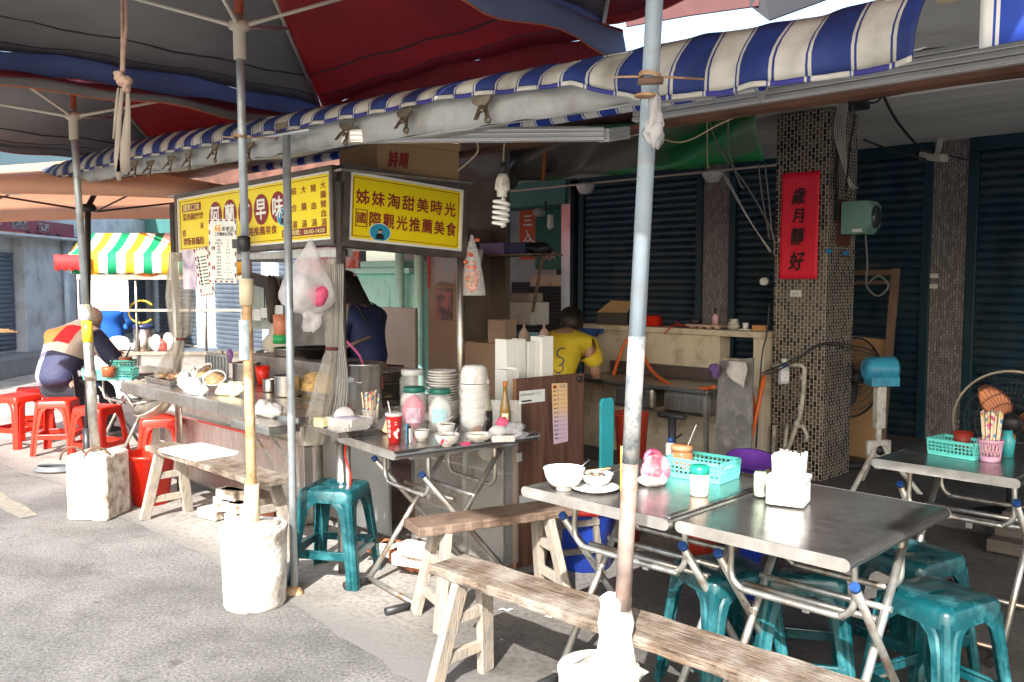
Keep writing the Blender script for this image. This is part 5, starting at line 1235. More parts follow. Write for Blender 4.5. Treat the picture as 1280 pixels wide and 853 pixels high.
t = thing('glass_mug', 'clear glass mug behind the soy sauce bottle', 'mug', onM(616, 540)+Vector((.0, .10, .09)))
MB().lathe([(0, -.09), (.03, -.09), (.032, .055), (.029, .055), (.027, -.08), (0, -.08)], n=24).build('mug_body', GLASS, t)
MB().tube(arc((.03, 0, .02), .025, -90, 90, 8), .004, 8).build('handle', GLASS, t)
def bottle(label, loc, r, h, m, capm, fillm=None, lab=None):
    t = thing('glass_bottle', label, 'bottle', loc, 0, 'sauce bottles on the crowded table')
    MB().lathe([(0, 0), (r*.9, 0), (r, .006), (r, h*.45), (r*.75, h*.58), (r*.42, h*.72), (r*.38, h*.93), (0, h*.93)], n=24).build('glass', m, t)
    if fillm: MB().lathe([(0, .003), (r*1.02, .003), (r*1.02, h*.40), (0, h*.40)], n=24).build('label_band', fillm, t)
    MB().lathe([(r*.46, h*.91), (r*.48, h*.92), (r*.46, h), (0, h)], n=20).build('cap', capm, t); return t
AMB = mat('amber_glass', (.30, .17, .03), .08, 0, var=.3, alpha=.85, spec=.8)
bottle('clear bottle of dark soy sauce with a pale cap', onM(586, 541)+Vector((.085, .06, 0)), .030, .255, mat('greenish_glass', (.35, .36, .24), .06, alpha=.6, spec=.8), mat('pale_cap', (.6, .5, .45), .4), mat('dark_sauce', (.025, .02, .025), .15))
t = bottle('amber glass bottle with an orange cap and white label', onM(612, 541)+Vector((.075, .05, 0)), .026, .245, AMB, mat('orange_cap', (.5, .16, .03), .4))
m = MB(); m.add([(.027*math.cos(a)+0, .027*math.sin(a), z) for a in [-2.2+.25*i for i in range(6)] for z in (.03, .09)], [(2*i, 2*i+2, 2*i+3, 2*i+1) for i in range(5)], True); m.build('label', mat('white_yellow_label', (.8, .75, .5), .5, var=.3, scale=40), t)
t = thing('sauce_jug', 'brown plastic sauce jug left of the soy sauce bottle', 'jug', onM(580, 541)+Vector((.06, .045, 0)))
MB().lathe([(0, 0), (.028, 0), (.03, .005), (.03, .09), (.012, .115), (.010, .135), (0, .135)], n=24).build('jug_body', mat('terracotta_plastic', (.38, .17, .10), .45), t)
bowl('small_bowl', 'small white bowl in front of the white packet jar', onM(527, 551)+Vector((-.0, .0, 0)), .037, .05, .6, BROTH, .9)
bb = bowl('patterned_bowl', 'white bowl with a red rooster mark and a spoon in it', onM(559, 558), .056, .056, .42, BROTH, .8)
mm = MB()
for (x, z, s) in ((-.018, .030, .006), (-.014, .038, .005), (-.022, .022, .004), (.0, .034, .003)):
    mm.add([Vector((x+s*math.cos(k), -math.sqrt(max(0, (.030+.62*z)**2-x*x))-.006, z+s*1.4*math.sin(k))) for k in [i*.785 for i in range(8)]], [tuple(range(8))])
mm.build('rooster_mark', mat('red_glaze', (.65, .03, .05), .3), bb)
spoon(thing('spoon', 'steel spoon leaning in the rooster bowl', 'spoon', bb.location+Vector((.02, 0, .04))), (0, 0, 0), (.035, .0, .055), STEEL, .003)
bb = bowl('small_bowl', 'small white bowl of rice with a white spoon behind the rooster bowl', onM(556, 549)+Vector((0, .07, 0)), .045, .06, .5, RICE, .9)
spoon(thing('spoon', 'white plastic spoon lying across the rice bowl', 'spoon', bb.location+Vector((-.03, -.01, .062))), (0, 0, 0), (.065, 0, .035), WHITEPL, .005)
t = thing('sauce_dish', 'tiny pink plastic dish at the front edge of the crowded table', 'dish', onM(582, 557))
MB().lathe(bowl_prof(.026, .012, .7, .003), n=20).build('dish_body', PINK, t)
t = thing('leaf_bowl', 'pointed white dish with leftovers on the crowded table', 'dish', onM(598, 553)+Vector((0, .02, 0)))
MB().lathe(bowl_prof(.055, .038, .45), n=30, sx=1.15, sy=.9, jig=.03).build('dish_body', WHITEP, t)
MB().lathe([(0, .027), (.045, .026), (.05, .022)], n=20, jig=.06).build('leftovers', mat('leftovers', (.45, .38, .16), .5, var=.5, scale=50), t)
t = thing('food_container', 'white rectangular container with crumpled plastic and a pink bundle', 'container', onM(628, 552)+Vector((0, .02, 0)), R(8))
m = MB(); tray(m, .055, .04, .03); m.build('tub', WHITEPL, t, bevel=.003)
MB().blob((-.02, 0, .045), (.042, .03, .028), seed=21, jig=.12).build('white_bundle', mat('crumpled_white_film', (.75, .75, .77), .25, transluc=.3), t)
MB().blob((.0, .015, .085), (.030, .025, .022), seed=22, jig=.15).build('pink_bundle', PINK, t)
m = MB(); m.blob((.05, 0, .055), (.045, .035, .03), seed=23, jig=.35).blob((.075, -.01, .03), (.03, .03, .02), seed=24, jig=.4); m.build('crumpled_film', mat('crumpled_clear_film', (.6, .6, .62), .12, alpha=.45, var=.3, scale=20, bump=1., bscale=20), t)
t = thing('acrylic_guard', 'small clear acrylic guard standing behind the food container', 'guard', onM(618, 545)+Vector((0, .14, 0)), R(5))
MB().box(-.02, .13, 0, .003, .0, .15).build('sheet', mat('guard_acrylic', (.7, .72, .72), .1, alpha=.3, spec=.8), t)
# folded white cartons piled on the brown board's cabinet
t = thing('folded_cartons', 'tall stacks of white folded paper lunch boxes behind the brown board', 'paper boxes', W(-3.24, 3.30, .0), R(38))
rgc = random.Random(8)
for (x0, x1, y0, z1) in ((-.06, .03, .04, 1.02), (-.0, .14, .12, 1.17), (.15, .23, .12, 1.155), (.235, .32, .10, 1.18)):
    nn = int((x1-x0)/.022)
    for i in range(nn):
        xa = x0+(x1-x0)*i/nn
        MB().box(xa, xa+(x1-x0)/nn-.0015, y0, y0+.10, .80, z1+rgc.uniform(-.006, .006)).build('carton', mat('white_carton', (.78, .78, .74), .65, var=.03), t, bevel=.002, rot=(0, 0, rgc.uniform(-.01, .01)))
MB().box(-.1, .36, .02, .28, .02, .80).build('cabinet_box', GRIME, t)

# ================================================================ things on the counter
def onC(x, y, z=CT): p = G(x, y, z); return Vector((p.x, p.y, z+.002))
BAGW = mat('thin_white_plastic', (.62, .62, .60), .3, var=.1, scale=14, transluc=.3, bump=.9, bscale=14)
t = thing('food_tray', 'steel tray of fried pieces at the far left end of the counter', 'tray', W(-5.78, 2.58, CT+.002), A45)
m = MB(); tray(m, .20, .14, .035); m.build('pan', STEEL, t, bevel=.002)
m = MB(); rg9 = random.Random(2)
for i in range(26): m.blob((rg9.uniform(-.16, .16), rg9.uniform(-.1, .1), .035+rg9.uniform(0, .02)), (.035, .025, .014), n=8, k=5, seed=i, jig=.2)
m.build('fried_pieces', mat('fried_food', (.42, .24, .14), .6, var=.4, scale=30), t); t.children[-1]['kind'] = 'stuff'
t = thing('plastic_bag', 'bright white plastic bag slumped at the counter edge under the tilted bowls', 'bag', onC(240, 492), A45)
m = MB(); m.blob((0, 0, .045), (.12, .06, .055), seed=31, jig=.16).blob((-.07, -.01, .07), (.05, .04, .06), seed=32, jig=.25).blob((.1, 0, .03), (.06, .05, .035), seed=33, jig=.25); m.build('bag_body', BAGW, t)
t = thing('vegetable_bag', 'clear bag of pale greens beside the white bag on the counter', 'bag', onC(285, 494), A45)
m = MB(); m.blob((0, 0, .03), (.10, .06, .038), seed=34, jig=.2).blob((.07, .01, .045), (.06, .05, .04), seed=35, jig=.3); m.build('bag_body', mat('pale_greens', (.50, .50, .34), .35, var=.4, scale=18, transluc=.2), t)
for k, (x, y, ry, lab) in enumerate(((241, 466, 28, 'leftmost of three tilted white soup bowls on the bags'), (259, 462, 15, 'rear one of three tilted white soup bowls on the bags'), (270, 471, -10, 'right one of three tilted white soup bowls on the bags'))):
    p = PW(x, y+8, 2.55+.05*(k == 1)); bowl('soup_bowl', lab, (p.x, p.y, p.z), .068, .05, .45, BROTH, .85, group='tilted soup bowls on the counter', rot=(R(38), R(-ry), R(-30+10*k)))
def pot(label, loc, r, h, m=STEELV, name='steel_pot', fill=None, grp='steel pots on the counter'):
    t = thing(name, label, 'pot', loc, 0, grp)
    MB().lathe([(0, 0), (r*.97, 0), (r, .006), (r, h-.006), (r*1.05, h), (r*1.05, h+.004), (r*.97, h), (r*.95, h*.3), (0, h*.3)], n=30).build('pot_body', m, t)
    if fill: MB().lathe([(0, h*.9), (r*.95, h*.88)], n=24, jig=.02).build('contents', fill, t)
    return t
pot('wide steel pot behind the rusty pole on the counter', onC(305, 478)+Vector((-.02, .10, 0)), .085, .12, fill=BROTH)
t = thing('red_tub', 'tapered red plastic tub right of the rusty pole on the counter', 'tub', onC(326, 482)+Vector((0, .05, 0)))
MB().lathe([(0, 0), (.035, 0), (.05, .12), (.047, .12), (.033, .005), (0, .005)], n=24).build('tub_body', REDPL, t)
pot('small steel cup pot near the straight grey post', onC(337, 490), .042, .075)
pot('tall steel pot just right of the straight grey post', onC(352, 496)+Vector((.03, .02, 0)), .075, .12)
t = thing('tissue_pile', 'pile of crumpled white napkins on the folding shelf of the counter', 'napkins', onC(330, 520, .777), A45)
m = MB(); m.blob((-.0, 0, .04), (.06, .05, .045), seed=41, jig=.22).blob((.08, 0, .035), (.06, .05, .04), seed=42, jig=.25).blob((-.05, -.04, .0), (.03, .03, .06), seed=43, jig=.2); m.build('napkins', TISS, t)
t = thing('noodle_mound', 'mound of yellow noodles heaped on a steel tray behind the tall pots', 'noodles', W(-4.55, 2.92, CT+.01), A45)
m = MB(); m.blob((0, 0, .03), (.20, .12, .10), seed=51, jig=.06); m.build('noodles', mat('yellow_noodles', (.50, .33, .13), .6, var=.5, scale=60, bump=1, bscale=80), t)
m = MB(); tray(m, .24, .15, .03); m.build('tray', STEEL, t)
t = thing('greens_bundle', 'bundle of dark cooked greens with chopsticks behind the vinyl roll', 'food', W(-4.15, 3.02, CT+.01), A45)
m = MB(); rg7 = random.Random(7)
for i in range(16): m.blob((rg7.uniform(-.14, .14), rg7.uniform(-.06, .06), rg7.uniform(0, .08)), (.05, .03, .02), n=8, k=5, seed=i+60, jig=.3)
m.build('greens', mat('dark_food', (.12, .10, .05), .5, var=.6, scale=25), t); t.children[-1]['kind'] = 'stuff'
for i in range(3): MB().tube([(.05+.02*i, 0, .05), (.02+.03*i, -.02, .22)], .005, 6).build('chopstick', mat('red_chopstick', (.55, .12, .08), .5), t)
# grey slatted rack
t = thing('grey_rack', 'grey plastic slatted rack standing at the left end of the stove', 'rack', W(-5.70, 2.86, CT+.002), A45)
m = MB(); m.beam((-.2, 0, .17), (.1, 0, .17), .02, .02).beam((-.2, 0, .01), (.1, 0, .01), .02, .02); m.build('rails', mat('grey_plastic', (.26, .27, .28), .5), t)
for i in range(7): MB().beam((-.19+.046*i, 0, .01), (-.19+.046*i, 0, .17), .014, .02, up=(1, 0, 0)).build('slat', mat('grey_plastic', (.26, .27, .28)), t)
# utensils, steamers and bags on the stove and shelf
for k, (u, w, z, r, h, lab) in enumerate(((-4.30, 3.20, CT-.01, .17, .09, 'wide shallow steel steamer beside the woman'), (-4.32, 3.20, CT+.085, .165, .06, 'upper tier of the steel steamer beside the woman'), (-5.35, 3.2, CT+.17, .12, .05, 'flat steel pan on the stove block'))):
    pot(lab, W(u, w, z+.002), r, h, name='steel_steamer', grp='steel steamers on the stove')
for k, (u, nm, col, lab) in enumerate(((-5.62, 'snack_packet', (.55, .62, .40), 'pale green packet on the wire shelf'), (-5.48, 'snack_packet', (.7, .4, .12), 'orange packet on the wire shelf'), (-5.25, 'plastic_tub', (.7, .3, .16), 'orange tub with a green base on the wire shelf'), (-5.75, 'snack_packet', (.6, .58, .5), 'cream packet at the left end of the wire shelf'))):
    t = thing(nm, lab, nm.split('_')[1], W(u, 3.52, 1.034), A45+.2*k)
    MB().blob((0, 0, .045), (.05, .03, .045), seed=70+k, jig=.1).build('packet_body', mat('packet_%s' % k if False else lab.split()[0]+'_film', col, .4, var=.3, scale=30), t)
for k, (x, y, col, lab) in enumerate(((276, 446, (.72, .62, .52), 'cream paper packet hanging on the stove front'), (287, 445, (.35, .14, .45), 'purple packet hanging on the stove front'))):
    t = thing('hanging_packet', lab, 'packet', PW(x, y, 3.03), A45)
    MB().blob((0, 0, 0), (.035, .015, .05), seed=80+k, jig=.25).build('packet_body', mat(lab.split()[0]+'_wrap', col, .5, var=.4, scale=40), t)
# perforated steel bowl hanging under the counter end
t = thing('hanging_basin', 'steel basin hanging under the left end of the counter', 'basin', W(-5.95, 2.55, .60), 0, rot=(R(25), R(-30), 0))
MB().lathe(bowl_prof(.16, .10, .4), n=30).build('basin_body', BROWNST, t)
MB().tube([(-.15, -.05, .1), (-.05, -.16, .20), (.1, -.1, .1)], .006, 8).build('hook_wire', STEELV, t)

# ================================================================ hanging things
VINYL = mat('clear_vinyl_roll', (.40, .37, .31), .08, 0, var=.3, scale=5, alpha=.42, spec=1., bump=.6, bscale=14)
def curtain(label, p0, p1, pm, r0, r1, seed, tie=.5):
    """rolled clear curtain tied in the middle; p0 top, pm tie, p1 bottom"""
    p0, p1, pm = Vector(p0), Vector(p1), Vector(pm)
    t = thing('vinyl_curtain', label, 'curtain', p0, 0, 'rolled clear vinyl curtains')
    pts = [Vector((0, 0, 0)), (pm-p0)*.5, (pm-p0)*.93, pm-p0, (pm-p0).lerp(p1-p0, .1), (pm-p0).lerp(p1-p0, .5), (pm-p0).lerp(p1-p0, .85), p1-p0]
    rr = [r0*.8, r0, r0*.75, .026, .035, r1*.8, r1, r1*.85]
    N_ = 36; rg = random.Random(seed); ph = rg.uniform(0, 6); vs = []; S = 6; fullp = []; fullr = []
    for i in range(len(pts)-1):
        for k in range(S): fullp.append(pts[i].lerp(pts[i+1], k/S)); fullr.append(rr[i]+(rr[i+1]-rr[i])*k/S)
    fullp.append(pts[-1]); fullr.append(rr[-1])
    for c, r in zip(fullp, fullr):
        for j in range(N_):
            a = 2*math.pi*j/N_; q = r*(1+.16*math.sin(7*a+ph+c.z*3)+.10*math.sin(12*a-ph+c.z*5)); vs.append(c+Vector((q*math.cos(a), q*math.sin(a)*.6, 0)))
    MB().add(vs, [(i*N_+j, i*N_+(j+1) % N_, (i+1)*N_+(j+1) % N_, (i+1)*N_+j) for i in range(len(fullp)-1) for j in range(N_)], True).build('roll', VINYL, t)
    MB().lathe([(.030, -.008), (.036, 0), (.030, .008)], pm-p0, 16, sy=.75).build('tie', mat('maroon_tie', (.12, .02, .03), .6), t)
    return t
curtain('rolled clear curtain with a flared end at the left end of the long yellow sign', PW(225, 316, 2.55), PW(207, 472, 2.55), PW(226, 424, 2.55), .085, .075, 1)
curtain('long rolled clear curtain tied to the corner post of the stall', PW(412, 325, 2.5), PW(390, 556, 2.42), PW(415, 436, 2.5), .04, .062, 2)
t = thing('cable_bundle', 'bundle of pale tubes hanging along the corner post of the stall', 'cables', PW(420, 330, 2.52), 0)
for i in range(7):
    x = -.03+.011*i; MB().tube(spline([(x, 0, 0), (x*.8, .0, -.35), (x*1.1+.01, 0, -.60), (x*1.6-.03, 0, -.85)]), .005, 7).build('tube', mat('pale_tube', (.30, .29, .27), .25), t)
t = thing('plastic_bag', 'white translucent plastic bag with pink contents hanging behind the straight grey post', 'bag', PW(388, 305, 2.40), 0); t.scale = (.9, .9, .95)
def hb(c, r, seed, jig=.1, topz=.1, m=None):
    m = m or MB(); return m.blob(c, r, seed=seed, jig=jig, n=24, k=14)
FILM = mat('milky_film', (.82, .79, .80), .16, var=.2, scale=12, alpha=.42, bump=1., bscale=16, spec=1.)
vs = []; N_ = 28; lev = [(0.03, .006), (-.02, .03), (-.09, .07), (-.17, .12), (-.24, .15), (-.30, .155), (-.345, .11), (-.365, .03)]
for z, r in lev:
    for j in range(N_):
        a = 2*math.pi*j/N_; q = r*(1+.13*math.sin(5*a+z*14)+.09*math.sin(9*a-z*22)+.05*math.sin(14*a+z*40)); vs.append((q*math.cos(a)-.03*(z/-.37), q*math.sin(a)*.55, z+.012*math.sin(4*a)*(r/.12)))
MB().add(vs, [(i*N_+j, (i+1)*N_+j, (i+1)*N_+(j+1) % N_, i*N_+(j+1) % N_) for i in range(len(lev)-1) for j in range(N_)], True).build('bag_skin', FILM, t, sub=1)
MB().blob((.05, -.03, -.27), (.055, .05, .06), seed=91, jig=.1).build('pink_contents', PINK, t)
MB().blob((-.05, .0, -.22), (.05, .04, .07), seed=92, jig=.15).build('white_contents', WHITEPL, t)
MB().blob((.0, -.0, -.40), (.05, .03, .06), seed=93, jig=.35).build('lower_bag', FILM, t)
t = thing('pepper_bag', 'clear plastic bag of red peppers hanging right of the yellow sign', 'bag', PW(590, 298, 3.5), 0)
vs = []; lev = [(0.02, .006), (-.08, .035), (-.2, .055), (-.30, .065), (-.335, .066)]
for z, r in lev:
    for j in range(N_):
        a = 2*math.pi*j/N_; q = r*(1+.06*math.sin(5*a+z*14)); vs.append((q*math.cos(a)+z*-.03, q*math.sin(a)*.5, z))
MB().add(vs, [(i*N_+j, (i+1)*N_+j, (i+1)*N_+(j+1) % N_, i*N_+(j+1) % N_) for i in range(len(lev)-1) for j in range(N_)], True).build('bag_skin', CLEAR, t)
m = MB(); rg2 = random.Random(11)
for i in range(46):
    z = -.31+.24*abs(rg2.gauss(0, .38)); x = rg2.uniform(-.045, .045)*(1+z*1.5); m.blob((x, rg2.uniform(-.02, .02), z), (.018, .012, .012), n=7, k=5, seed=i, jig=.2)
m.build('peppers', mat('red_peppers', (.62, .07, .04), .4, var=.5, scale=50, dirt=(.75, .42, .15), dscale=30, damt=.3), t); t.children[-1]['kind'] = 'stuff'

# ---- menu boards hanging under the long sign
PAPER = mat('laminated_menu', (.72, .74, .68), .25, var=.03)
def menu(label, c, wdt, hgt, rz, rot=None, full=True, w_=2.47):
    t = thing('menu_board', label, 'menu', c, rz, 'laminated menus under the long sign', rot=rot)
    MB().box(-wdt/2, wdt/2, 0, .006, -hgt/2, hgt/2).build('sheet', PAPER, t)
    m = MB()
    for i in range(10):
        f = -wdt/2+wdt*(i+.5)/10
        if i % 2 == 0: m.box(f-wdt*.045, f+wdt*.045, -.001, -.0003, hgt/2-.012, hgt/2-.003).box(f-wdt*.045, f+wdt*.045, -.001, -.0003, -hgt/2+.003, -hgt/2+.012)
    for i in range(12):
        f = -hgt/2+hgt*(i+.5)/12
        if i % 2: m.box(-wdt/2+.003, -wdt/2+.012, -.001, -.0003, f-.012, f+.012).box(wdt/2-.012, wdt/2-.003, -.001, -.0003, f-.012, f+.012)
    m.build('dashed_border', MAR, t)
    m = MB(); k = .02
    if full:
        put_text(m, '年老店', wdt*.20, hgt*.345, .030, y=-.001); put_text(m, '三代傳承古早味', wdt*.05, hgt*.265, .022, y=-.001, wd=wdt*.66)
        rows = ['肉燥飯', '炒米粉・麵', '滷肉', '湯麵', '米苔目', '豬血湯', '大腸湯', '綜合湯', '菜肉湯', '肉羹湯', '隔間肉', '小菜拼盤']
        prs = ['25', '30', '20', '40 . 50', '40 . 50', '30', '35', '40 . 50', '35', '45 . 60', '50 . 80 . 100', '30']
        for i, (a, b) in enumerate(zip(rows, prs)):
            z = hgt*(.17-.0485*i-(.02 if i > 4 else 0)); put_text(m, a, -wdt*.13, z, .0115, y=-.001, bold=.0); put_text(m, b, wdt*.20, z, .0105, y=-.001, bold=.0)
        put_text(m, '外帶請先告知，謝謝光臨', .01, -hgt*.44, .011, y=-.001, wd=wdt*.7, bold=0)
    else:
        for i in range(9): m.box(-wdt*.1, wdt*.3, -.001, -.0004, hgt*(.3-.07*i), hgt*(.3-.07*i)+.006).box(-wdt*.32, -wdt*.2, -.001, -.0004, hgt*(.3-.07*i)-.004, hgt*(.3-.07*i)+.010)
    m.build('black_print', BLKI, t)
    if full:
        m = MB()
        for z0, z1 in ((-.085, .17), (-.42, -.115)): m.prism([(a*.55, b*(z1-z0)*hgt/.10*.5) for a, b in rsq(.048*.5, .012)], -.001, -.0003, lambda a, b, c, z0=z0, z1=z1: Vector((-wdt*.33+a, c, hgt*(z0+z1)/2+b)))
        m.build('maroon_tab', MAR, t)
        m = MB(); put_text(m, '主食', -wdt*.33, hgt*.05, .001, y=-.0015); m = MB()
        for i, ch in enumerate('主食'): put_text(m, ch, -wdt*.33, hgt*(.075-.05*i), .014, y=-.0018)
        for i, ch in enumerate('湯品'): put_text(m, ch, -wdt*.33, hgt*(-.24-.05*i), .014, y=-.0018)
        m.build('white_print', SWHT, t)
        m = MB(); put_text(m, '66', -wdt*.16, hgt*.36, .048, y=-.001, bold=.05); m.build('orange_print', mat('orange_ink', (.85, .35, .02), .5), t)
    return t
menu('large white laminated menu with a maroon dashed border hanging in front of the sign', PW(278, 314, 2.42), .222, .365, A45+R(22), rot=(0, R(1.5), A45+R(16)))
menu('smaller menu turned away behind the large white menu', PW(255, 340, 2.52), .10, .30, A45, rot=(0, R(-9), A45+R(30)), full=False)
t = thing('photo_poster', 'faded purple toned photo poster left of the white menu', 'poster', PW(237, 337, 2.50), A45+R(8))
MB().box(-.075, .075, 0, .004, -.125, .125).build('print', mat('faded_photo', (.50, .38, .52), .3, var=.6, scale=14, dirt=(.75, .68, .66), dscale=9, damt=.5), t)
# notes strung above the stove
t = thing('paper_notes', 'row of white paper notes hanging across the stall', 'notes', PW(325, 396, 3.3), A45)
for i in range(6): 
    MB().box(-.30+.105*i, -.20+.105*i, 0, .002, -.055+.012*(i % 2)+.012*i, .03+.012*i).build('note', mat('white_note', (.70, .71, .70), .7), t)
t = thing('white_cloth', 'white cloth banner with faint red print hanging behind the stall', 'cloth', PW(572, 338, 4.6), A45)
m = MB(); m.grid(lambda i, j: Vector((-.34+.62*i, .03*math.sin(i*9+j*2), .16-.30*j*(1-.15*math.sin(i*5)))), 24, 8); m.build('cloth', mat('faint_print_cloth', (.68, .64, .62), .8, var=.12, scale=8, transluc=.3, dirt=(.65, .32, .3), dscale=11, damt=.15), t, solid=.003)
MB().box(-.36, -.335, -.01, .0, -.14, .16).build('red_edge', mat('red_edge', (.6, .03, .03), .6), t)

# ---- energy saving bulb on its wire
t = thing('spiral_bulb', 'large white spiral energy saving bulb hanging on a wire', 'light bulb', PW(628, 232, 3.0), 0, rot=(0, R(3), 0))
m = MB(); pts = []
for i in range(120):
    a = i*.27; z = -.065-.0011*i; r = .036*(1 if i > 6 else i/6)*(1 if i < 112 else (120-i)/8); pts.append((r*math.cos(a), r*math.sin(a), z))
m.tube(pts, .0085, 8); m.build('spiral_tube', mat('bulb_white', (.85, .85, .82), .2), t)
MB().lathe([(0, .06), (.02, .055), (.032, .03), (.036, .0), (.036, -.02), (.025, -.03), (.025, -.055), (.0, -.058)], n=24).build('ballast', mat('aged_bulb_plastic', (.72, .70, .62), .35, dirt=(.3, .25, .2), dscale=14, damt=.2), t)
MB().lathe([(0, .11), (.012, .11), (.016, .09), (.017, .055), (0, .055)], n=16).build('socket', BLACKP, t)
BCW = mat('beige_cable', (.42, .34, .22), .6)
p_ = Vector(t.location)
MB().tube(spline([Vector((0, 0, .11)), Vector((.0, 0, .2)), PW(636, 165, 3.0)-p_, PW(628, 158, 3.0)-p_, PW(621, 160, 3.0)-p_]), .0035, 6).build('wire', BCW, t)
t = thing('loose_cable', 'loops of beige cable dangling from the awning arm above the cardboard box', 'cable', PW(593, 158, 3.0)); p_ = Vector(t.location)
def cv(pts, w, r=.0045, m=BCW, nm='cable'): MB().tube(spline([PW(x, y, w)-p_ for x, y in pts]), r, 6).build(nm, m, t)
cv([(578, 178), (586, 164), (594, 157), (602, 168), (612, 176)], 2.85); cv([(572, 214), (586, 202), (597, 190), (596, 178), (592, 174)], 3.05)
t = thing('hanging_cables', 'loops of grey cable hanging before the green tarpaulin', 'cables', PW(890, 130, 5.3)); p_ = Vector(t.location)
GC = mat('grey_cable', (.16, .15, .14), .6)
cv([(900, 122), (886, 128), (889, 160), (905, 195), (935, 235), (965, 290), (968, 320)], 5.35, .006, GC); cv([(915, 132), (910, 160), (913, 195), (925, 230), (930, 236)], 5.35, .006, GC)
cv([(948, 205), (952, 240), (962, 300)], 5.5, .005, GC); cv([(956, 205), (960, 240), (966, 300)], 5.5, .005, GC)
cv([(884, 140), (884, 190), (885, 211)], 5.3, .004, BCW); cv([(900, 212), (930, 265), (963, 316)], 5.7, .003, mat('white_cord', (.6, .58, .54), .6)); cv([(905, 216), (940, 280), (964, 314)], 5.6, .003, mat('white_cord', (.6, .58, .54), .6))
t = thing('grey_rag', 'grey rag knotted round the nearest pole', 'rag', PY(820, 140, 2.3)); MB().blob((0, .02, 0), (.018, .012, .05), seed=95, jig=.35).blob((.0, 0.02, -.05), (.022, .012, .04), seed=96, jig=.4).build('rag', mat('grey_cloth', (.33, .33, .33), .9), t)
MB().lathe([(.026, -.004), (.03, 0), (.026, .004)], Vector((-.025, .02, .045)), 14).build('tie_wire', RUST, t)
# ================================================================ washing place behind the tables
hw = thing('washing_counter', 'stained cream painted half wall with a ledge behind the sink', 'wall', rz=A45)
MB().box(-4.92, -3.58, 5.80, 5.95, .06, 1.07).build('wall_panel', CREAM, hw, bevel=.006)
m = MB(); m.box(-4.94, -3.21, 5.76, 6.0, 1.07, 1.115); m.build('ledge', CREAM, hw, bevel=.006)
m = MB(); m.box(-3.30, -3.21, 5.80, 5.95, .06, 1.07).box(-3.58, -3.30, 5.80, 5.95, .06, .62); m.build('end_panel', CREAM, hw, bevel=.006)
MB().box(-3.58, -3.30, 5.86, 5.90, .86, .90).build('rail', CREAM, hw)
# objects on the ledge
def onW(x, y=None, w=5.87):
    p = PW(x, 405, w); p.z = 1.117; return p
t = thing('red_basin', 'upturned red plastic basin on the cream ledge beside the pole', 'basin', onW(812)); MB().lathe([(0, .085), (.08, .085), (.10, .07), (.105, .0), (.12, -.0), (0, 0)], n=26).build('basin_body', REDPL, t)
t = thing('dark_carton', 'crumpled black and brown carton on the ledge behind the man in yellow', 'carton', onW(768), R(-20)); MB().box(-.13, .13, -.09, .09, 0, .10).build('carton', mat('black_carton', (.035, .03, .025), .6), t, bevel=.004)
m = MB(); m.add([(-.13, -.09, .10), (.13, -.09, .10), (.16, -.02, .19), (-.02, -.03, .2)], [(0, 1, 2, 3)]); m.build('flap', CARD, t, solid=.004)
t = thing('egg_tray', 'pink paper egg tray with small pots on the cream ledge', 'egg tray', onW(884), A45)
MB().box(-.15, .15, -.07, .07, .015, .03).build('tray', mat('pink_pulp', (.48, .32, .26), .9), t)
for i in range(4): MB().lathe([(0, 0), (.02, 0), (.032, .02), (0, .02)], n=12).build('cup', mat('pink_pulp', (.48, .32, .26)), t, loc=(-.11+.073*i, -.03, 0))
for (x, nm, lab, r, h, mm) in ((869, 'black_pot', 'black pot standing on the pink egg tray', .05, .045, BLACKP), (894, 'soap_bottle', 'small pink dish soap bottle with a black pump on the egg tray', .025, .085, mat('pink_soap', (.6, .35, .4), .3))):
    t = thing(nm, lab, nm.split('_')[1], onW(x)+Vector((0, 0, .032)))
    MB().lathe([(0, 0), (r, 0), (r, h*.8), (r*.5, h), (0, h)], n=18).build('vessel', mm, t)
    if 'soap' in nm: MB().lathe([(.008, h), (.008, h+.02), (.014, h+.022), (.014, h+.035), (0, h+.035)], n=12).build('pump', BLACKP, t)
t = thing('bowl_stack', 'short stack of striped bowls on the ledge left of the column', 'bowls', onW(917))
for i in range(3): MB().lathe(bowl_prof(.05-.008*i, .035, .6), n=22).build('bowl', mat('dull_bowl', (.5, .46, .42), .4), t, loc=(0, 0, .022*i))
t = thing('candle_dish', 'white dish with a white cup on the cream ledge', 'dish', onW(932)); MB().lathe([(0, 0), (.055, 0), (.06, .008), (0, .01)], n=22).build('dish', WHITEP, t); MB().lathe([(0, .01), (.022, .01), (.022, .055), (0, .055)], n=18).build('cup', WHITEP, t)
t = thing('wood_block', 'orange brown wooden block at the column end of the ledge', 'block', onW(950), A45); MB().box(-.05, .05, -.03, .03, 0, .04).build('block', mat('orange_wood', (.5, .25, .1), .6), t, bevel=.003)
t = thing('cord', 'thin red cord looped on the cream ledge', 'cord', onW(842)); MB().tube(spline([(-.1, -.14, -.05), (-.04, -.13, .01), (0, -.1, .02), (.01, -.05, .05), (.02, -.1, .02), (.09, -.08, .015), (.12, -.08, .0)]), .005, 6).build('cord', REDPL, t)
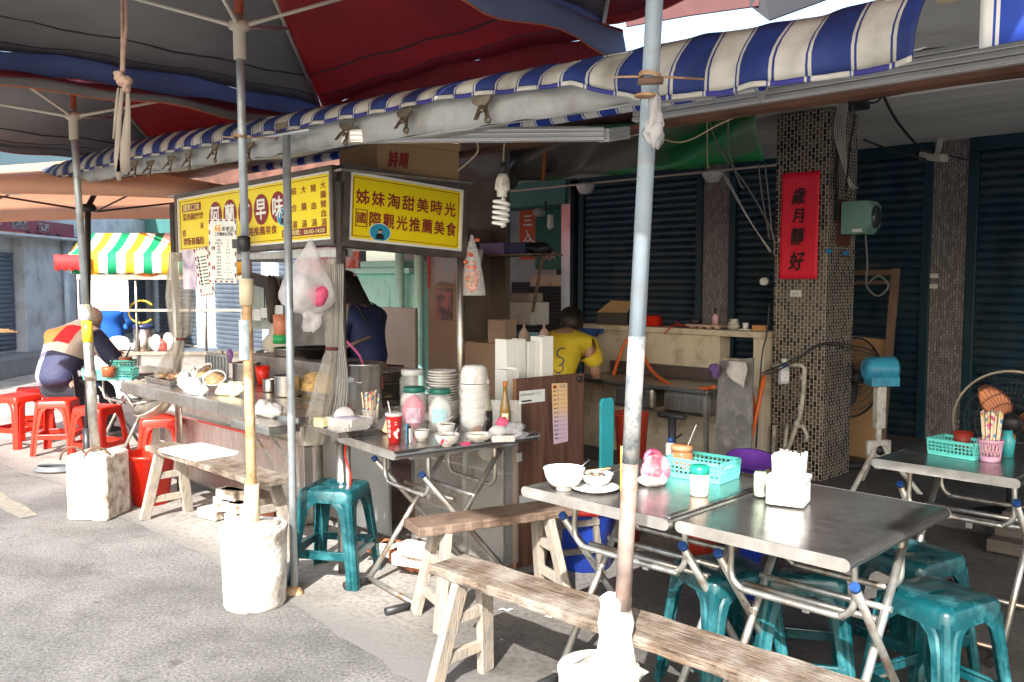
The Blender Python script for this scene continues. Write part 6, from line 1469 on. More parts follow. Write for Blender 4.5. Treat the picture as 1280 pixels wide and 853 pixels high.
# sink
sk = thing('steel_sink', 'double bowl stainless sink bolted in front of the cream half wall', 'sink', rz=A45)
m = MB(); m.box(-4.60, -3.30, 5.20, 5.78, .70, .73); m.build('sink_top', mat('dull_sink_steel', (.38, .38, .38), .35, 1., var=.2, dirt=(.15, .13, .11), damt=.3), sk, bevel=.006)
MB().box(-4.60, -3.30, 5.76, 5.79, .73, .82).build('splashback', mat('dark_splashback', (.12, .09, .08), .4, .3), sk)
for u0 in (-4.16, -3.70): MB().box(u0, u0+.38, 5.24, 5.66, .53, .70).build('sink_bowl', STEELV, sk, bevel=.03)
for u in (-4.58, -3.33): MB().beam((u, 5.24, .06), (u, 5.24, .7), .03, .03).build('sink_leg', TUBE, sk)
m = MB(); m.tube([(-3.60, 5.22, .52), (-3.60, 5.22, .12)], .03, 12).tube([(-3.72, 5.22, .52), (-3.50, 5.22, .52)], .02, 10).tube([(-3.60, 5.22, .34), (-3.52, 5.22, .40)], .008, 6); m.build('drain_pipe', mat('dark_drain', (.05, .055, .06), .4), sk)
# hose
HOSE = mat('orange_hose', (.68, .13, .02), .42, var=.1)
t = thing('orange_hose', 'orange garden hose hooked over the cream half wall above the sink', 'hose'); 
MB().tube(spline([PW(764, 480, 5.5), PW(772, 452, 5.6), PW(784, 425, 5.68), PW(797, 425, 5.68), PW(812, 460, 5.6), PW(840, 482, 5.35), PW(870, 487, 5.3), PW(893, 484, 5.2)]), .014, 10).build('hose', HOSE, t)
t = thing('orange_hose', 'orange hose hanging in a loop beside the grey board near the column', 'hose')
MB().tube(spline([PW(939, 490, 5.3), PW(944, 520, 5.25), PW(936, 556, 5.2), PW(945, 520, 5.2), PW(955, 470, 5.3)]), .016, 10).build('hose', HOSE, t)
# grey board with rags
gb = thing('grey_board', 'scratched grey board leaning at the end of the sink', 'board', rz=A45)
pa, pb, pc, pd = [PW(x, y, 5.02) for x, y in ((893, 600), (940, 600), (938, 448), (896, 452))]
ua, ub_, uc, ud = [UW(p)[0] for p in (pa, pb, pc, pd)]
MB().add([(ua, 5.0, .07), (ub_, 5.0, .07), (uc, 5.06, pc.z), (ud, 5.06, pd.z)], [(0, 1, 2, 3)]).build('board', mat('scratched_grey_board', (.17, .165, .16), .7, var=.35, scale=8, dirt=(.30, .29, .28), dscale=14, damt=.15), gb, solid=.02)
t = thing('rag', 'white rag with a red edge hanging over the grey board', 'rag', PW(921, 460, 4.96), A45)
MB().grid(lambda i, j: Vector((-.07+.13*i+.01*math.sin(j*5), -.01*math.sin(i*6), .04-.19*j*(.35+.65*i*(1.3-i*.5)))), 8, 8).build('cloth', mat('white_rag', (.5, .47, .45), .9, var=.15, scale=20), t, solid=.006)
t = thing('rag', 'purple rag at the left corner of the grey board', 'rag', PW(894, 460, 4.99), A45); MB().blob((0, 0, -.02), (.035, .02, .05), seed=97, jig=.3).build('cloth', mat('purple_rag', (.14, .08, .22), .9), t)
t = thing('blue_cloth', 'blue cloth draped over the half wall right of the man in yellow', 'cloth', PW(742, 415, 5.72), A45)
MB().grid(lambda i, j: Vector((-.16+.30*i, -.03-.03*math.sin(i*8)*j, .03-.17*j*(.6+.4*math.sin(i*4+1)))), 12, 6).build('cloth', mat('blue_cloth', (.03, .09, .32), .85), t, solid=.006)

# ================================================================ column fittings
cf = -2.995
po = thing('couplet_poster', 'red paper with four black calligraphy characters on the tiled column', 'poster', W(-2.99, 5.893, 0), A45)
p1, p2, p3, p4 = [UW(PW(x, y, 5.893)) for x, y in ((978, 217), (1026, 213), (1022, 349), (974, 349))]
c0u = -2.99
redp = mat('red_rice_paper', (.85, .018, .05), .6, var=.05, scale=3, bump=.4, bscale=5)
def pg(i, j):
    a = (1-i)*(1-j)*Vector((p1[0], 0, p1[2]))+i*(1-j)*Vector((p2[0], 0, p2[2]))+i*j*Vector((p3[0], 0, p3[2]))+(1-i)*j*Vector((p4[0], 0, p4[2]))
    return Vector((a.x-c0u, -.004-.004*math.sin(i*7+j*3)-.006*(i > .9)*j, a.z))
MB().grid(pg, 12, 16).build('paper', redp, po, solid=.0015)
for ch, j, hh, sh in (('歲', .225, .115, .1), ('月', .41, .10, .05), ('靜', .60, .12, .1), ('好', .83, .13, .15)):
    a = pg(.48, j); mm = MB(); put_text(mm, ch, a.x, a.z, hh, y=-.016, wd=hh*.80, bold=.03, shear=sh, wob=.018); mm.build('character', BLKI, po)
t = thing('wall_socket', 'small white socket plate on the column under the red paper', 'socket', PW(995, 367, 5.89), A45)
MB().box(-.042, .042, -.010, .008, -.024, .024).build('plate', WHITEPL, t, bevel=.003)
mm = MB(); [mm.box(x-.003, x+.003, -.012, -.0095, -.004, .004) for x in (-.018, 0, .018)]; mm.build('slots', BLACKP, t)
t = thing('door_buzzer', 'round white bell button on the left side of the column', 'bell', PW(958, 352, 5.95), A45); MB().lathe([(0, 0), (.03, 0), (.03, .05), (.02, .06), (0, .06)], n=18, T=Matrix.Rotation(R(90), 4, 'X')).build('bell', WHITEPL, t)
# meter box
mtr = thing('meter_box', 'grey green electricity meter box with a round glass on the side of the column', 'meter', PU(1052, 278, -2.79), R(0))
mtr.scale = (.84, .84, .84); mtr.location = W(-2.66, 6.12, 1.885); mtr.rotation_euler = (0, 0, A45)
MG = mat('grey_green_enamel', (.16, .30, .26), .35, var=.1)
m = MB(); m.prism([(-.17, -.09), (.10, -.09), (.17, -.02), (.17, .14), (.13, .18), (-.17, .18)], -.12, .10, lambda a, b, c: Vector((a*.72+.0, c, b))); m.build('case', MG, mtr, bevel=.006)
MB().box(-.24, -.14, -.10, .12, -.18, .20).build('mounting_board', mat('dark_red_board', (.10, .03, .025), .7), mtr)
Tm = Matrix.Rotation(R(90), 4, 'Y'); MB().lathe([(.075, 0), (.078, .02), (.06, .03), (0, .035)], Vector((.115, -.01, .05)), n=26, sx=1.25, T=Tm).build('glass_dial', mat('dark_dial', (.03, .035, .04), .12, coat=.5), mtr)
MB().box(-.02, .06, -.128, -.121, -.075, -.05).build('name_plate', LABEL, mtr)
t = thing('cable_bundle', 'bundle of grey cables running down the column into the meter box', 'cables')
GC2 = mat('pale_grey_cable', (.36, .34, .30), .6)
for i in range(6): MB().tube(spline([W(-2.72+.012*i, 5.86, 2.70), W(-2.74+.014*i, 5.84, 2.5), W(-2.70+.010*i, 5.88, 2.3-.03*i), W(-2.66+.006*i, 5.98, 2.12)]), .0055, 6).build('cable', GC2, t)
MB().tube([W(-2.78, 5.99, 2.7), W(-2.78, 5.99, 1.9)], .013, 8).build('conduit', BLACKP, t)
t = thing('grey_conduit', 'grey conduit curling below the meter box', 'conduit')
MB().tube(spline([W(-2.62, 6.1, 1.83), W(-2.60, 6.1, 1.6), W(-2.6, 6.1, 1.45), W(-2.52, 6.1, 1.38), W(-2.45, 6.1, 1.45), W(-2.52, 6.1, 1.52), W(-2.60, 6.1, 1.46)]), .007, 7).build('conduit', mat('dark_grey_cable', (.12, .13, .14), .5), t)
# white pipework low on the column
t = thing('white_pipes', 'old white water pipes bent around the lower front of the column', 'pipes', rz=A45)
WP = mat('grimy_white_pipe', (.52, .48, .42), .5, var=.15, dirt=(.2, .18, .15), damt=.3, dscale=12)
def cp(x, y, dy=0): u, w, z = UW(PW(x, y, 5.85)); return Vector((u, 5.85+dy, z))
MB().tube([cp(966, 457), cp(1002, 457), cp(1006, 461), cp(1003, 500), cp(1000, 520), cp(990, 548), cp(984, 565)], .017, 10).build('pipe', WP, t)
MB().tube([cp(966, 575), cp(968, 532), cp(984, 531), cp(981, 560), cp(980, 575)], .015, 10).build('pipe', WP, t)
MB().tube([cp(990, 535), cp(1004, 533), cp(1009, 545), cp(1007, 552)], .015, 10).build('pipe', WP, t)
for x, y in ((1004, 472), (1001, 510), (996, 530)): MB().lathe([(.021, -.02), (.023, 0), (.021, .02)], cp(x, y), n=14).build('pipe_joint', WP, t)
t = thing('spray_bottle', 'small sanitizer bottle with a blue neck hanging on the column pipes', 'bottle', PW(980, 465, 5.80))
MB().lathe([(0, -.085), (.038, -.085), (.04, -.08), (.04, .02), (.028, .04), (0, .04)], n=22, sy=.6).build('bottle_body', mat('clear_grey_plastic', (.55, .58, .62), .2, alpha=.85), t)
MB().lathe([(.018, .04), (.02, .045), (.02, .06), (0, .06)], n=16).build('blue_neck', BLUECAP, t); MB().lathe([(.012, .06), (.022, .07), (.024, .09), (.0, .10)], n=14).build('nozzle', WHITEPL, t)
MB().box(-.028, .028, -.0265, -.025, -.065, .005).build('label', mat('sanitizer_label', (.72, .66, .68), .5, var=.2, scale=60), t)
t = thing('black_cables', 'tangle of black cables strung from the half wall round the column', 'cables')
for i in range(2): MB().tube(spline([PW(952, 470-3*i, 5.7), PW(975, 462-5*i, 5.7), PW(1000, 448-3*i, 5.72), PW(1025, 432-2*i, 5.8), W(-2.74, 6.05, 1.02+.02*i), W(-2.6, 6.3, .95+.03*i)]), .005, 6).build('cable', BLACKP, t)
MB().tube(spline([PW(962, 380, 5.72), PW(958, 420, 5.72), PW(952, 450, 5.7), PW(945, 560, 5.6)]), .006, 6).build('cable', BLACKP, t)
# CCTV
t = thing('security_camera', 'small cream security camera on a bracket at the grey pilaster', 'camera', PW(1172, 197, 7.9), A45)
MB().box(-.16, .08, -.05, .05, -.035, .035).build('housing', mat('cream_housing', (.5, .47, .4), .5), t, bevel=.015, rot=(0, R(12), R(-20)))
MB().beam((0, 0, .03), (0, .06, .16), .035, .035).build('bracket', mat('cream_housing', (.5, .47, .4)), t); MB().lathe([(.03, 0), (.03, .02), (0, .02)], n=16, c=(-.17, .03, .04), T=Matrix.Rotation(R(-90), 4, 'Y')).build('lens', BLACKP, t)

# ================================================================ tripod with blue motor
tp_ = PW(1100, 600, 6.3)
t = thing('motor_tripod', 'white painted tripod stand carrying a sky blue motor beside the column', 'tripod', (tp_.x*.0+G(1096, 622, 0).x, G(1096, 622, 0).y, .0), R(10))
TW = mat('worn_white_enamel', (.55, .54, .50), .45, var=.1, dirt=(.25, .2, .16), dscale=14, damt=.25)
for a in (200, 320, 80): MB().tube(spline([(.03*math.cos(R(a)), .03*math.sin(R(a)), .36), (.10*math.cos(R(a)), .10*math.sin(R(a)), .26), (.30*math.cos(R(a)), .30*math.sin(R(a)), .02)]), .017, 8).build('leg', TW, t)
MB().tube([(0, 0, .2), (0, 0, .72)], .02, 12).build('column', TW, t); MB().box(-.035, .035, -.03, .03, .48, .775).build('bracket', TW, t, bevel=.01)
MB().box(-.09, .09, -.02, .02, .28, .40).build('yoke', TW, t, bevel=.015)
MB().lathe([(0, -.03), (.03, -.03), (.035, 0), (0, .0)], Vector((0, -.03, .33)), n=8, T=Matrix.Rotation(R(90), 4, 'X')).build('knob', BLACKP, t)
SKY = mat('sky_blue_enamel', (.04, .30, .48), .35, var=.12, dirt=(.03, .12, .2), dscale=8, damt=.2)
mo = MB().lathe([(0, -.12), (.06, -.115), (.085, -.09), (.088, .09), (.07, .10), (.0, .10)], Vector((0, 0, .885)), n=26, T=Matrix.Rotation(R(90), 4, 'Y')).box(-.085, .105, -.07, .07, .775, .84).build('motor', SKY, t, bevel=.004)
mo.rotation_euler = (0, 0, R(-10))
MB().lathe([(.0, 0), (.07, 0), (.065, .012), (.0, .012)], Vector((.098, 0, .885)), n=22, T=Matrix.Rotation(R(90), 4, 'Y')).build('fan_grille', mat('dark_blue_grille', (.01, .06, .10), .4), mo)
# wooden frame
t = thing('easel', 'old wooden easel standing behind the blue motor', 'easel', rz=A45)
WD = mat('dull_brown_timber', (.14, .085, .06), .8, var=.3)
def fw(x, y, w=6.9): u, ww, z = UW(PW(x, y, w)); return Vector((u, w, z))
MB().beam(fw(1058, 341), fw(1124, 341), .05, .045).build('top_bar', WD, t, bevel=.003); MB().beam(fw(1058, 354), fw(1120, 353), .04, .03).build('lower_bar', WD, t, bevel=.003)
MB().beam(fw(1120, 336), Vector((fw(1100, 560).x, 6.9, .06)), .06, .05).build('upright', WD, t, bevel=.004)
# cardboard sheet and round pedestal fan in the arcade
t = thing('cardboard_sheet', 'large flat cardboard leaning beside the column behind the dark fan', 'cardboard', rz=A45)
MB().add([(-3.12, 6.75, .07), (-2.78, 6.75, .07), (-2.78, 6.95, 1.02), (-3.12, 6.95, 1.04)], [(0, 1, 2, 3)]).build('sheet', CARD, t, solid=.012)
def cage_fan(label, loc, R_, rz, bladem, cagem, hub=BLACKP, tilt=0, rings=5, spokes=56, stand=None, blades=3):
    t = thing('industrial_fan', label, 'fan', loc, 0, 'industrial fans in the arcade', rot=(R(90)+tilt, 0, rz))
    m = MB(); tor = lambda r, z, th: m.tube([(r*math.cos(2*math.pi*i/40), r*math.sin(2*math.pi*i/40), z) for i in range(41)], th, 6, cap=False)
    for k in range(1, rings+1): tor(R_*k/rings*(.98 if k == rings else 1), .07-.05*(k/rings)**2, .0025)
    for k in range(spokes): a = 2*math.pi*k/spokes; m.tube([(R_*.2*math.cos(a), R_*.2*math.sin(a), .07), (R_*.75*math.cos(a), R_*.75*math.sin(a), .045), (R_*math.cos(a), R_*math.sin(a), .0), (R_*.75*math.cos(a), R_*.75*math.sin(a), -.06), (R_*.2*math.cos(a), R_*.2*math.sin(a), -.08)], .0014, 4)
    m.build('wire_cage', cagem[0], t)
    m = MB(); m.tube([(R_*math.cos(2*math.pi*i/48), R_*math.sin(2*math.pi*i/48), 0) for i in range(49)], .008, 8, cap=False); m.build('outer_ring', cagem[1], t)
    for k in range(blades):
        a = 2*math.pi*k/blades+R(128); m = MB()
        def f(i, j):
            r = R_*(.14+.72*j); w_ = R_*.34*math.sin(math.pi*(.12+.8*j))*1.3; an = a+(i-.5)*w_/r*1.2; return Vector((r*math.cos(an), r*math.sin(an), .03*(i-.5)+.0))
        m.grid(f, 8, 8); m.build('blade', bladem, t, solid=.003)
    MB().lathe([(0, .05), (.04, .045), (.06, .02), (.06, -.12), (0, -.13)], n=22).build('motor_hub', hub, t)
    MB().tube([(0, 0, -.11), (0, -R_*1.05, -.11), (0, -loc[2]+.08, -.10)], .02, 10).build('pole', BLACKP, t)
    MB().lathe([(0, -.02), (.2, -.02), (.18, .02), (0, .03)], Vector((0, -loc[2]+.09, -.10)), n=24, T=Matrix.Rotation(R(90), 4, 'X')).build('base', BLACKP, t)
    return t
p = PW(1264, 529, 5.6)
cage_fan('big pedestal fan with copper coloured blades behind the shaded table', (p.x, p.y, p.z), .30, R(-35), mat('copper_blade', (.34, .12, .055), .35, .5, var=.2), (mat('dark_wire', (.06, .06, .06), .4, .6), mat('rusty_cream_ring', (.45, .36, .28), .6, var=.3)))
p = PW(1067, 472, 6.5)
cage_fan('dark pedestal fan turned sideways against the cardboard', (p.x, p.y, p.z), .30, R(28), BLACKP, (mat('dark_wire', (.06, .06, .06)), BLACKP))
# wooden pallets / steps at right
t = thing('timber_step', 'low dark timber step along the arcade floor at the right', 'step', rz=A45)
for i in range(3): MB().box(-1.5, .8, 5.15+.13*i, 5.26+.13*i, .02+.05*i, .09+.05*i).build('plank', mat('dark_plank', (.10, .085, .075), .7, var=.3, scale=6, stretch=(1, 12, 12)), t, bevel=.006)

# ================================================================ behind the stall: boards, shelf, mint cabinet
bp = thing('plywood_kiosk', 'beige plywood kiosk wall with a square hatch behind the stall', 'kiosk', rz=A45)
BEI = mat('beige_plywood', (.40, .27, .185), .75, var=.08, scale=3)
kw = 4.70
def ku(x, y=400, w=kw): u, ww, z = UW(PW(x, y, w)); return u, z
u1, u2, u3, u4 = ku(535)[0], ku(573)[0], ku(640)[0], ku(662)[0]
MB().box(u1, u2, kw, kw+.03, .02, 1.78).box(u2, u3+.1, kw, kw+.03, .02, 1.0).build('front_wall', BEI, bp, bevel=.004)
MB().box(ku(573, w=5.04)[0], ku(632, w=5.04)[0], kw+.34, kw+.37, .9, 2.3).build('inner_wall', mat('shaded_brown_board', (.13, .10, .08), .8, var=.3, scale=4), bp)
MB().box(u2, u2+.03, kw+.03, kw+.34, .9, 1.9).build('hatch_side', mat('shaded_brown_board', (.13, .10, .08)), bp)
MB().box(u2, u3+.1, kw+.03, kw+.34, .98, 1.0).build('hatch_shelf', BEI, bp)
u5 = ku(540)[0]
MB().box(ku(545)[0], ku(566)[0], kw-.006, kw-.001, 1.16, 1.42).build('kiosk_poster', mat('dark_red_poster', (.25, .12, .12), .5, var=.9, scale=12, dirt=(.6, .12, .1), dscale=12, damt=.2), bp)
t = thing('grey_pillar', 'dirty grey square pillar above the kiosk hatch', 'pillar', rz=A45)
MB().box(ku(573, 300, 5.25)[0], ku(630, 300, 5.25)[0], 5.25, 5.33, .02, 2.75).build('shaft', mat('dirty_grey_plaster', (.17, .155, .145), .85, var=.2, scale=3, dirt=(.09, .08, .07), dscale=2, damt=.4), t, bevel=.01)
t = thing('wire_shelf', 'rusty wire wall shelf carrying the purple boxes', 'shelf', PW(630, 318, 4.75), A45)
MB().box(-.30, .32, -.02, .32, -.012, 0).build('shelf_deck', mat('rusty_shelf', (.20, .13, .09), .6, .4, var=.4, scale=30), t)
MB().beam((.22, .2, -.01), (.0, .32, -.45), .02, .02).build('brace', mat('rusty_shelf', (.20, .13, .09)), t)
q = Vector(t.location)
for (x0, x1, h, col, lab, nm, cat) in ((-.28, .0, .09, (.20, .13, .26), 'dusty purple box on the wire shelf', 'purple_box', 'box'), (.0, .22, .085, (.025, .025, .09), 'navy blue box on the wire shelf', 'navy_box', 'box')):
    t2 = thing(nm, lab, cat, q+Vector((0, 0, .002)), A45); MB().box(x0, x1-.004, .0, .28, 0, h).build('box_body', mat(nm, col, .6), t2, bevel=.008)
t2 = thing('black_bag', 'black crumpled bag at the right end of the wire shelf', 'bag', q+W(.27, .1, .035)-W(0, 0, 0)); MB().blob((0, 0, 0), (.09, .07, .05), seed=98, jig=.3).build('bag_body', BLACKP, t2)
# ribbed brown bundle + bags behind the cartons
t = thing('paper_bag_stack', 'ribbed stack of brown paper bags in front of the hatch', 'paper bags', PW(620, 415, 4.4), A45)
for i in range(14): MB().box(-.085+.0125*i, -.074+.0125*i, 0, .12, -.08+.003*math.sin(i*5), .085+.004*math.sin(i*3)).build('paper_bag', mat('kraft_paper', (.30, .20, .14), .85, var=.1), t)
for k, (x, y) in enumerate(((655, 415), (680, 415))):
    t = thing('hanging_bag', ['left', 'right'][k]+' one of two knotted clear bags behind the white cartons', 'bag', PW(x, y, 4.2)); 
    MB().lathe([(.012, .05), (.006, .03), (.03, 0), (.04, -.05), (.03, -.09), (0, -.1)], n=20, jig=.08).build('bag_body', mat('brownish_film', (.40, .28, .22), .25, alpha=.8, var=.3, scale=20), t)
t = thing('blue_net', 'teal patterned cloth under the two knotted bags', 'cloth', PW(652, 430, 4.6), A45); MB().box(-.14, .18, 0, .02, -.08, .09).build('cloth', mat('teal_pattern', (.10, .17, .19), .8, var=.7, scale=30), t)
t = thing('steel_partition', 'plain steel sheet partition behind the woman', 'partition', rz=A45)
u1, u2 = UW(PW(470, 400, 4.3))[0], UW(PW(519, 400, 4.3))[0]
MB().box(u1, u2, 4.3, 4.33, .02, 1.27).build('sheet', mat('brown_steel', (.36, .29, .25), .4, .8, var=.12, scale=3), t, bevel=.004)
t = thing('mint_cabinet', 'mint green painted metal cabinet with thick pipes behind the woman', 'cabinet', rz=A45)
MINT = mat('mint_green_paint', (.36, .78, .68), .55, var=.07, scale=3, dirt=(.3, .6, .54), dscale=9, damt=.05)
mw = 6.6
u1, u2, u3 = [UW(PW(x, 360, mw))[0] for x in (446, 495, 518)]
MB().box(u1, u3, mw, mw+.5, .0, 1.56).build('case', MINT, t, bevel=.01)
MB().box(u1-.14, u3+.02, mw-.10, mw+.5, 1.56, 1.63).build('lid', MINT, t, bevel=.015); MB().box(u1+.1, u3-.2, mw-.02, mw+.5, 1.63, 1.72).build('upper_duct', MINT, t, bevel=.02)
mm = MB(); ua = u1+.08; ub = u2-.12; mm.box(ua, ub, mw-.008, mw-.002, .5, 1.42); mm.build('door_panel', MINT, t, bevel=.003)
for x, w, r in ((500, mw-.12, .055), (524, mw-.22, .055)):
    u = UW(PW(x, 360, w))[0]; MB().tube([(u, w, 0), (u, w, 1.80)], r, 16).build('pipe', MINT, t)
t = thing('orange_signboard', 'orange hanging signboard with three white characters deep in the arcade', 'sign', PW(662, 295, 9.2), A45)
dpt = .0
p_a, p_b = UW(PW(650, 295, 9.2)), UW(PW(676, 295, 9.2)); ww_ = abs(p_b[0]-p_a[0])/2
MB().box(-ww_, ww_, 0, .05, -.34, .38).build('panel', mat('orange_red_vinyl', (.62, .10, .03), .5), t)
for i, ch in enumerate('三入口'): mm = MB(); put_text(mm, ch, -ww_*.15, .22-.22*i, .17, y=-.004, wd=ww_*.85, bold=.03); mm.build('character', SWHT, t)
mm = MB()
for k in range(3): mm.beam((-ww_, -.004, -.30+.07*k), (ww_*.1, -.004, -.19+.07*k), .004, .028, up=(0, 0, 1)); mm.beam((ww_*.1, -.004, -.19+.07*k), (ww_, -.004, -.30+.07*k), .004, .028)
mm.build('chevrons', SWHT, t)
t = thing('green_signboard', 'dark green sign box lettered ERA below the arcade ceiling', 'sign', PW(695, 295, 8.9), A45)
p_a, p_b = UW(PW(672, 295, 8.9)), UW(PW(726, 295, 8.9)); ww_ = abs(p_b[0]-p_a[0])/2
MB().box(-ww_, ww_+.1, 0, .3, -.45, .40).build('panel', mat('dark_green_vinyl', (.02, .13, .10), .5), t, bevel=.01)
mm = MB(); put_text(mm, 'ERA', -ww_*.35, -.27, .14, y=-.004, bold=.03); mm.build('lettering', mat('pinkish_white', (.6, .35, .4), .5), t)
t = thing('cream_shutter_box', 'cream roller shutter box deep in the arcade', 'shutter box', PW(690, 352, 9.0), A45); MB().box(-.42, .36, 0, .3, -.07, .09).build('box_body', CREAM, t, bevel=.008)
t = thing('dark_grille', 'dark slatted steel gate under the cream shutter box', 'gate', rz=A45)
ug = UW(PW(640, 390, 9.3))[0]; 
shutter(ug, ug+1.25, 9.3, .0, 1.45, pitch=.05).build('slats', mat('dark_grey_gate', (.05, .05, .052), .5), t)
t = thing('white_cabinet', 'small white wall cabinet behind the hanging bags', 'cabinet', PW(651, 392, 5.6), A45); MB().box(-.17, .16, 0, .2, -.10, .10).build('case', WHITEPL, t, bevel=.006); MB().box(-.13, .145, -.012, 0, -.085, .085).build('door', WHITEPL, t, bevel=.003)
MB().box(-.15, .10, .0, .18, .105, .18).build('carton_on_top', mat('dusty_carton', (.36, .33, .28), .8), t)
t = thing('ceiling_fan', 'small wall fan hanging under the arcade ceiling', 'fan', PW(682, 262, 8.0), A45)
MB().tube([(0, 0, .1), (0, 0, -.02)], .012, 8).build('stem', BLACKP, t); MB().lathe([(0, .05), (.06, .04), (.085, 0), (.06, -.05), (0, -.06)], Vector((-.08, -.03, -.03)), n=20).build('fan_head', mat('grey_fan_head', (.3, .3, .3), .4), t); MB().lathe([(0, .05), (.035, .05), (.04, -.10), (0, -.14)], Vector((.08, 0, -.12)), n=16).build('lamp', WHITEPL, t)

# ================================================================ neighbouring shophouse further along, closes the view
nb = thing('neighbour_shophouse', 'pale neighbouring shophouse with grey shutters behind the stall', 'building', rz=A45)
PALE = mat('pale_grey_render', (.42, .44, .46), .8, var=.08, scale=2, dirt=(.28, .28, .28), dscale=3, damt=.2)
GRS = mat('slate_grey_shutter', (.10, .125, .16), .45, .2, var=.15)
MB().box(-12, -7.3, 9.9, 10.1, 0, 2.75).build('rear_wall', PALE, nb)
MB().box(-30, -12, 8.4, 8.6, 0, 2.6).build('street_wall', PALE, nb)
for u0 in (-14.4, -16.9, -19.6): shutter(u0, u0+2.0, 8.39, .1, 2.1, pitch=.09).build('roller_shutter', GRS, nb); [MB().box(q_, q_+.12, 8.30, 8.42, 0, 2.3).build('shutter_jamb', mat('light_blue_grey_paint', (.40, .48, .55), .5), nb, bevel=.01) for q_ in (u0-.12, u0+2.0)]
MB().box(-10.6, -10.2, 8.2, 8.6, 0, 2.7).build('pillar', PALE, nb, bevel=.01)
MB().box(-30, -7.1, 8.0, 8.4, 2.4, 2.9).build('lintel', mat('teal_fascia', (.06, .18, .17), .6), nb)
MB().box(-8.9, -8.1, 9.84, 9.9, .1, 2.1).build('door', mat('dark_doorway', (.05, .055, .06), .6), nb)
# pink awning beyond the stall
PNK = mat('pink_awning_cloth', (.70, .17, .14), .8, transluc=.5)
t = thing('pink_awning', 'faded pink awning sheet glowing in the sun beyond the striped awning', 'awning', rz=A45)
MB().grid(lambda i, j: Vector((-11.5+5.7*i, 4.2+2.0*j, 2.36+.30*j+.03*math.sin(i*9)-.05*math.sin(math.pi*j))), 30, 8).build('sheet', PNK, t, solid=.004)
for k in range(4): MB().tube([(-11.3+1.8*k, 4.2, 2.34), (-11.3+1.8*k, 6.2, 2.62)], .014, 8).build('rafter', GALV, t)
MB().tube([(-11.5, 4.2, 2.33), (-5.8, 4.2, 2.33)], .018, 8).build('edge_tube', GALV, t)

# ================================================================ building across the street at the far left
lb = thing('street_building', 'white building with slate shutters and a maroon shop sign across the street', 'building', (-7.9, 0, 0), 0)
MB().box(-6, -.25, 9, 26, 0, 2.25).build('wall', mat('pale_render_wall', (.46, .48, .50), .8, var=.07), lb)
MB().box(-6, -.1, 9, 26, 2.25, 2.75).build('fascia', PALE, lb, bevel=.01); MB().box(-6, -.3, 9, 26, 2.75, 4.6).build('upper_wall', mat('pale_aqua_render', (.30, .40, .40), .8, var=.06), lb)
MB().box(-6, .3, 9, 26, 2.16, 2.20).build('eave', PALE, lb, bevel=.01)
Ts = Matrix.Rotation(R(90), 4, 'Z')
def sh2(y0, y1, x=-.22, z0=.35, z1=1.98):
    mb = MB(); n = int((z1-z0)/.075); vs = []
    for i in range(n):
        z = z0+i*.075
        for a, b in ((0, 0), (.25, .014), (.6, .018), (.85, .012)): vs += [(x+b, y0, z+a*.075), (x+b, y1, z+a*.075)]
    mb.add(vs, [(2*i+1, 2*i, 2*i+2, 2*i+3) for i in range(len(vs)//2-1)]); return mb
SL = mat('slate_shutter', (.085, .11, .145), .42, .2, var=.12)
sh2(11.0, 14.35).build('roller_shutter', SL, lb); sh2(16.4, 19.5).build('roller_shutter', SL, lb)
MB().box(-.25, -.05, 14.4, 16.3, 0, 2.2).build('pier', PALE, lb, bevel=.01)
for y in (15.6, 16.1): MB().tube([(.02, y, 0), (.02, y, 2.2)], .05, 12).build('downpipe', mat('blue_grey_pipe', (.38, .44, .5), .5), lb)
MB().box(-.3, .35, 9, 26, 0, .30).build('plinth', mat('dark_plinth', (.20, .20, .20), .8), lb, bevel=.02)
MB().box(-.02, .06, 11.2, 15.85, 2.20, 2.46).build('sign_panel', mat('maroon_sign', (.16, .008, .03), .5, var=.15), lb)
MB().box(-.0, .08, 11.2, 15.9, 2.185, 2.20).build('sign_trim', WHITEPL, lb)
def fx(a, b): return Vector((.064, a, b))
for i, ch in enumerate('古早麵店'): mm = MB(); put_text(mm, ch, 12.7+.70*i, 2.36, .13, f=fx, wd=.40, bold=.05); mm.build('character', mat('cream_letters', (.6, .52, .5), .5), lb)
for i, ch in enumerate('平價餐飲'): mm = MB(); put_text(mm, ch, 14.35+.32*i, 2.245, .055, f=fx, wd=.2, bold=.02); mm.build('small_character', mat('pink_letters', (.45, .2, .25), .5), lb)
rgb_ = random.Random(4); mm = MB()
for i in range(30): y = 11.3+i*.10; mm.add([fx(y+.05*math.cos(k), 2.225+.018*math.sin(k)) for k in (0, 1, 2, 3, 4, 5)], [(0, 1, 2, 3, 4, 5)])
mm.build('orange_floral_border', mat('ochre_print', (.42, .15, .03), .6), lb)

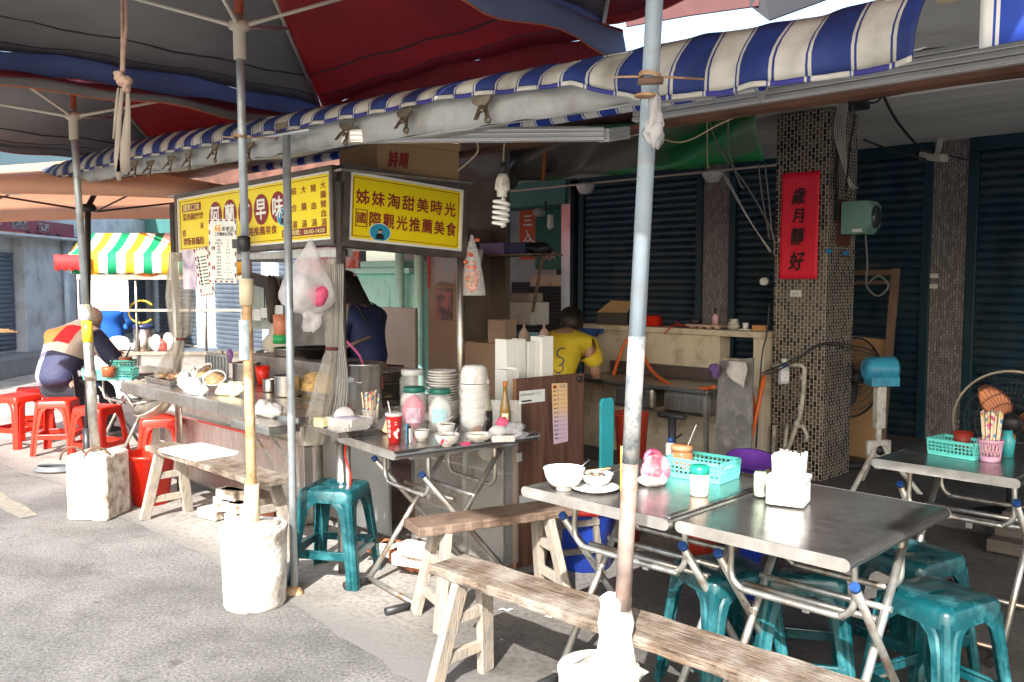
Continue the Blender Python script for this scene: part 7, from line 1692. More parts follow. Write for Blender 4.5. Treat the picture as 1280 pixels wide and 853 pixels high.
# second stall with striped canopy
GW = stripes('green_yellow_canopy_stripe', .42, [(0, (.85, .83, .75)), (.25, (.85, .50, .02)), (.5, (.85, .83, .75)), (.75, (.0, .30, .12))], .7, grime=.1, transluc=.35)
s2 = thing('snack_stall', 'snack cart with a green, yellow and white striped canopy beyond the man', 'food stall', (-4.72, 11.0, 0), R(2))
m = MB(); m.grid(lambda i, j: Vector((-.55+2.1*i, -.05-.45*j, 2.06-.26*j-.03*math.sin(j*3))), 20, 4).grid(lambda i, j: Vector((-.55+2.1*i, -.5, 1.80-.24*j+.008*math.sin(i*80)*j)), 60, 2); m.build('canopy', GW, s2, solid=.004)
m = MB(); m.add([(-.55, -.05, 2.06), (-.55, -.5, 1.80), (-.62, -.5, 1.60), (-.75, .4, 1.62)], [(0, 1, 2, 3)]); m.build('canopy_side', stripes('orange_green_stripe', .2, [(0, (.8, .35, .02)), (.3, (.8, .6, .05)), (.6, (.0, .25, .1)), (.85, (.75, .2, .02))], .7, axis='Y', grime=.1, transluc=.3), s2, solid=.004)
m = MB(); m.grid(lambda i, j: Vector((-.70+.42*i, -.56, 1.78-.16*j-.03*abs(math.sin(i*math.pi*5))*j)), 40, 2); m.build('red_scalloped_flap', mat('red_flap', (.65, .03, .03), .7, transluc=.3), s2, solid=.004)
m = MB(); m.grid(lambda i, j: Vector((.1+1.4*i, -.46, 1.60-.08*j*abs(math.sin(i*9)))), 20, 2); m.build('orange_underlay', mat('orange_underlay', (.7, .2, .03), .7), s2, solid=.004)
for x in (-.5, .18, 1.0, 1.55): MB().tube([(x, -.4, 0), (x, -.4, 1.8)], .018, 8).build('post', STEELV, s2)
MB().beam((-.5, -.42, 1.52), (1.55, -.42, 1.52), .05, .06).beam((-.0, -.42, 1.12), (1.55, -.42, 1.12), .05, .03).build('rail', STEELV, s2)
MB().box(-.4, 1.6, -.42, .1, .58, .62).build('countertop', STEELV, s2); MB().box(-.38, 1.58, -.38, .08, .05, .58).build('cart_body', WHITEPL, s2)
MB().box(-.42, .10, -.43, -.42, 1.12, 1.5).build('paper_sheet', SWHT, s2)
def onS(x, z=.622): p = PY(x, 430, 10.75); return Vector((p.x, p.y, z))
t = thing('rice_warmer', 'tall steel insulated pot with a dark lid on the snack cart', 'pot', onS(180)); MB().lathe([(0, 0), (.115, 0), (.12, .02), (.12, .28), (0, .28)], n=26).build('pot_body', STEELV, t); MB().lathe([(.125, .27), (.125, .31), (.1, .325), (0, .33)], n=26).build('lid', mat('navy_lid', (.02, .03, .09), .4), t)
t = thing('yellow_hose', 'yellow hose looped on the rail of the snack cart', 'hose'); MB().tube([PY(177+16*math.cos(R(a)), 390+14*math.sin(R(a)), 10.7) for a in range(40, 330, 15)], .012, 8).build('hose', mat('yellow_hose', (.75, .5, .02), .4), t)
for k, (x, col, r, h, lab, nm) in enumerate(((136, (.75, .75, .73), .07, .13, 'white foam cup stack on the snack cart', 'cup_stack'), (150, (.6, .6, .62), .13, .18, 'bulky clear plastic bag on the snack cart', 'clear_bag'), (161, (.8, .8, .8), .12, .09, 'white plastic bag on the snack cart counter', 'white_bag'), (197, (.7, .68, .62), .06, .2, 'white box right of the tall steel pot on the snack cart', 'white_box'), (204, (.65, .05, .04), .07, .14, 'red packet at the right end of the snack cart', 'red_packet'), (210, (.7, .55, .5), .07, .22, 'pink and white packet at the right end of the snack cart', 'pink_packet'), (121, (.12, .3, .05), .06, .22, 'small green herb bunch at the left of the snack cart', 'herb_bunch'))):
    t = thing(nm, lab, nm.split('_')[1], onS(x)+Vector((0, -.05+.03*(k % 3), 0))); MB().blob((0, 0, h/2), (r, r*.8, h/2), seed=k+100, jig=.1).build('body', mat(nm+'_skin', col, .4, var=.3, scale=20), t)
# bits on the far table
tz = .727
for k, (x, y, lab) in enumerate(((126, 474, 'sky blue plastic basket nearest the man'), (152, 474, 'turquoise basket at the middle of the far table'), (155, 462, 'small turquoise basket at the back of the far table'))):
    b_ = basket(lab, G(x, y, tz), R(4), .20-.05*(k == 2), .14, .085, cols=9)
    b_.location.z = tz
for k, (x, y, lab) in enumerate(((136, 468, 'brown chilli pot in the left basket of the far table'), (157, 455, 'brown chilli pot in the small basket at the back of the far table'))):
    p = G(x, y, tz+.05); t = thing('chilli_pot', lab, 'pot', (p.x, p.y, tz+.03), 0, 'brown chilli pots')
    MB().lathe([(0, 0), (.045, 0), (.055, .06), (.05, .08), (0, .07)], n=20).build('pot_body', mat('chilli_brown', (.28, .08, .03), .3), t); MB().tube([(0, 0, .06), (.05, .0, .17)], .007, 6).build('spoon_handle', BLACKP, t)
# red bucket, bricks, cables and drain cover near the square block
t = thing('red_bucket', 'round red plastic bucket beside the chipped square block', 'bucket', W(-5.52, 2.38, TZ)); t.location = Vector((-2.42, 5.80, TZ))
MB().lathe([(0, 0), (.115, 0), (.16, .31), (.172, .315), (.172, .335), (.165, .34), (.155, .335), (.11, .01), (0, .01)], n=36).build('bucket_body', REDPL, t)
t = thing('brick_pile', 'whitewashed broken bricks and wood scraps piled under the bench', 'bricks', W(-5.05, 2.62, TZ), A45)
rgk = random.Random(6)
for i in range(12):
    x, y, z = rgk.uniform(-.22, .25), rgk.uniform(-.12, .12), .035+.07*(i//5)
    MB().box(-.09, .09, -.045, .045, -.03, .03).build('brick', WBLOCK if i % 4 else mat('red_brick', (.40, .14, .07), .9, var=.2), t, bevel=.006, loc=(x, y, z), rot=(0, 0, rgk.uniform(-.6, .6)))
t = thing('brick_pile', 'loose bricks and boards under the crowded table by the teal stool', 'bricks', W(-3.45, 2.75, TZ), A45)
for i in range(9):
    x, y, z = rgk.uniform(-.3, .3), rgk.uniform(-.08, .12), .035+.065*(i//4)
    MB().box(-.09, .09, -.045, .045, -.03, .03).build('brick', mat('red_brick', (.40, .14, .07)) if i % 2 else WBLOCK, t, bevel=.006, loc=(x, y, z), rot=(0, 0, rgk.uniform(-.5, .5)))
t = thing('coiled_cable', 'grey cable coil lying on the ground left of the square block', 'cable', G(70, 588, .012))
MB().tube([( (.16-.01*(i//14))*math.cos(i*.45), (.11-.008*(i//14))*math.sin(i*.45), .012+.010*(i//14)) for i in range(42)], .010, 8).build('cable', mat('dark_grey_cable', (.12, .13, .14)), t)
t = thing('bamboo_poles', 'thin bamboo poles poking in at the left edge of the view', 'poles', PY(0, 415, 8.5))
for k in range(3): MB().tube([(-.5, .1*k, .01*k), (.17-.04*k, 0, .01*k-.0)], .008, 6).build('pole', mat('bamboo', (.62, .45, .24)), t)
t = thing('water_tap', 'steel pipe stub with a red cable beside the teal stool', 'pipe', W(-3.72, 2.50, 0), A45)
MB().tube([(0, 0, 0), (0, 0, .68)], .024, 12).build('pipe', STEELV, t); MB().tube([(.06, 0, .2), (.06, 0, .70)], .014, 10).build('thin_pipe', STEELV, t)
MB().tube(spline([(.09, -.03, .70), (.08, -.03, .62), (.12, -.03, .52), (.10, -.03, .44)]), .006, 6).build('red_cable', REDPL, t)
MB().lathe([(0, -.02), (.05, -.02), (.055, .03), (.03, .04), (0, .04)], Vector((0, 0, .70)), n=18).build('fitting', STEELV, t)

# sheet roof between the awning cassette and the arcade
t = thing('patio_roof', 'dull sheet roof spanning from the awning cassette to the arcade', 'roof', rz=A45)
MB().add([(-6.1, 3.58, 2.405), (3.5, 3.58, 2.405), (3.5, 5.60, 2.84), (-6.1, 5.60, 2.84)], [(0, 1, 2, 3)]).build('roof_sheet', mat('dull_brown_sheet', (.09, .07, .06), .8), t, solid=.012)
for k in range(6): MB().beam((-6.0+1.6*k, 3.78, 2.425), (-6.0+1.6*k, 5.58, 2.815), .04, .02).build('joist', mat('rusty_channel', (.16, .075, .05)), t)
# ================================================================ further small things
t = thing('range_hood', 'greasy smoked plastic splash screen with a dark strip hanging inside the stall', 'screen', rz=A45)
def hp(x, y, w=3.42): u, ww, z = UW(PW(x, y, w)); return Vector((u, w, z))
a, b_, c_, d_ = hp(308, 345), hp(402, 345), hp(402, 412), hp(308, 412)
MB().add([a, b_, c_, d_], [(0, 3, 2, 1)]).build('sheet', mat('smoked_sheet', (.30, .34, .28), .35, var=.3, scale=3, alpha=.8), t, solid=.004)
MB().beam(hp(306, 346, 3.39), hp(352, 358, 3.39), .03, .09).build('dark_strip', mat('dark_metal_strip', (.03, .02, .018), .5, .5), t)
MB().beam(hp(330, 350, 3.38), hp(331, 400, 3.38), .006, .006).build('cord', BLACKP, t)
t = thing('pipe_rag', 'greasy dark cloth bundle hanging inside the stall by the corner', 'rag', PW(341, 385, 3.3)); MB().blob((0, 0, .06), (.05, .04, .17), seed=61, jig=.25).build('cloth', mat('greasy_cloth', (.06, .045, .035), .7, var=.5), t)
t = thing('heap_bag', 'cream cloth slumped behind the paper notes', 'cloth', PW(352, 425, 3.35)); MB().blob((0, 0, 0), (.12, .06, .13), seed=62, jig=.2).build('cloth', mat('cream_cloth', (.5, .46, .38), .85), t)
t = thing('green_tub', 'orange tub on a green base behind the straight grey post', 'tub', PW(352, 415, 3.2)); MB().lathe([(0, -.08), (.06, -.08), (.06, -.02), (0, -.02)], n=20).build('green_base', mat('bright_green', (.02, .3, .08), .4), t); MB().lathe([(0, -.02), (.05, -.02), (.058, .12), (0, .12)], n=20).build('tub_body', mat('salmon_plastic', (.6, .22, .13), .4), t)
# sticker + tie on the tan pole
t = thing('pole_sticker', 'blue and white sticker wrapped round the tan pole', 'sticker', PY(306, 425, 3.97)+Vector((0, .0, 0)))
MB().lathe([(.0248, -.09), (.0250, -.088), (.0250, .088), (.0248, .09)], n=24).build('wrap', mat('blue_white_sticker', (.55, .68, .75), .5, var=.35, scale=22), t)
t = thing('menu_clamp', 'black clamp fixing the menu to the blue grey pole', 'clamp', PY(305, 305, 3.96)); MB().lathe([(.020, -.035), (.028, -.03), (.028, .03), (.020, .035)], n=18).box(-.05, -.02, -.012, .012, -.02, .02).build('clamp_body', BLACKP, t)
t = thing('pole_sticker', 'white and yellow paper strip stuck on the nearest pole', 'sticker', PY(786, 585, 2.48))
m = MB(); R0 = .0248
def strip_on(a0, a1, z0, z1, r, mi):
    vs = []; k = 8
    for i in range(k+1):
        a = R(a0+(a1-a0)*i/k); vs += [(r*math.cos(a), r*math.sin(a), z0), (r*math.cos(a), r*math.sin(a), z1)]
    m.add(vs, [(2*i, 2*i+2, 2*i+3, 2*i+1) for i in range(k)], True, mi)
strip_on(-150, -30, -.065, .065, R0+.0008, 0); strip_on(-30, -12, -.065, .065, R0+.001, 1); strip_on(-168, -150, -.065, .065, R0+.001, 1)
m.build('paper', [WHITEPL, mat('yellow_tape', (.75, .55, .03))], t)
# wire lashings
for (x, y, Y, lab) in ((300, 172, 3.97, 'wire lashing the awning to the tan pole'), (812, 96, 2.42, 'wire lashing the awning to the nearest pole')):
    t = thing('wire_tie', lab, 'wire', PY(x, y, Y)); m = MB()
    for k in range(3): m.tube([(.029*math.cos(R(a)), .029*math.sin(R(a)), .004*k+.003*math.sin(R(a*2))) for a in range(0, 361, 30)], .0022, 5)
    m.tube([(.028, 0, 0), (.16, .05, .004)], .003, 5); m.tube([(-.028, .0, .0), (-.10, .06, .012)], .003, 5); m.build('wire', RUST, t)
t = thing('pinned_stick', 'short brown stick bound to the awning edge beside the nearest pole', 'stick', PY(812, 102, 2.36)); MB().tube([(-.03, 0, 0), (.035, .0, .002)], .010, 8).build('stick', WD, t)
# stickers on the column
for (x, y, w_, h_, col, lab) in ((977, 272, .02, .07, (.6, .6, .6), 'narrow white sticker left of the red paper, upper'), (975, 300, .02, .03, (.6, .6, .6), 'small white sticker left of the red paper, lower')):
    t = thing('sticker', lab, 'sticker', PW(x, y, 5.892), A45); MB().box(-w_/2, w_/2, -.003, .004, -h_/2, h_/2).build('paper', mat('dull_sticker', col, .6), t)
for (x, y, lab) in ((1036, 314, 'small blue tag on the shaded side of the column'), (1057, 317, 'small blue tag under the meter box')):
    t = thing('blue_tag', lab, 'tag', PU(x, y, -2.79), A45); MB().box(-.002, .006, -.04, .04, -.014, .014).build('tag', mat('blue_tag', (.02, .22, .5), .4), t)
for (x, y, lab) in ((1167, 345, 'upper small white sticker on the right grey pilaster'), (1166, 358, 'lower small white sticker on the right grey pilaster')):
    t = thing('sticker', lab, 'sticker', PW(x, y, 8.165), A45); MB().box(-.04, .04, -.003, .003, -.02, .02).build('paper', mat('dull_sticker', (.6, .6, .6)), t)
# cables crossing under the ceiling at the upper right
t = thing('ceiling_cables', 'black cables sagging across the arcade ceiling at the upper right', 'cables')
for pts, r in (([(1100, 110, 5.6), (1120, 150, 6.4), (1150, 185, 7.4), (1168, 192, 7.9)], .010), ([(1175, 192, 7.9), (1210, 200, 7.9), (1300, 215, 7.8)], .007), ([(1060, 115, 5.4), (1075, 125, 5.4), (1095, 128, 5.5), (1108, 112, 5.5)], .008), ([(1065, 130, 5.4), (1068, 150, 5.45), (1062, 185, 5.7), (1058, 240, 5.95)], .008), ([(1060, 128, 5.5), (1160, 110, 5.5), (1300, 92, 5.5)], .012), ([(1080, 175, 7.0), (1120, 190, 7.6), (1160, 200, 7.9)], .009)):
    MB().tube(spline([PW(x, y, w) for x, y, w in pts]), r, 6).build('cable', BLACKP, t)
t = thing('junction_box', 'small black box fixed at the top of the column', 'box', PW(1072, 132, 5.6), A45); MB().box(-.05, .07, -.03, .03, -.03, .02).build('case', BLACKP, t, bevel=.004)
# cords and rods behind the roll, over the green tarpaulin
t = thing('awning_wires', 'tangle of pale wires running along the awning rail above the tarpaulin', 'wires')
for pts in ([(640, 165), (700, 162), (760, 168), (820, 150), (900, 140), (955, 122)], [(760, 178), (830, 160), (900, 148), (950, 128)], [(880, 138), (900, 118), (935, 128)], [(590, 172), (640, 178), (700, 172), (745, 176)], [(800, 162), (850, 178), (900, 155), (945, 135)]):
    MB().tube(spline([PW(x, y, 3.85) for x, y in pts]), .0045, 6).build('wire', BCW, t)
t = thing('end_bracket', 'small clear plastic bracket at the left end of the awning cassette', 'bracket', PW(957, 120, 3.55), A45); MB().prism([(-.05, .04), (.01, .04), (-.01, -.02), (-.03, -.03)], -.01, .01, lambda a, b, c: Vector((a, c, b))).build('bracket_body', mat('clear_cap', (.5, .5, .5), .1, alpha=.5), t, bevel=.003)
# ground bits
rgx = random.Random(12)
for k, (x, y) in enumerate(((632, 762), (655, 748), (690, 770))):
    t = thing('litter', ['flat scrap of white tissue behind the long bench, left', 'flat scrap of white tissue behind the long bench, middle', 'torn scrap of white tissue behind the long bench, right'][k], 'litter', G(x, y, .012)); MB().grid(lambda i, j: Vector((.05*(i-.5)*(1+.4*math.sin(j*5+k)), .018*(j-.5), .004*math.sin(i*7+k))), 8, 3).build('paper', TISS, t, solid=.001)
for k, (x, y, lab) in enumerate(((120, 823, 'pale chewing gum stain on the asphalt'), (160, 806, 'white gum stain on the asphalt near the lower left'))):
    pass
t = thing('floor_cables', 'pair of grey pipes lying on the ground from the square block to the bench', 'pipes')
for k in range(2): MB().tube([G(135, 575+6*k, .10), G(190, 571+7*k, .12)], .012, 8).build('pipe', TUBE, t)
# step stool of bricks right of bench one: concrete ledge under the steel counter
t = thing('concrete_ledge', 'pale concrete ledge under the steel counter', 'ledge', rz=A45)
MB().box(-5.3, -4.6, 2.80, 3.1, .005, .13).box(-6.3, -5.5, 2.85, 3.1, .005, .16).build('slab', CONC, t, bevel=.012)
# wooden stool legs under the right end of table A
t = thing('wooden_stool', 'grey wooden stool leaning under the left steel table beside the blue tub', 'stool', G(712, 716, TZ), R(20))
for x, y in ((-.09, -.06), (-.09, .1), (.12, -.06), (.12, .1)): MB().beam((x*1.2, y*1.2, 0), (x*.8, y*.8, .40), .035, .03, up=(1, 0, 0)).build('leg', mat('grey_timber', (.16, .14, .12), .8, var=.4, scale=8, stretch=(8, 8, 1)), t, bevel=.003)
MB().box(-.13, .16, -.09, .13, .40, .43).build('seat', mat('grey_timber', (.16, .14, .12)), t, bevel=.004)
for z in (.13, .27): MB().beam((-.1, -.07, z), (.13, -.07, z), .02, .03).build('rung', mat('grey_timber', (.16, .14, .12)), t, bevel=.002)
# fluorescent style tube rails and clips under arcade, wall fan etc.
t = thing('black_pot', 'black wok on the stove behind the noodle mound', 'wok', W(-5.05, 3.22, CT+.17)); MB().lathe([(0, 0), (.08, .0), (.17, .07), (.175, .075), (.165, .07), (.075, .01), (0, .01)], n=30).build('wok_body', mat('seasoned_iron', (.02, .018, .016), .4, .7), t); MB().tube([(.15, .02, .06), (.34, .06, .14)], .012, 8).build('handle', WD, t)
# trees of power: sunlit shop front glimpsed above the mint cabinet and stall
t = thing('shop_banner', 'red and white shop banner in the sun behind the stall', 'banner', rz=A45)
MB().box(-12.5, -10.8, 7.6, 7.64, 1.55, 2.1).build('banner_sheet', mat('red_white_banner', (.6, .08, .05), .6, var=.6, scale=5, dirt=(.75, .7, .65), dscale=4, damt=.5), t)
SKINM = mat('tan_skin', (.42, .24, .16), .5, var=.06)
HAIRD = mat('dark_hair', (.018, .012, .010), .35, var=.4, scale=60, stretch=(8, 8, 1), bump=.4, bscale=60)
def hand(nodes, edges, key, wrist, d, side, palm_n, s=1.):
    """five fingers from the wrist along d"""
    w = Vector(wrist); d = Vector(d).normalized(); n = Vector(palm_n).normalized(); x = d.cross(n).normalized()*side
    nodes[key+'p'] = (w+d*.045*s, (.030*s, .017*s)); edges.append((key, key+'p'))
    for i, (o, l) in enumerate(((-.026, .066), (-.009, .076), (.009, .070), (.025, .056))):
        b = w+d*.075*s+x*o*s; k1, k2, k3 = [key+'f%d%d' % (i, j) for j in range(3)]
        nodes[k1] = (b, .0095*s); nodes[k2] = (b+d*l*.55*s+n*.012*s, .0085*s); nodes[k3] = (b+d*l*.85*s+n*.038*s, .0075*s)
        edges += [(key+'p', k1), (k1, k2), (k2, k3)]
    b = w+d*.025*s-x*.034*s; nodes[key+'t0'] = (b, .012*s); nodes[key+'t1'] = (b+d*.03*s-x*.022*s+n*.012*s, .010*s); nodes[key+'t2'] = (b+d*.055*s-x*.022*s+n*.026*s, .008*s)
    edges += [(key+'p', key+'t0'), (key+'t0', key+'t1'), (key+'t1', key+'t2')]
def head(par, c, r, rot, hairfn, capm=None, m=SKINM):
    """head part facing local -y, with face features"""
    h = MB(); n, k = 28, 18; vs = []
    for i in range(k+1):
        th = math.pi*i/k
        for j in range(n):
            a = 2*math.pi*j/n; x, y, z = math.sin(th)*math.cos(a), math.sin(th)*math.sin(a), math.cos(th)
            wx = .78-.16*max(0, -z-.1)*1.3; wy = .92
            y2 = y*wy; 
            if y < -.3 and z < 0: y2 -= .05*(-y)
            if abs(x) < .16 and y < 0 and -.25 < z < .15: y2 -= .17*(1-abs(x)/.16)*(.15-z)/.4          # nose
            if .12 < abs(x) < .5 and y < 0 and -.02 < z < .22: y2 += .06                                  # eye sockets
            if abs(x) < .3 and y < 0 and -.52 < z < -.38: y2 -= .03                                        # lips
            vs.append((x*wx*r, y2*r, z*1.12*r))
    h.add(vs, [(i*n+j, (i+1)*n+j, (i+1)*n+(j+1) % n, i*n+(j+1) % n) for i in range(k) for j in range(n)], True)
    for s in (-1, 1): h.blob((s*.78*r, .05*r, -.02*r), (.09*r, .16*r, .24*r), n=12, k=8, jig=0)
    o = h.build('head', m, par, loc=c, rot=rot)
    for s in (-1, 1): MB().blob((s*.28*r, -.84*r, .10*r), (.11*r, .05*r, .05*r), n=10, k=6, jig=0).build('eye', mat('dark_eye', (.02, .015, .012), .2), o)
    MB().blob((0, -.90*r, -.44*r), (.2*r, .05*r, .045*r), n=12, k=6, jig=0).build('mouth', mat('lips', (.35, .12, .10), .5), o)
    if hairfn: hairfn(o, r)
    return o

# ---- seated man seen from behind, leaning over the far table
pm = thing('person', 'person in a red, white and navy jacket bent over the far table', 'person', (at(70, 496, .46)[0], at(70, 496, .46)[1], 0), R(-14))
# local frame: faces +y
n = {'pel': ((0, 0, .52), .14), 'wa': ((0, .03, .66), .13), 'ch': ((0, .16, .86), .155), 'up': ((0, .27, 1.0), .13), 'nk': ((0, .37, 1.07), .055), 'hd': ((0, .43, 1.11), .06)}
e = [('pel', 'wa'), ('wa', 'ch'), ('ch', 'up'), ('up', 'nk'), ('nk', 'hd')]
for s, q in ((-1, 'l'), (1, 'r')):
    n['h'+q] = ((s*.11, .08, .52), .095); n['k'+q] = ((s*.15, .46, .50), .068); n['a'+q] = ((s*.14, .50, .09), .042); n['t'+q] = ((s*.15, .66, .05), .04)
    e += [('pel', 'h'+q), ('h'+q, 'k'+q), ('k'+q, 'a'+q), ('a'+q, 't'+q)]
    n['s'+q] = ((s*.19, .27, .98), .07); n['e'+q] = ((s*.27, .42, .74), .05); n['w'+q] = ((s*.12, .62, .80), .032)
    e += [('up', 's'+q), ('s'+q, 'e'+q), ('e'+q, 'w'+q)]
    hand(n, e, 'w'+q, n['w'+q][0], (-s*.3, .9, .1), s, (0, .2, -1))
TROUS = mat('dark_trousers', (.028, .03, .045), .8, var=.15)
skin('body', n, e, [SKINM, TROUS], 'pel', parent=pm, matfn=lambda c: 1 if c.z < .56 and c.y < .60 or c.z < .1 else 0)
jn = {'pel': ((0, -.02, .53), (.185, .165)), 'wa': ((0, .01, .66), (.19, .165)), 'ch': ((0, .14, .86), (.205, .17)), 'up': ((0, .26, 1.0), (.165, .13)), 'nk': ((0, .36, 1.06), .085)}
je = [('pel', 'wa'), ('wa', 'ch'), ('ch', 'up'), ('up', 'nk')]
for s, q in ((-1, 'l'), (1, 'r')):
    jn['s'+q] = ((s*.20, .27, .97), .10); jn['e'+q] = ((s*.31, .40, .74), .085); jn['w'+q] = ((s*.15, .58, .80), .055); je += [('up', 's'+q), ('s'+q, 'e'+q), ('e'+q, 'w'+q)]
def jacket(nt, N, L, b, out):
    tc = N.new('ShaderNodeTexCoord'); s = N.new('ShaderNodeSeparateXYZ'); L.new(tc.outputs['Object'], s.inputs[0])
    cr = N.new('ShaderNodeMath'); cr.operation = 'MULTIPLY_ADD'; cr.inputs[1].default_value = .38; L.new(s.outputs[1], cr.inputs[0]); L.new(s.outputs[2], cr.inputs[2])
    ab = N.new('ShaderNodeMath'); ab.operation = 'ABSOLUTE'; L.new(s.outputs[0], ab.inputs[0])
    c2 = N.new('ShaderNodeMath'); c2.operation = 'MULTIPLY_ADD'; c2.inputs[1].default_value = .18; L.new(ab.outputs[0], c2.inputs[0]); L.new(cr.outputs[0], c2.inputs[2])
    mr = N.new('ShaderNodeMapRange'); mr.inputs[1].default_value = .5; mr.inputs[2].default_value = 1.3; L.new(c2.outputs[0], mr.inputs[0])
    def ramp(cs):
        r = N.new('ShaderNodeValToRGB'); r.color_ramp.interpolation = 'CONSTANT'
        while len(r.color_ramp.elements) < len(cs): r.color_ramp.elements.new(.5)
        for e_, (p, c) in zip(r.color_ramp.elements, cs): e_.position = p; e_.color = (*c, 1)
        L.new(mr.outputs[0], r.inputs[0]); return r
    navy = (.03, .035, .085); gw = (.62, .60, .55); red = (.60, .02, .03); lav = (.30, .32, .48); yo = (.80, .42, .12)
    ra = ramp([(0, navy), (.455, gw), (.575, red), (.84, gw)]); rb = ramp([(0, lav), (.455, (.78, .77, .74)), (.575, yo), (.84, gw)])
    gt = N.new('ShaderNodeMath'); gt.operation = 'LESS_THAN'; gt.inputs[1].default_value = -.055; L.new(s.outputs[0], gt.inputs[0])
    mx = N.new('ShaderNodeMix'); mx.data_type = 'RGBA'; L.new(gt.outputs[0], mx.inputs[0]); L.new(ra.outputs[0], mx.inputs[6]); L.new(rb.outputs[0], mx.inputs[7]); cs = mx.outputs[2]
    for lim, rr in ((.12, ramp([(0, navy), (.455, (.42, .38, .33)), (.84, gw)])), (.24, ramp([(0, navy), (.99, navy)]))):
        g2 = N.new('ShaderNodeMath'); g2.operation = 'GREATER_THAN'; g2.inputs[1].default_value = lim; L.new(s.outputs[0], g2.inputs[0])
        m2 = N.new('ShaderNodeMix'); m2.data_type = 'RGBA'; L.new(g2.outputs[0], m2.inputs[0]); L.new(cs, m2.inputs[6]); L.new(rr.outputs[0], m2.inputs[7]); cs = m2.outputs[2]
    L.new(cs, b.inputs['Base Color'])
    b.inputs['Roughness'].default_value = .75
    n3 = N.new('ShaderNodeTexNoise'); n3.inputs['Scale'].default_value = 9; n3.inputs['Detail'].default_value = 3; L.new(tc.outputs['Object'], n3.inputs['Vector'])
    bp = N.new('ShaderNodeBump'); bp.inputs['Strength'].default_value = .6; bp.inputs['Distance'].default_value = .03; L.new(n3.outputs['Fac'], bp.inputs['Height']); L.new(bp.outputs[0], b.inputs['Normal'])
skin('jacket', jn, je, node_mat('colour_block_jacket', jacket), 'pel', parent=pm)
tn = {'pel': ((0, -.02, .52), (.16, .13)), 'hl': ((-.11, .10, .53), .115), 'kl': ((-.15, .47, .50), .088), 'al': ((-.14, .50, .13), .068), 'hr': ((.11, .10, .53), .115), 'kr': ((.15, .47, .50), .088), 'ar': ((.14, .50, .13), .068)}
skin('trousers', tn, [('pel', 'hl'), ('hl', 'kl'), ('kl', 'al'), ('pel', 'hr'), ('hr', 'kr'), ('kr', 'ar')], TROUS, 'pel', parent=pm)
for s in (-1, 1): MB().blob((s*.145, .60, .045), (.045, .13, .045), seed=3, jig=.02).box(s*.145-.045, s*.145+.045, .47, .73, .0, .02).build('shoe', mat('grey_shoe', (.2, .2, .21), .6), pm, bevel=.008)
def greyhair(o, r):
    MB().blob((0, .06*r, .16*r), (.86*r, .98*r, 1.02*r), n=26, k=14, jig=.015, seed=4).build('cap_hair', mat('beige_knit_cap', (.44, .39, .36), .9, var=.15, scale=30), o)
head(pm, (0, .47, 1.12), .105, (R(38), 0, R(180)), greyhair)
MB().lathe([(.10, -.03), (.105, .0), (.085, .035), (.075, .03)], (0, 0, 0), n=22).build('hood_collar', mat('white_hood', (.62, .64, .62), .85), pm, loc=(0, .37, 1.05), rot=(R(-45), 0, 0))

# ---- woman cooking behind the counter, seen from her right side, facing left
pw = thing('person', 'woman with long dark hair in a navy shirt and apron working behind the corner post', 'person', (PW(463, 430, 3.62).x, PW(463, 430, 3.62).y, 0), R(62))
n = {'pel': ((0, 0, .86), .13), 'wa': ((0, .02, 1.0), .11), 'ch': ((0, .06, 1.14), (.15, .12)), 'up': ((0, .10, 1.25), (.12, .09)), 'nk': ((0, .13, 1.33), .048), 'hd': ((0, .17, 1.38), .05)}
e = [('pel', 'wa'), ('wa', 'ch'), ('ch', 'up'), ('up', 'nk'), ('nk', 'hd')]
for s, q in ((-1, 'l'), (1, 'r')):
    n['h'+q] = ((s*.09, 0, .80), .10); n['k'+q] = ((s*.10, .02, .46), .065); n['a'+q] = ((s*.10, 0, .08), .042); n['t'+q] = ((s*.11, .13, .04), .036)
    e += [('pel', 'h'+q), ('h'+q, 'k'+q), ('k'+q, 'a'+q), ('a'+q, 't'+q)]
    n['s'+q] = ((s*.17, .10, 1.24), .062); n['e'+q] = ((s*.23, .14, .98), .042); n['w'+q] = ((s*.14, .36, .93), .028)
    e += [('up', 's'+q), ('s'+q, 'e'+q), ('e'+q, 'w'+q)]; hand(n, e, 'w'+q, n['w'+q][0], (-s*.2, .9, -.1), s, (0, 0, -1), .92)
NAVYS = mat('navy_shirt', (.016, .024, .085), .75, var=.2, scale=6, bump=.5, bscale=8)
skin('body', n, e, SKINM, 'pel', parent=pw)
jn = {'pel': ((0, 0, .86), (.155, .15)), 'wa': ((0, .02, 1.0), (.145, .13)), 'ch': ((0, .06, 1.14), (.175, .14)), 'up': ((0, .085, 1.26), (.165, .145)), 'nk': ((0, .125, 1.335), .085)}
je = [('pel', 'wa'), ('wa', 'ch'), ('ch', 'up'), ('up', 'nk')]
for s, q in ((-1, 'l'), (1, 'r')): jn['s'+q] = ((s*.18, .10, 1.23), .082); jn['e'+q] = ((s*.235, .13, 1.00), .07); je += [('up', 's'+q), ('s'+q, 'e'+q)]
skin('shirt', jn, je, NAVYS, 'pel', parent=pw)
tn = {'pel': ((0, 0, .82), (.15, .14)), 'hl': ((-.09, 0, .78), .115), 'kl': ((-.10, .02, .46), .085), 'al': ((-.10, 0, .12), .065), 'hr': ((.09, 0, .78), .115), 'kr': ((.10, .02, .46), .085), 'ar': ((.10, 0, .12), .065)}
skin('trousers', tn, [('pel', 'hl'), ('hl', 'kl'), ('kl', 'al'), ('pel', 'hr'), ('hr', 'kr'), ('kr', 'ar')], TROUS, 'pel', parent=pw)
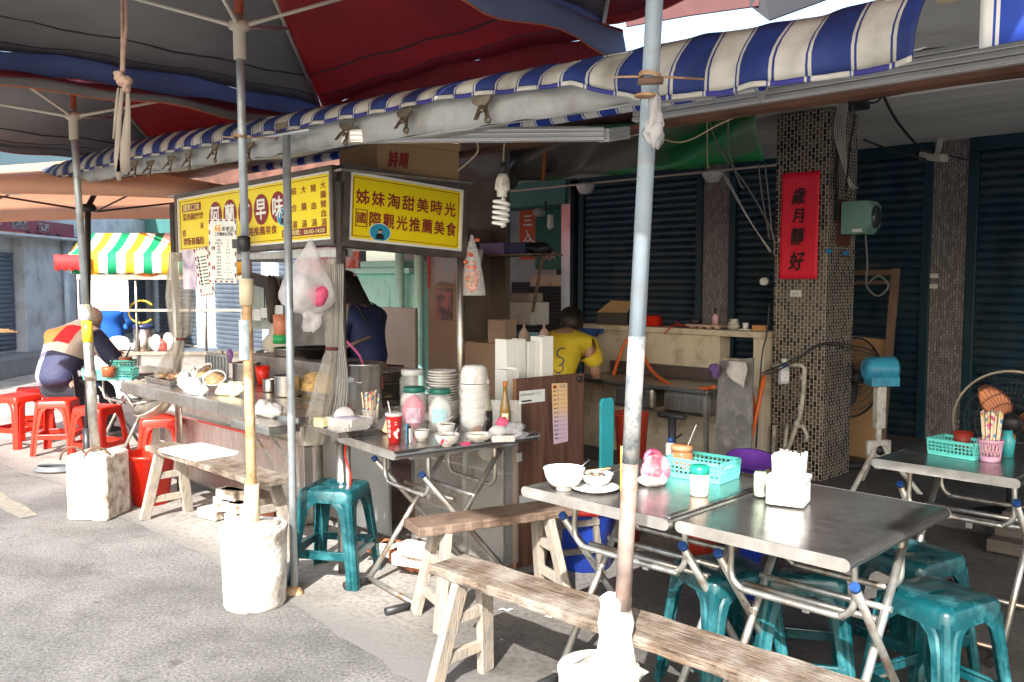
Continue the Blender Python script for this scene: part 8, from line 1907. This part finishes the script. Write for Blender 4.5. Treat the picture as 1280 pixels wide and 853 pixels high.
m = MB(); m.tube(spline([(.08, .20, 1.27), (.09, .09, 1.335), (.10, -.01, 1.27), (.04, -.08, 1.05)]), .014, 6, flat=.35).tube(spline([(-.08, .20, 1.27), (-.09, .09, 1.335), (-.10, -.01, 1.27), (-.04, -.08, 1.05)]), .014, 6, flat=.35); m.build('apron_straps', mat('black_apron', (.015, .015, .018), .7), pw)
m = MB(); m.grid(lambda i, j: Vector((.17*math.sin((i-.5)*2.6), .03+.17*math.cos((i-.5)*2.6), 1.18-.62*j)), 14, 8); m.build('apron', mat('black_apron', (.015, .015, .018)), pw, solid=.008)
def longhair(o, r):
    m = MB(); n_ = 26; lev = [(1.22, .05), (1.17, .4), (1.03, .68), (.75, .92), (.4, 1.03), (0, 1.06), (-.5, 1.02), (-1.1, .95), (-1.8, .82), (-2.4, .62), (-2.75, .30)]; vs = []
    for z, q in lev:
        for j in range(n_):
            a = R(-52)+R(284)*j/(n_-1) if z < .72 else 2*math.pi*j/(n_-1); 
            rr = q*(1+.05*math.sin(a*11+z*2)); vs.append((rr*.90*r*math.cos(a), rr*1.0*r*math.sin(a)+(.10*r if z > 0 else .05*r), z*r*1.08))
    m.add(vs, [(i*n_+j, (i+1)*n_+j, (i+1)*n_+j+1, i*n_+j+1) for i in range(len(lev)-1) for j in range(n_-1)], True); hr_ = m.build('hair', HAIRD, o, solid=.012)
    m = MB(); strands(m, (0, .06*r, 0), r*1.04, 420, 50, .36, 5, gap=(270, 40), th=.0011); m.build('hair_strands', HAIRD, o); o.children[-1]['kind'] = 'stuff'
head(pw, (0, .21, 1.42), .100, (R(30), 0, R(180)), longhair)

# ---- man in the yellow shirt at the sink, back turned
p0 = PW(699, 440, 4.95)
py = thing('person', 'man in a yellow shirt with a blue back print bending over the sink', 'person', (p0.x, p0.y, -.03), R(-22))
n = {'pel': ((0, -.12, .80), .13), 'wa': ((0, -.04, .93), .115), 'ch': ((0, .08, 1.05), (.16, .13)), 'up': ((0, .16, 1.13), (.13, .09)), 'nk': ((0, .23, 1.18), .05), 'hd': ((0, .28, 1.22), .05)}
e = [('pel', 'wa'), ('wa', 'ch'), ('ch', 'up'), ('up', 'nk'), ('nk', 'hd')]
for s, q in ((-1, 'l'), (1, 'r')):
    n['h'+q] = ((s*.09, -.12, .74), .10); n['k'+q] = ((s*.10, -.06, .44), .068); n['a'+q] = ((s*.10, -.10, .08), .042); n['t'+q] = ((s*.11, .03, .045), .036)
    e += [('pel', 'h'+q), ('h'+q, 'k'+q), ('k'+q, 'a'+q), ('a'+q, 't'+q)]
    n['s'+q] = ((s*.19, .15, 1.10), .068); n['e'+q] = ((s*.26, .15, .86), .046); n['w'+q] = ((s*.20, .36, .76), .030)
    e += [('up', 's'+q), ('s'+q, 'e'+q), ('e'+q, 'w'+q)]; hand(n, e, 'w'+q, n['w'+q][0], (-s*.2, .8, -.4), s, (0, 0, -1))
skin('body', n, e, SKINM, 'pel', parent=py)
YS = mat('yellow_tshirt', (.72, .52, .03), .8, var=.08, scale=4, bump=.5, bscale=6)
jn = {'pel': ((0, -.12, .80), (.165, .15)), 'wa': ((0, -.04, .93), (.165, .145)), 'ch': ((0, .07, 1.04), (.195, .155)), 'up': ((0, .15, 1.12), (.155, .11)), 'nk': ((0, .21, 1.165), .066)}
je = [('pel', 'wa'), ('wa', 'ch'), ('ch', 'up'), ('up', 'nk')]
for s, q in ((-1, 'l'), (1, 'r')): jn['s'+q] = ((s*.20, .15, 1.08), .092); jn['m'+q] = ((s*.235, .15, .99), .088); jn['e'+q] = ((s*.262, .155, .89), .074); je += [('up', 's'+q), ('s'+q, 'm'+q), ('m'+q, 'e'+q)]
shirt = skin('t_shirt', jn, je, YS, 'pel', parent=py)
tn = {'pel': ((0, -.12, .77), (.155, .14)), 'hl': ((-.09, -.12, .72), .115), 'kl': ((-.10, -.06, .44), .088), 'al': ((-.10, -.10, .12), .068), 'hr': ((.09, -.12, .72), .115), 'kr': ((.10, -.06, .44), .088), 'ar': ((.10, -.10, .12), .068)}
skin('trousers', tn, [('pel', 'hl'), ('hl', 'kl'), ('kl', 'al'), ('pel', 'hr'), ('hr', 'kr'), ('kr', 'ar')], TROUS, 'pel', parent=py)
# blue curly print projected on the back of the shirt
bpy.context.view_layer.update()
from mathutils.bvhtree import BVHTree
bv = BVHTree.FromPolygons([v.co for v in shirt.data.vertices], [tuple(p.vertices) for p in shirt.data.polygons])
def onback(x, z):
    h = bv.ray_cast(Vector((x, -1, z)), Vector((0, 1, 0)))
    return (h[0]+h[1]*.002) if h[0] else Vector((x, 0, z))
def curl(pts, w):
    m = MB(); pp = [onback(a, b) for a, b in pts]; m.tube(pp, w, 6, flat=1); return m
BI = mat('blue_print_ink', (.02, .04, .20), .7)
def c2(cx, cz, r, a0, a1, k=10, gr=0.): return [(cx+(r+gr*i/k)*math.cos(R(a0+(a1-a0)*i/k)), cz+(r+gr*i/k)*math.sin(R(a0+(a1-a0)*i/k))) for i in range(k+1)]
curl(c2(.06, 1.03, .035, 60, 280)+c2(.055, .965, .030, 90, -90), .005).build('curly_print', BI, py)
curl(c2(.05, .915, .03, -160, 60, gr=.012), .004).build('curly_print', BI, py)
curl(c2(.045, .86, .022, 120, -200), .003).build('curly_print', BI, py)
mm = MB(); put_text(mm, 'S', -.045, .985, .11, f=lambda a, b: onback(a, b)+Vector((0, -.002, 0)), bold=.05); mm.build('letter_print', BI, py)
def shorthair(o, r):
    MB().blob((0, .12*r, .10*r), (.93*r, 1.0*r, 1.12*r), n=30, k=18, jig=.025, seed=7).build('hair', HAIRD, o)
    m = MB(); strands(m, (0, .10*r, .08*r), r*1.02, 420, 95, .045, 6, th=.0013, clump=3.); m.build('hair_tufts', HAIRD, o); o.children[-1]['kind'] = 'stuff'
head(py, (0, .30, 1.255), .102, (R(34), 0, R(180)), shorthair)

py.scale = (.95, .95, .95)
# ---- distant person in blue at the snack cart
pb = thing('person', 'person in a bright blue jacket bending behind the snack cart', 'person', (PY(140, 430, 12.0).x, 12.0, 0), R(200))
n = {'pel': ((0, 0, .75), .15), 'wa': ((0, .03, .9), .15), 'ch': ((0, .1, 1.05), .17), 'up': ((0, .2, 1.18), .13), 'nk': ((0, .28, 1.22), .05), 'hd': ((0, .36, 1.2), .09)}
e = [('pel', 'wa'), ('wa', 'ch'), ('ch', 'up'), ('up', 'nk'), ('nk', 'hd')]
for s, q in ((-1, 'l'), (1, 'r')):
    n['h'+q] = ((s*.09, 0, .7), .10); n['k'+q] = ((s*.10, .02, .42), .07); n['a'+q] = ((s*.10, 0, .05), .045); n['s'+q] = ((s*.19, .18, 1.14), .085); n['e'+q] = ((s*.26, .2, .9), .06); n['w'+q] = ((s*.2, .4, .85), .04)
    e += [('pel', 'h'+q), ('h'+q, 'k'+q), ('k'+q, 'a'+q), ('up', 's'+q), ('s'+q, 'e'+q), ('e'+q, 'w'+q)]
BJ = mat('bright_blue_jacket', (.01, .10, .42), .7, var=.15)
skin('body', n, e, [BJ, TROUS, SKINM, HAIRD], 'pel', parent=pb, matfn=lambda c: 3 if c.y > .30 and c.z > 1.15 else (1 if c.z < .68 else 0))
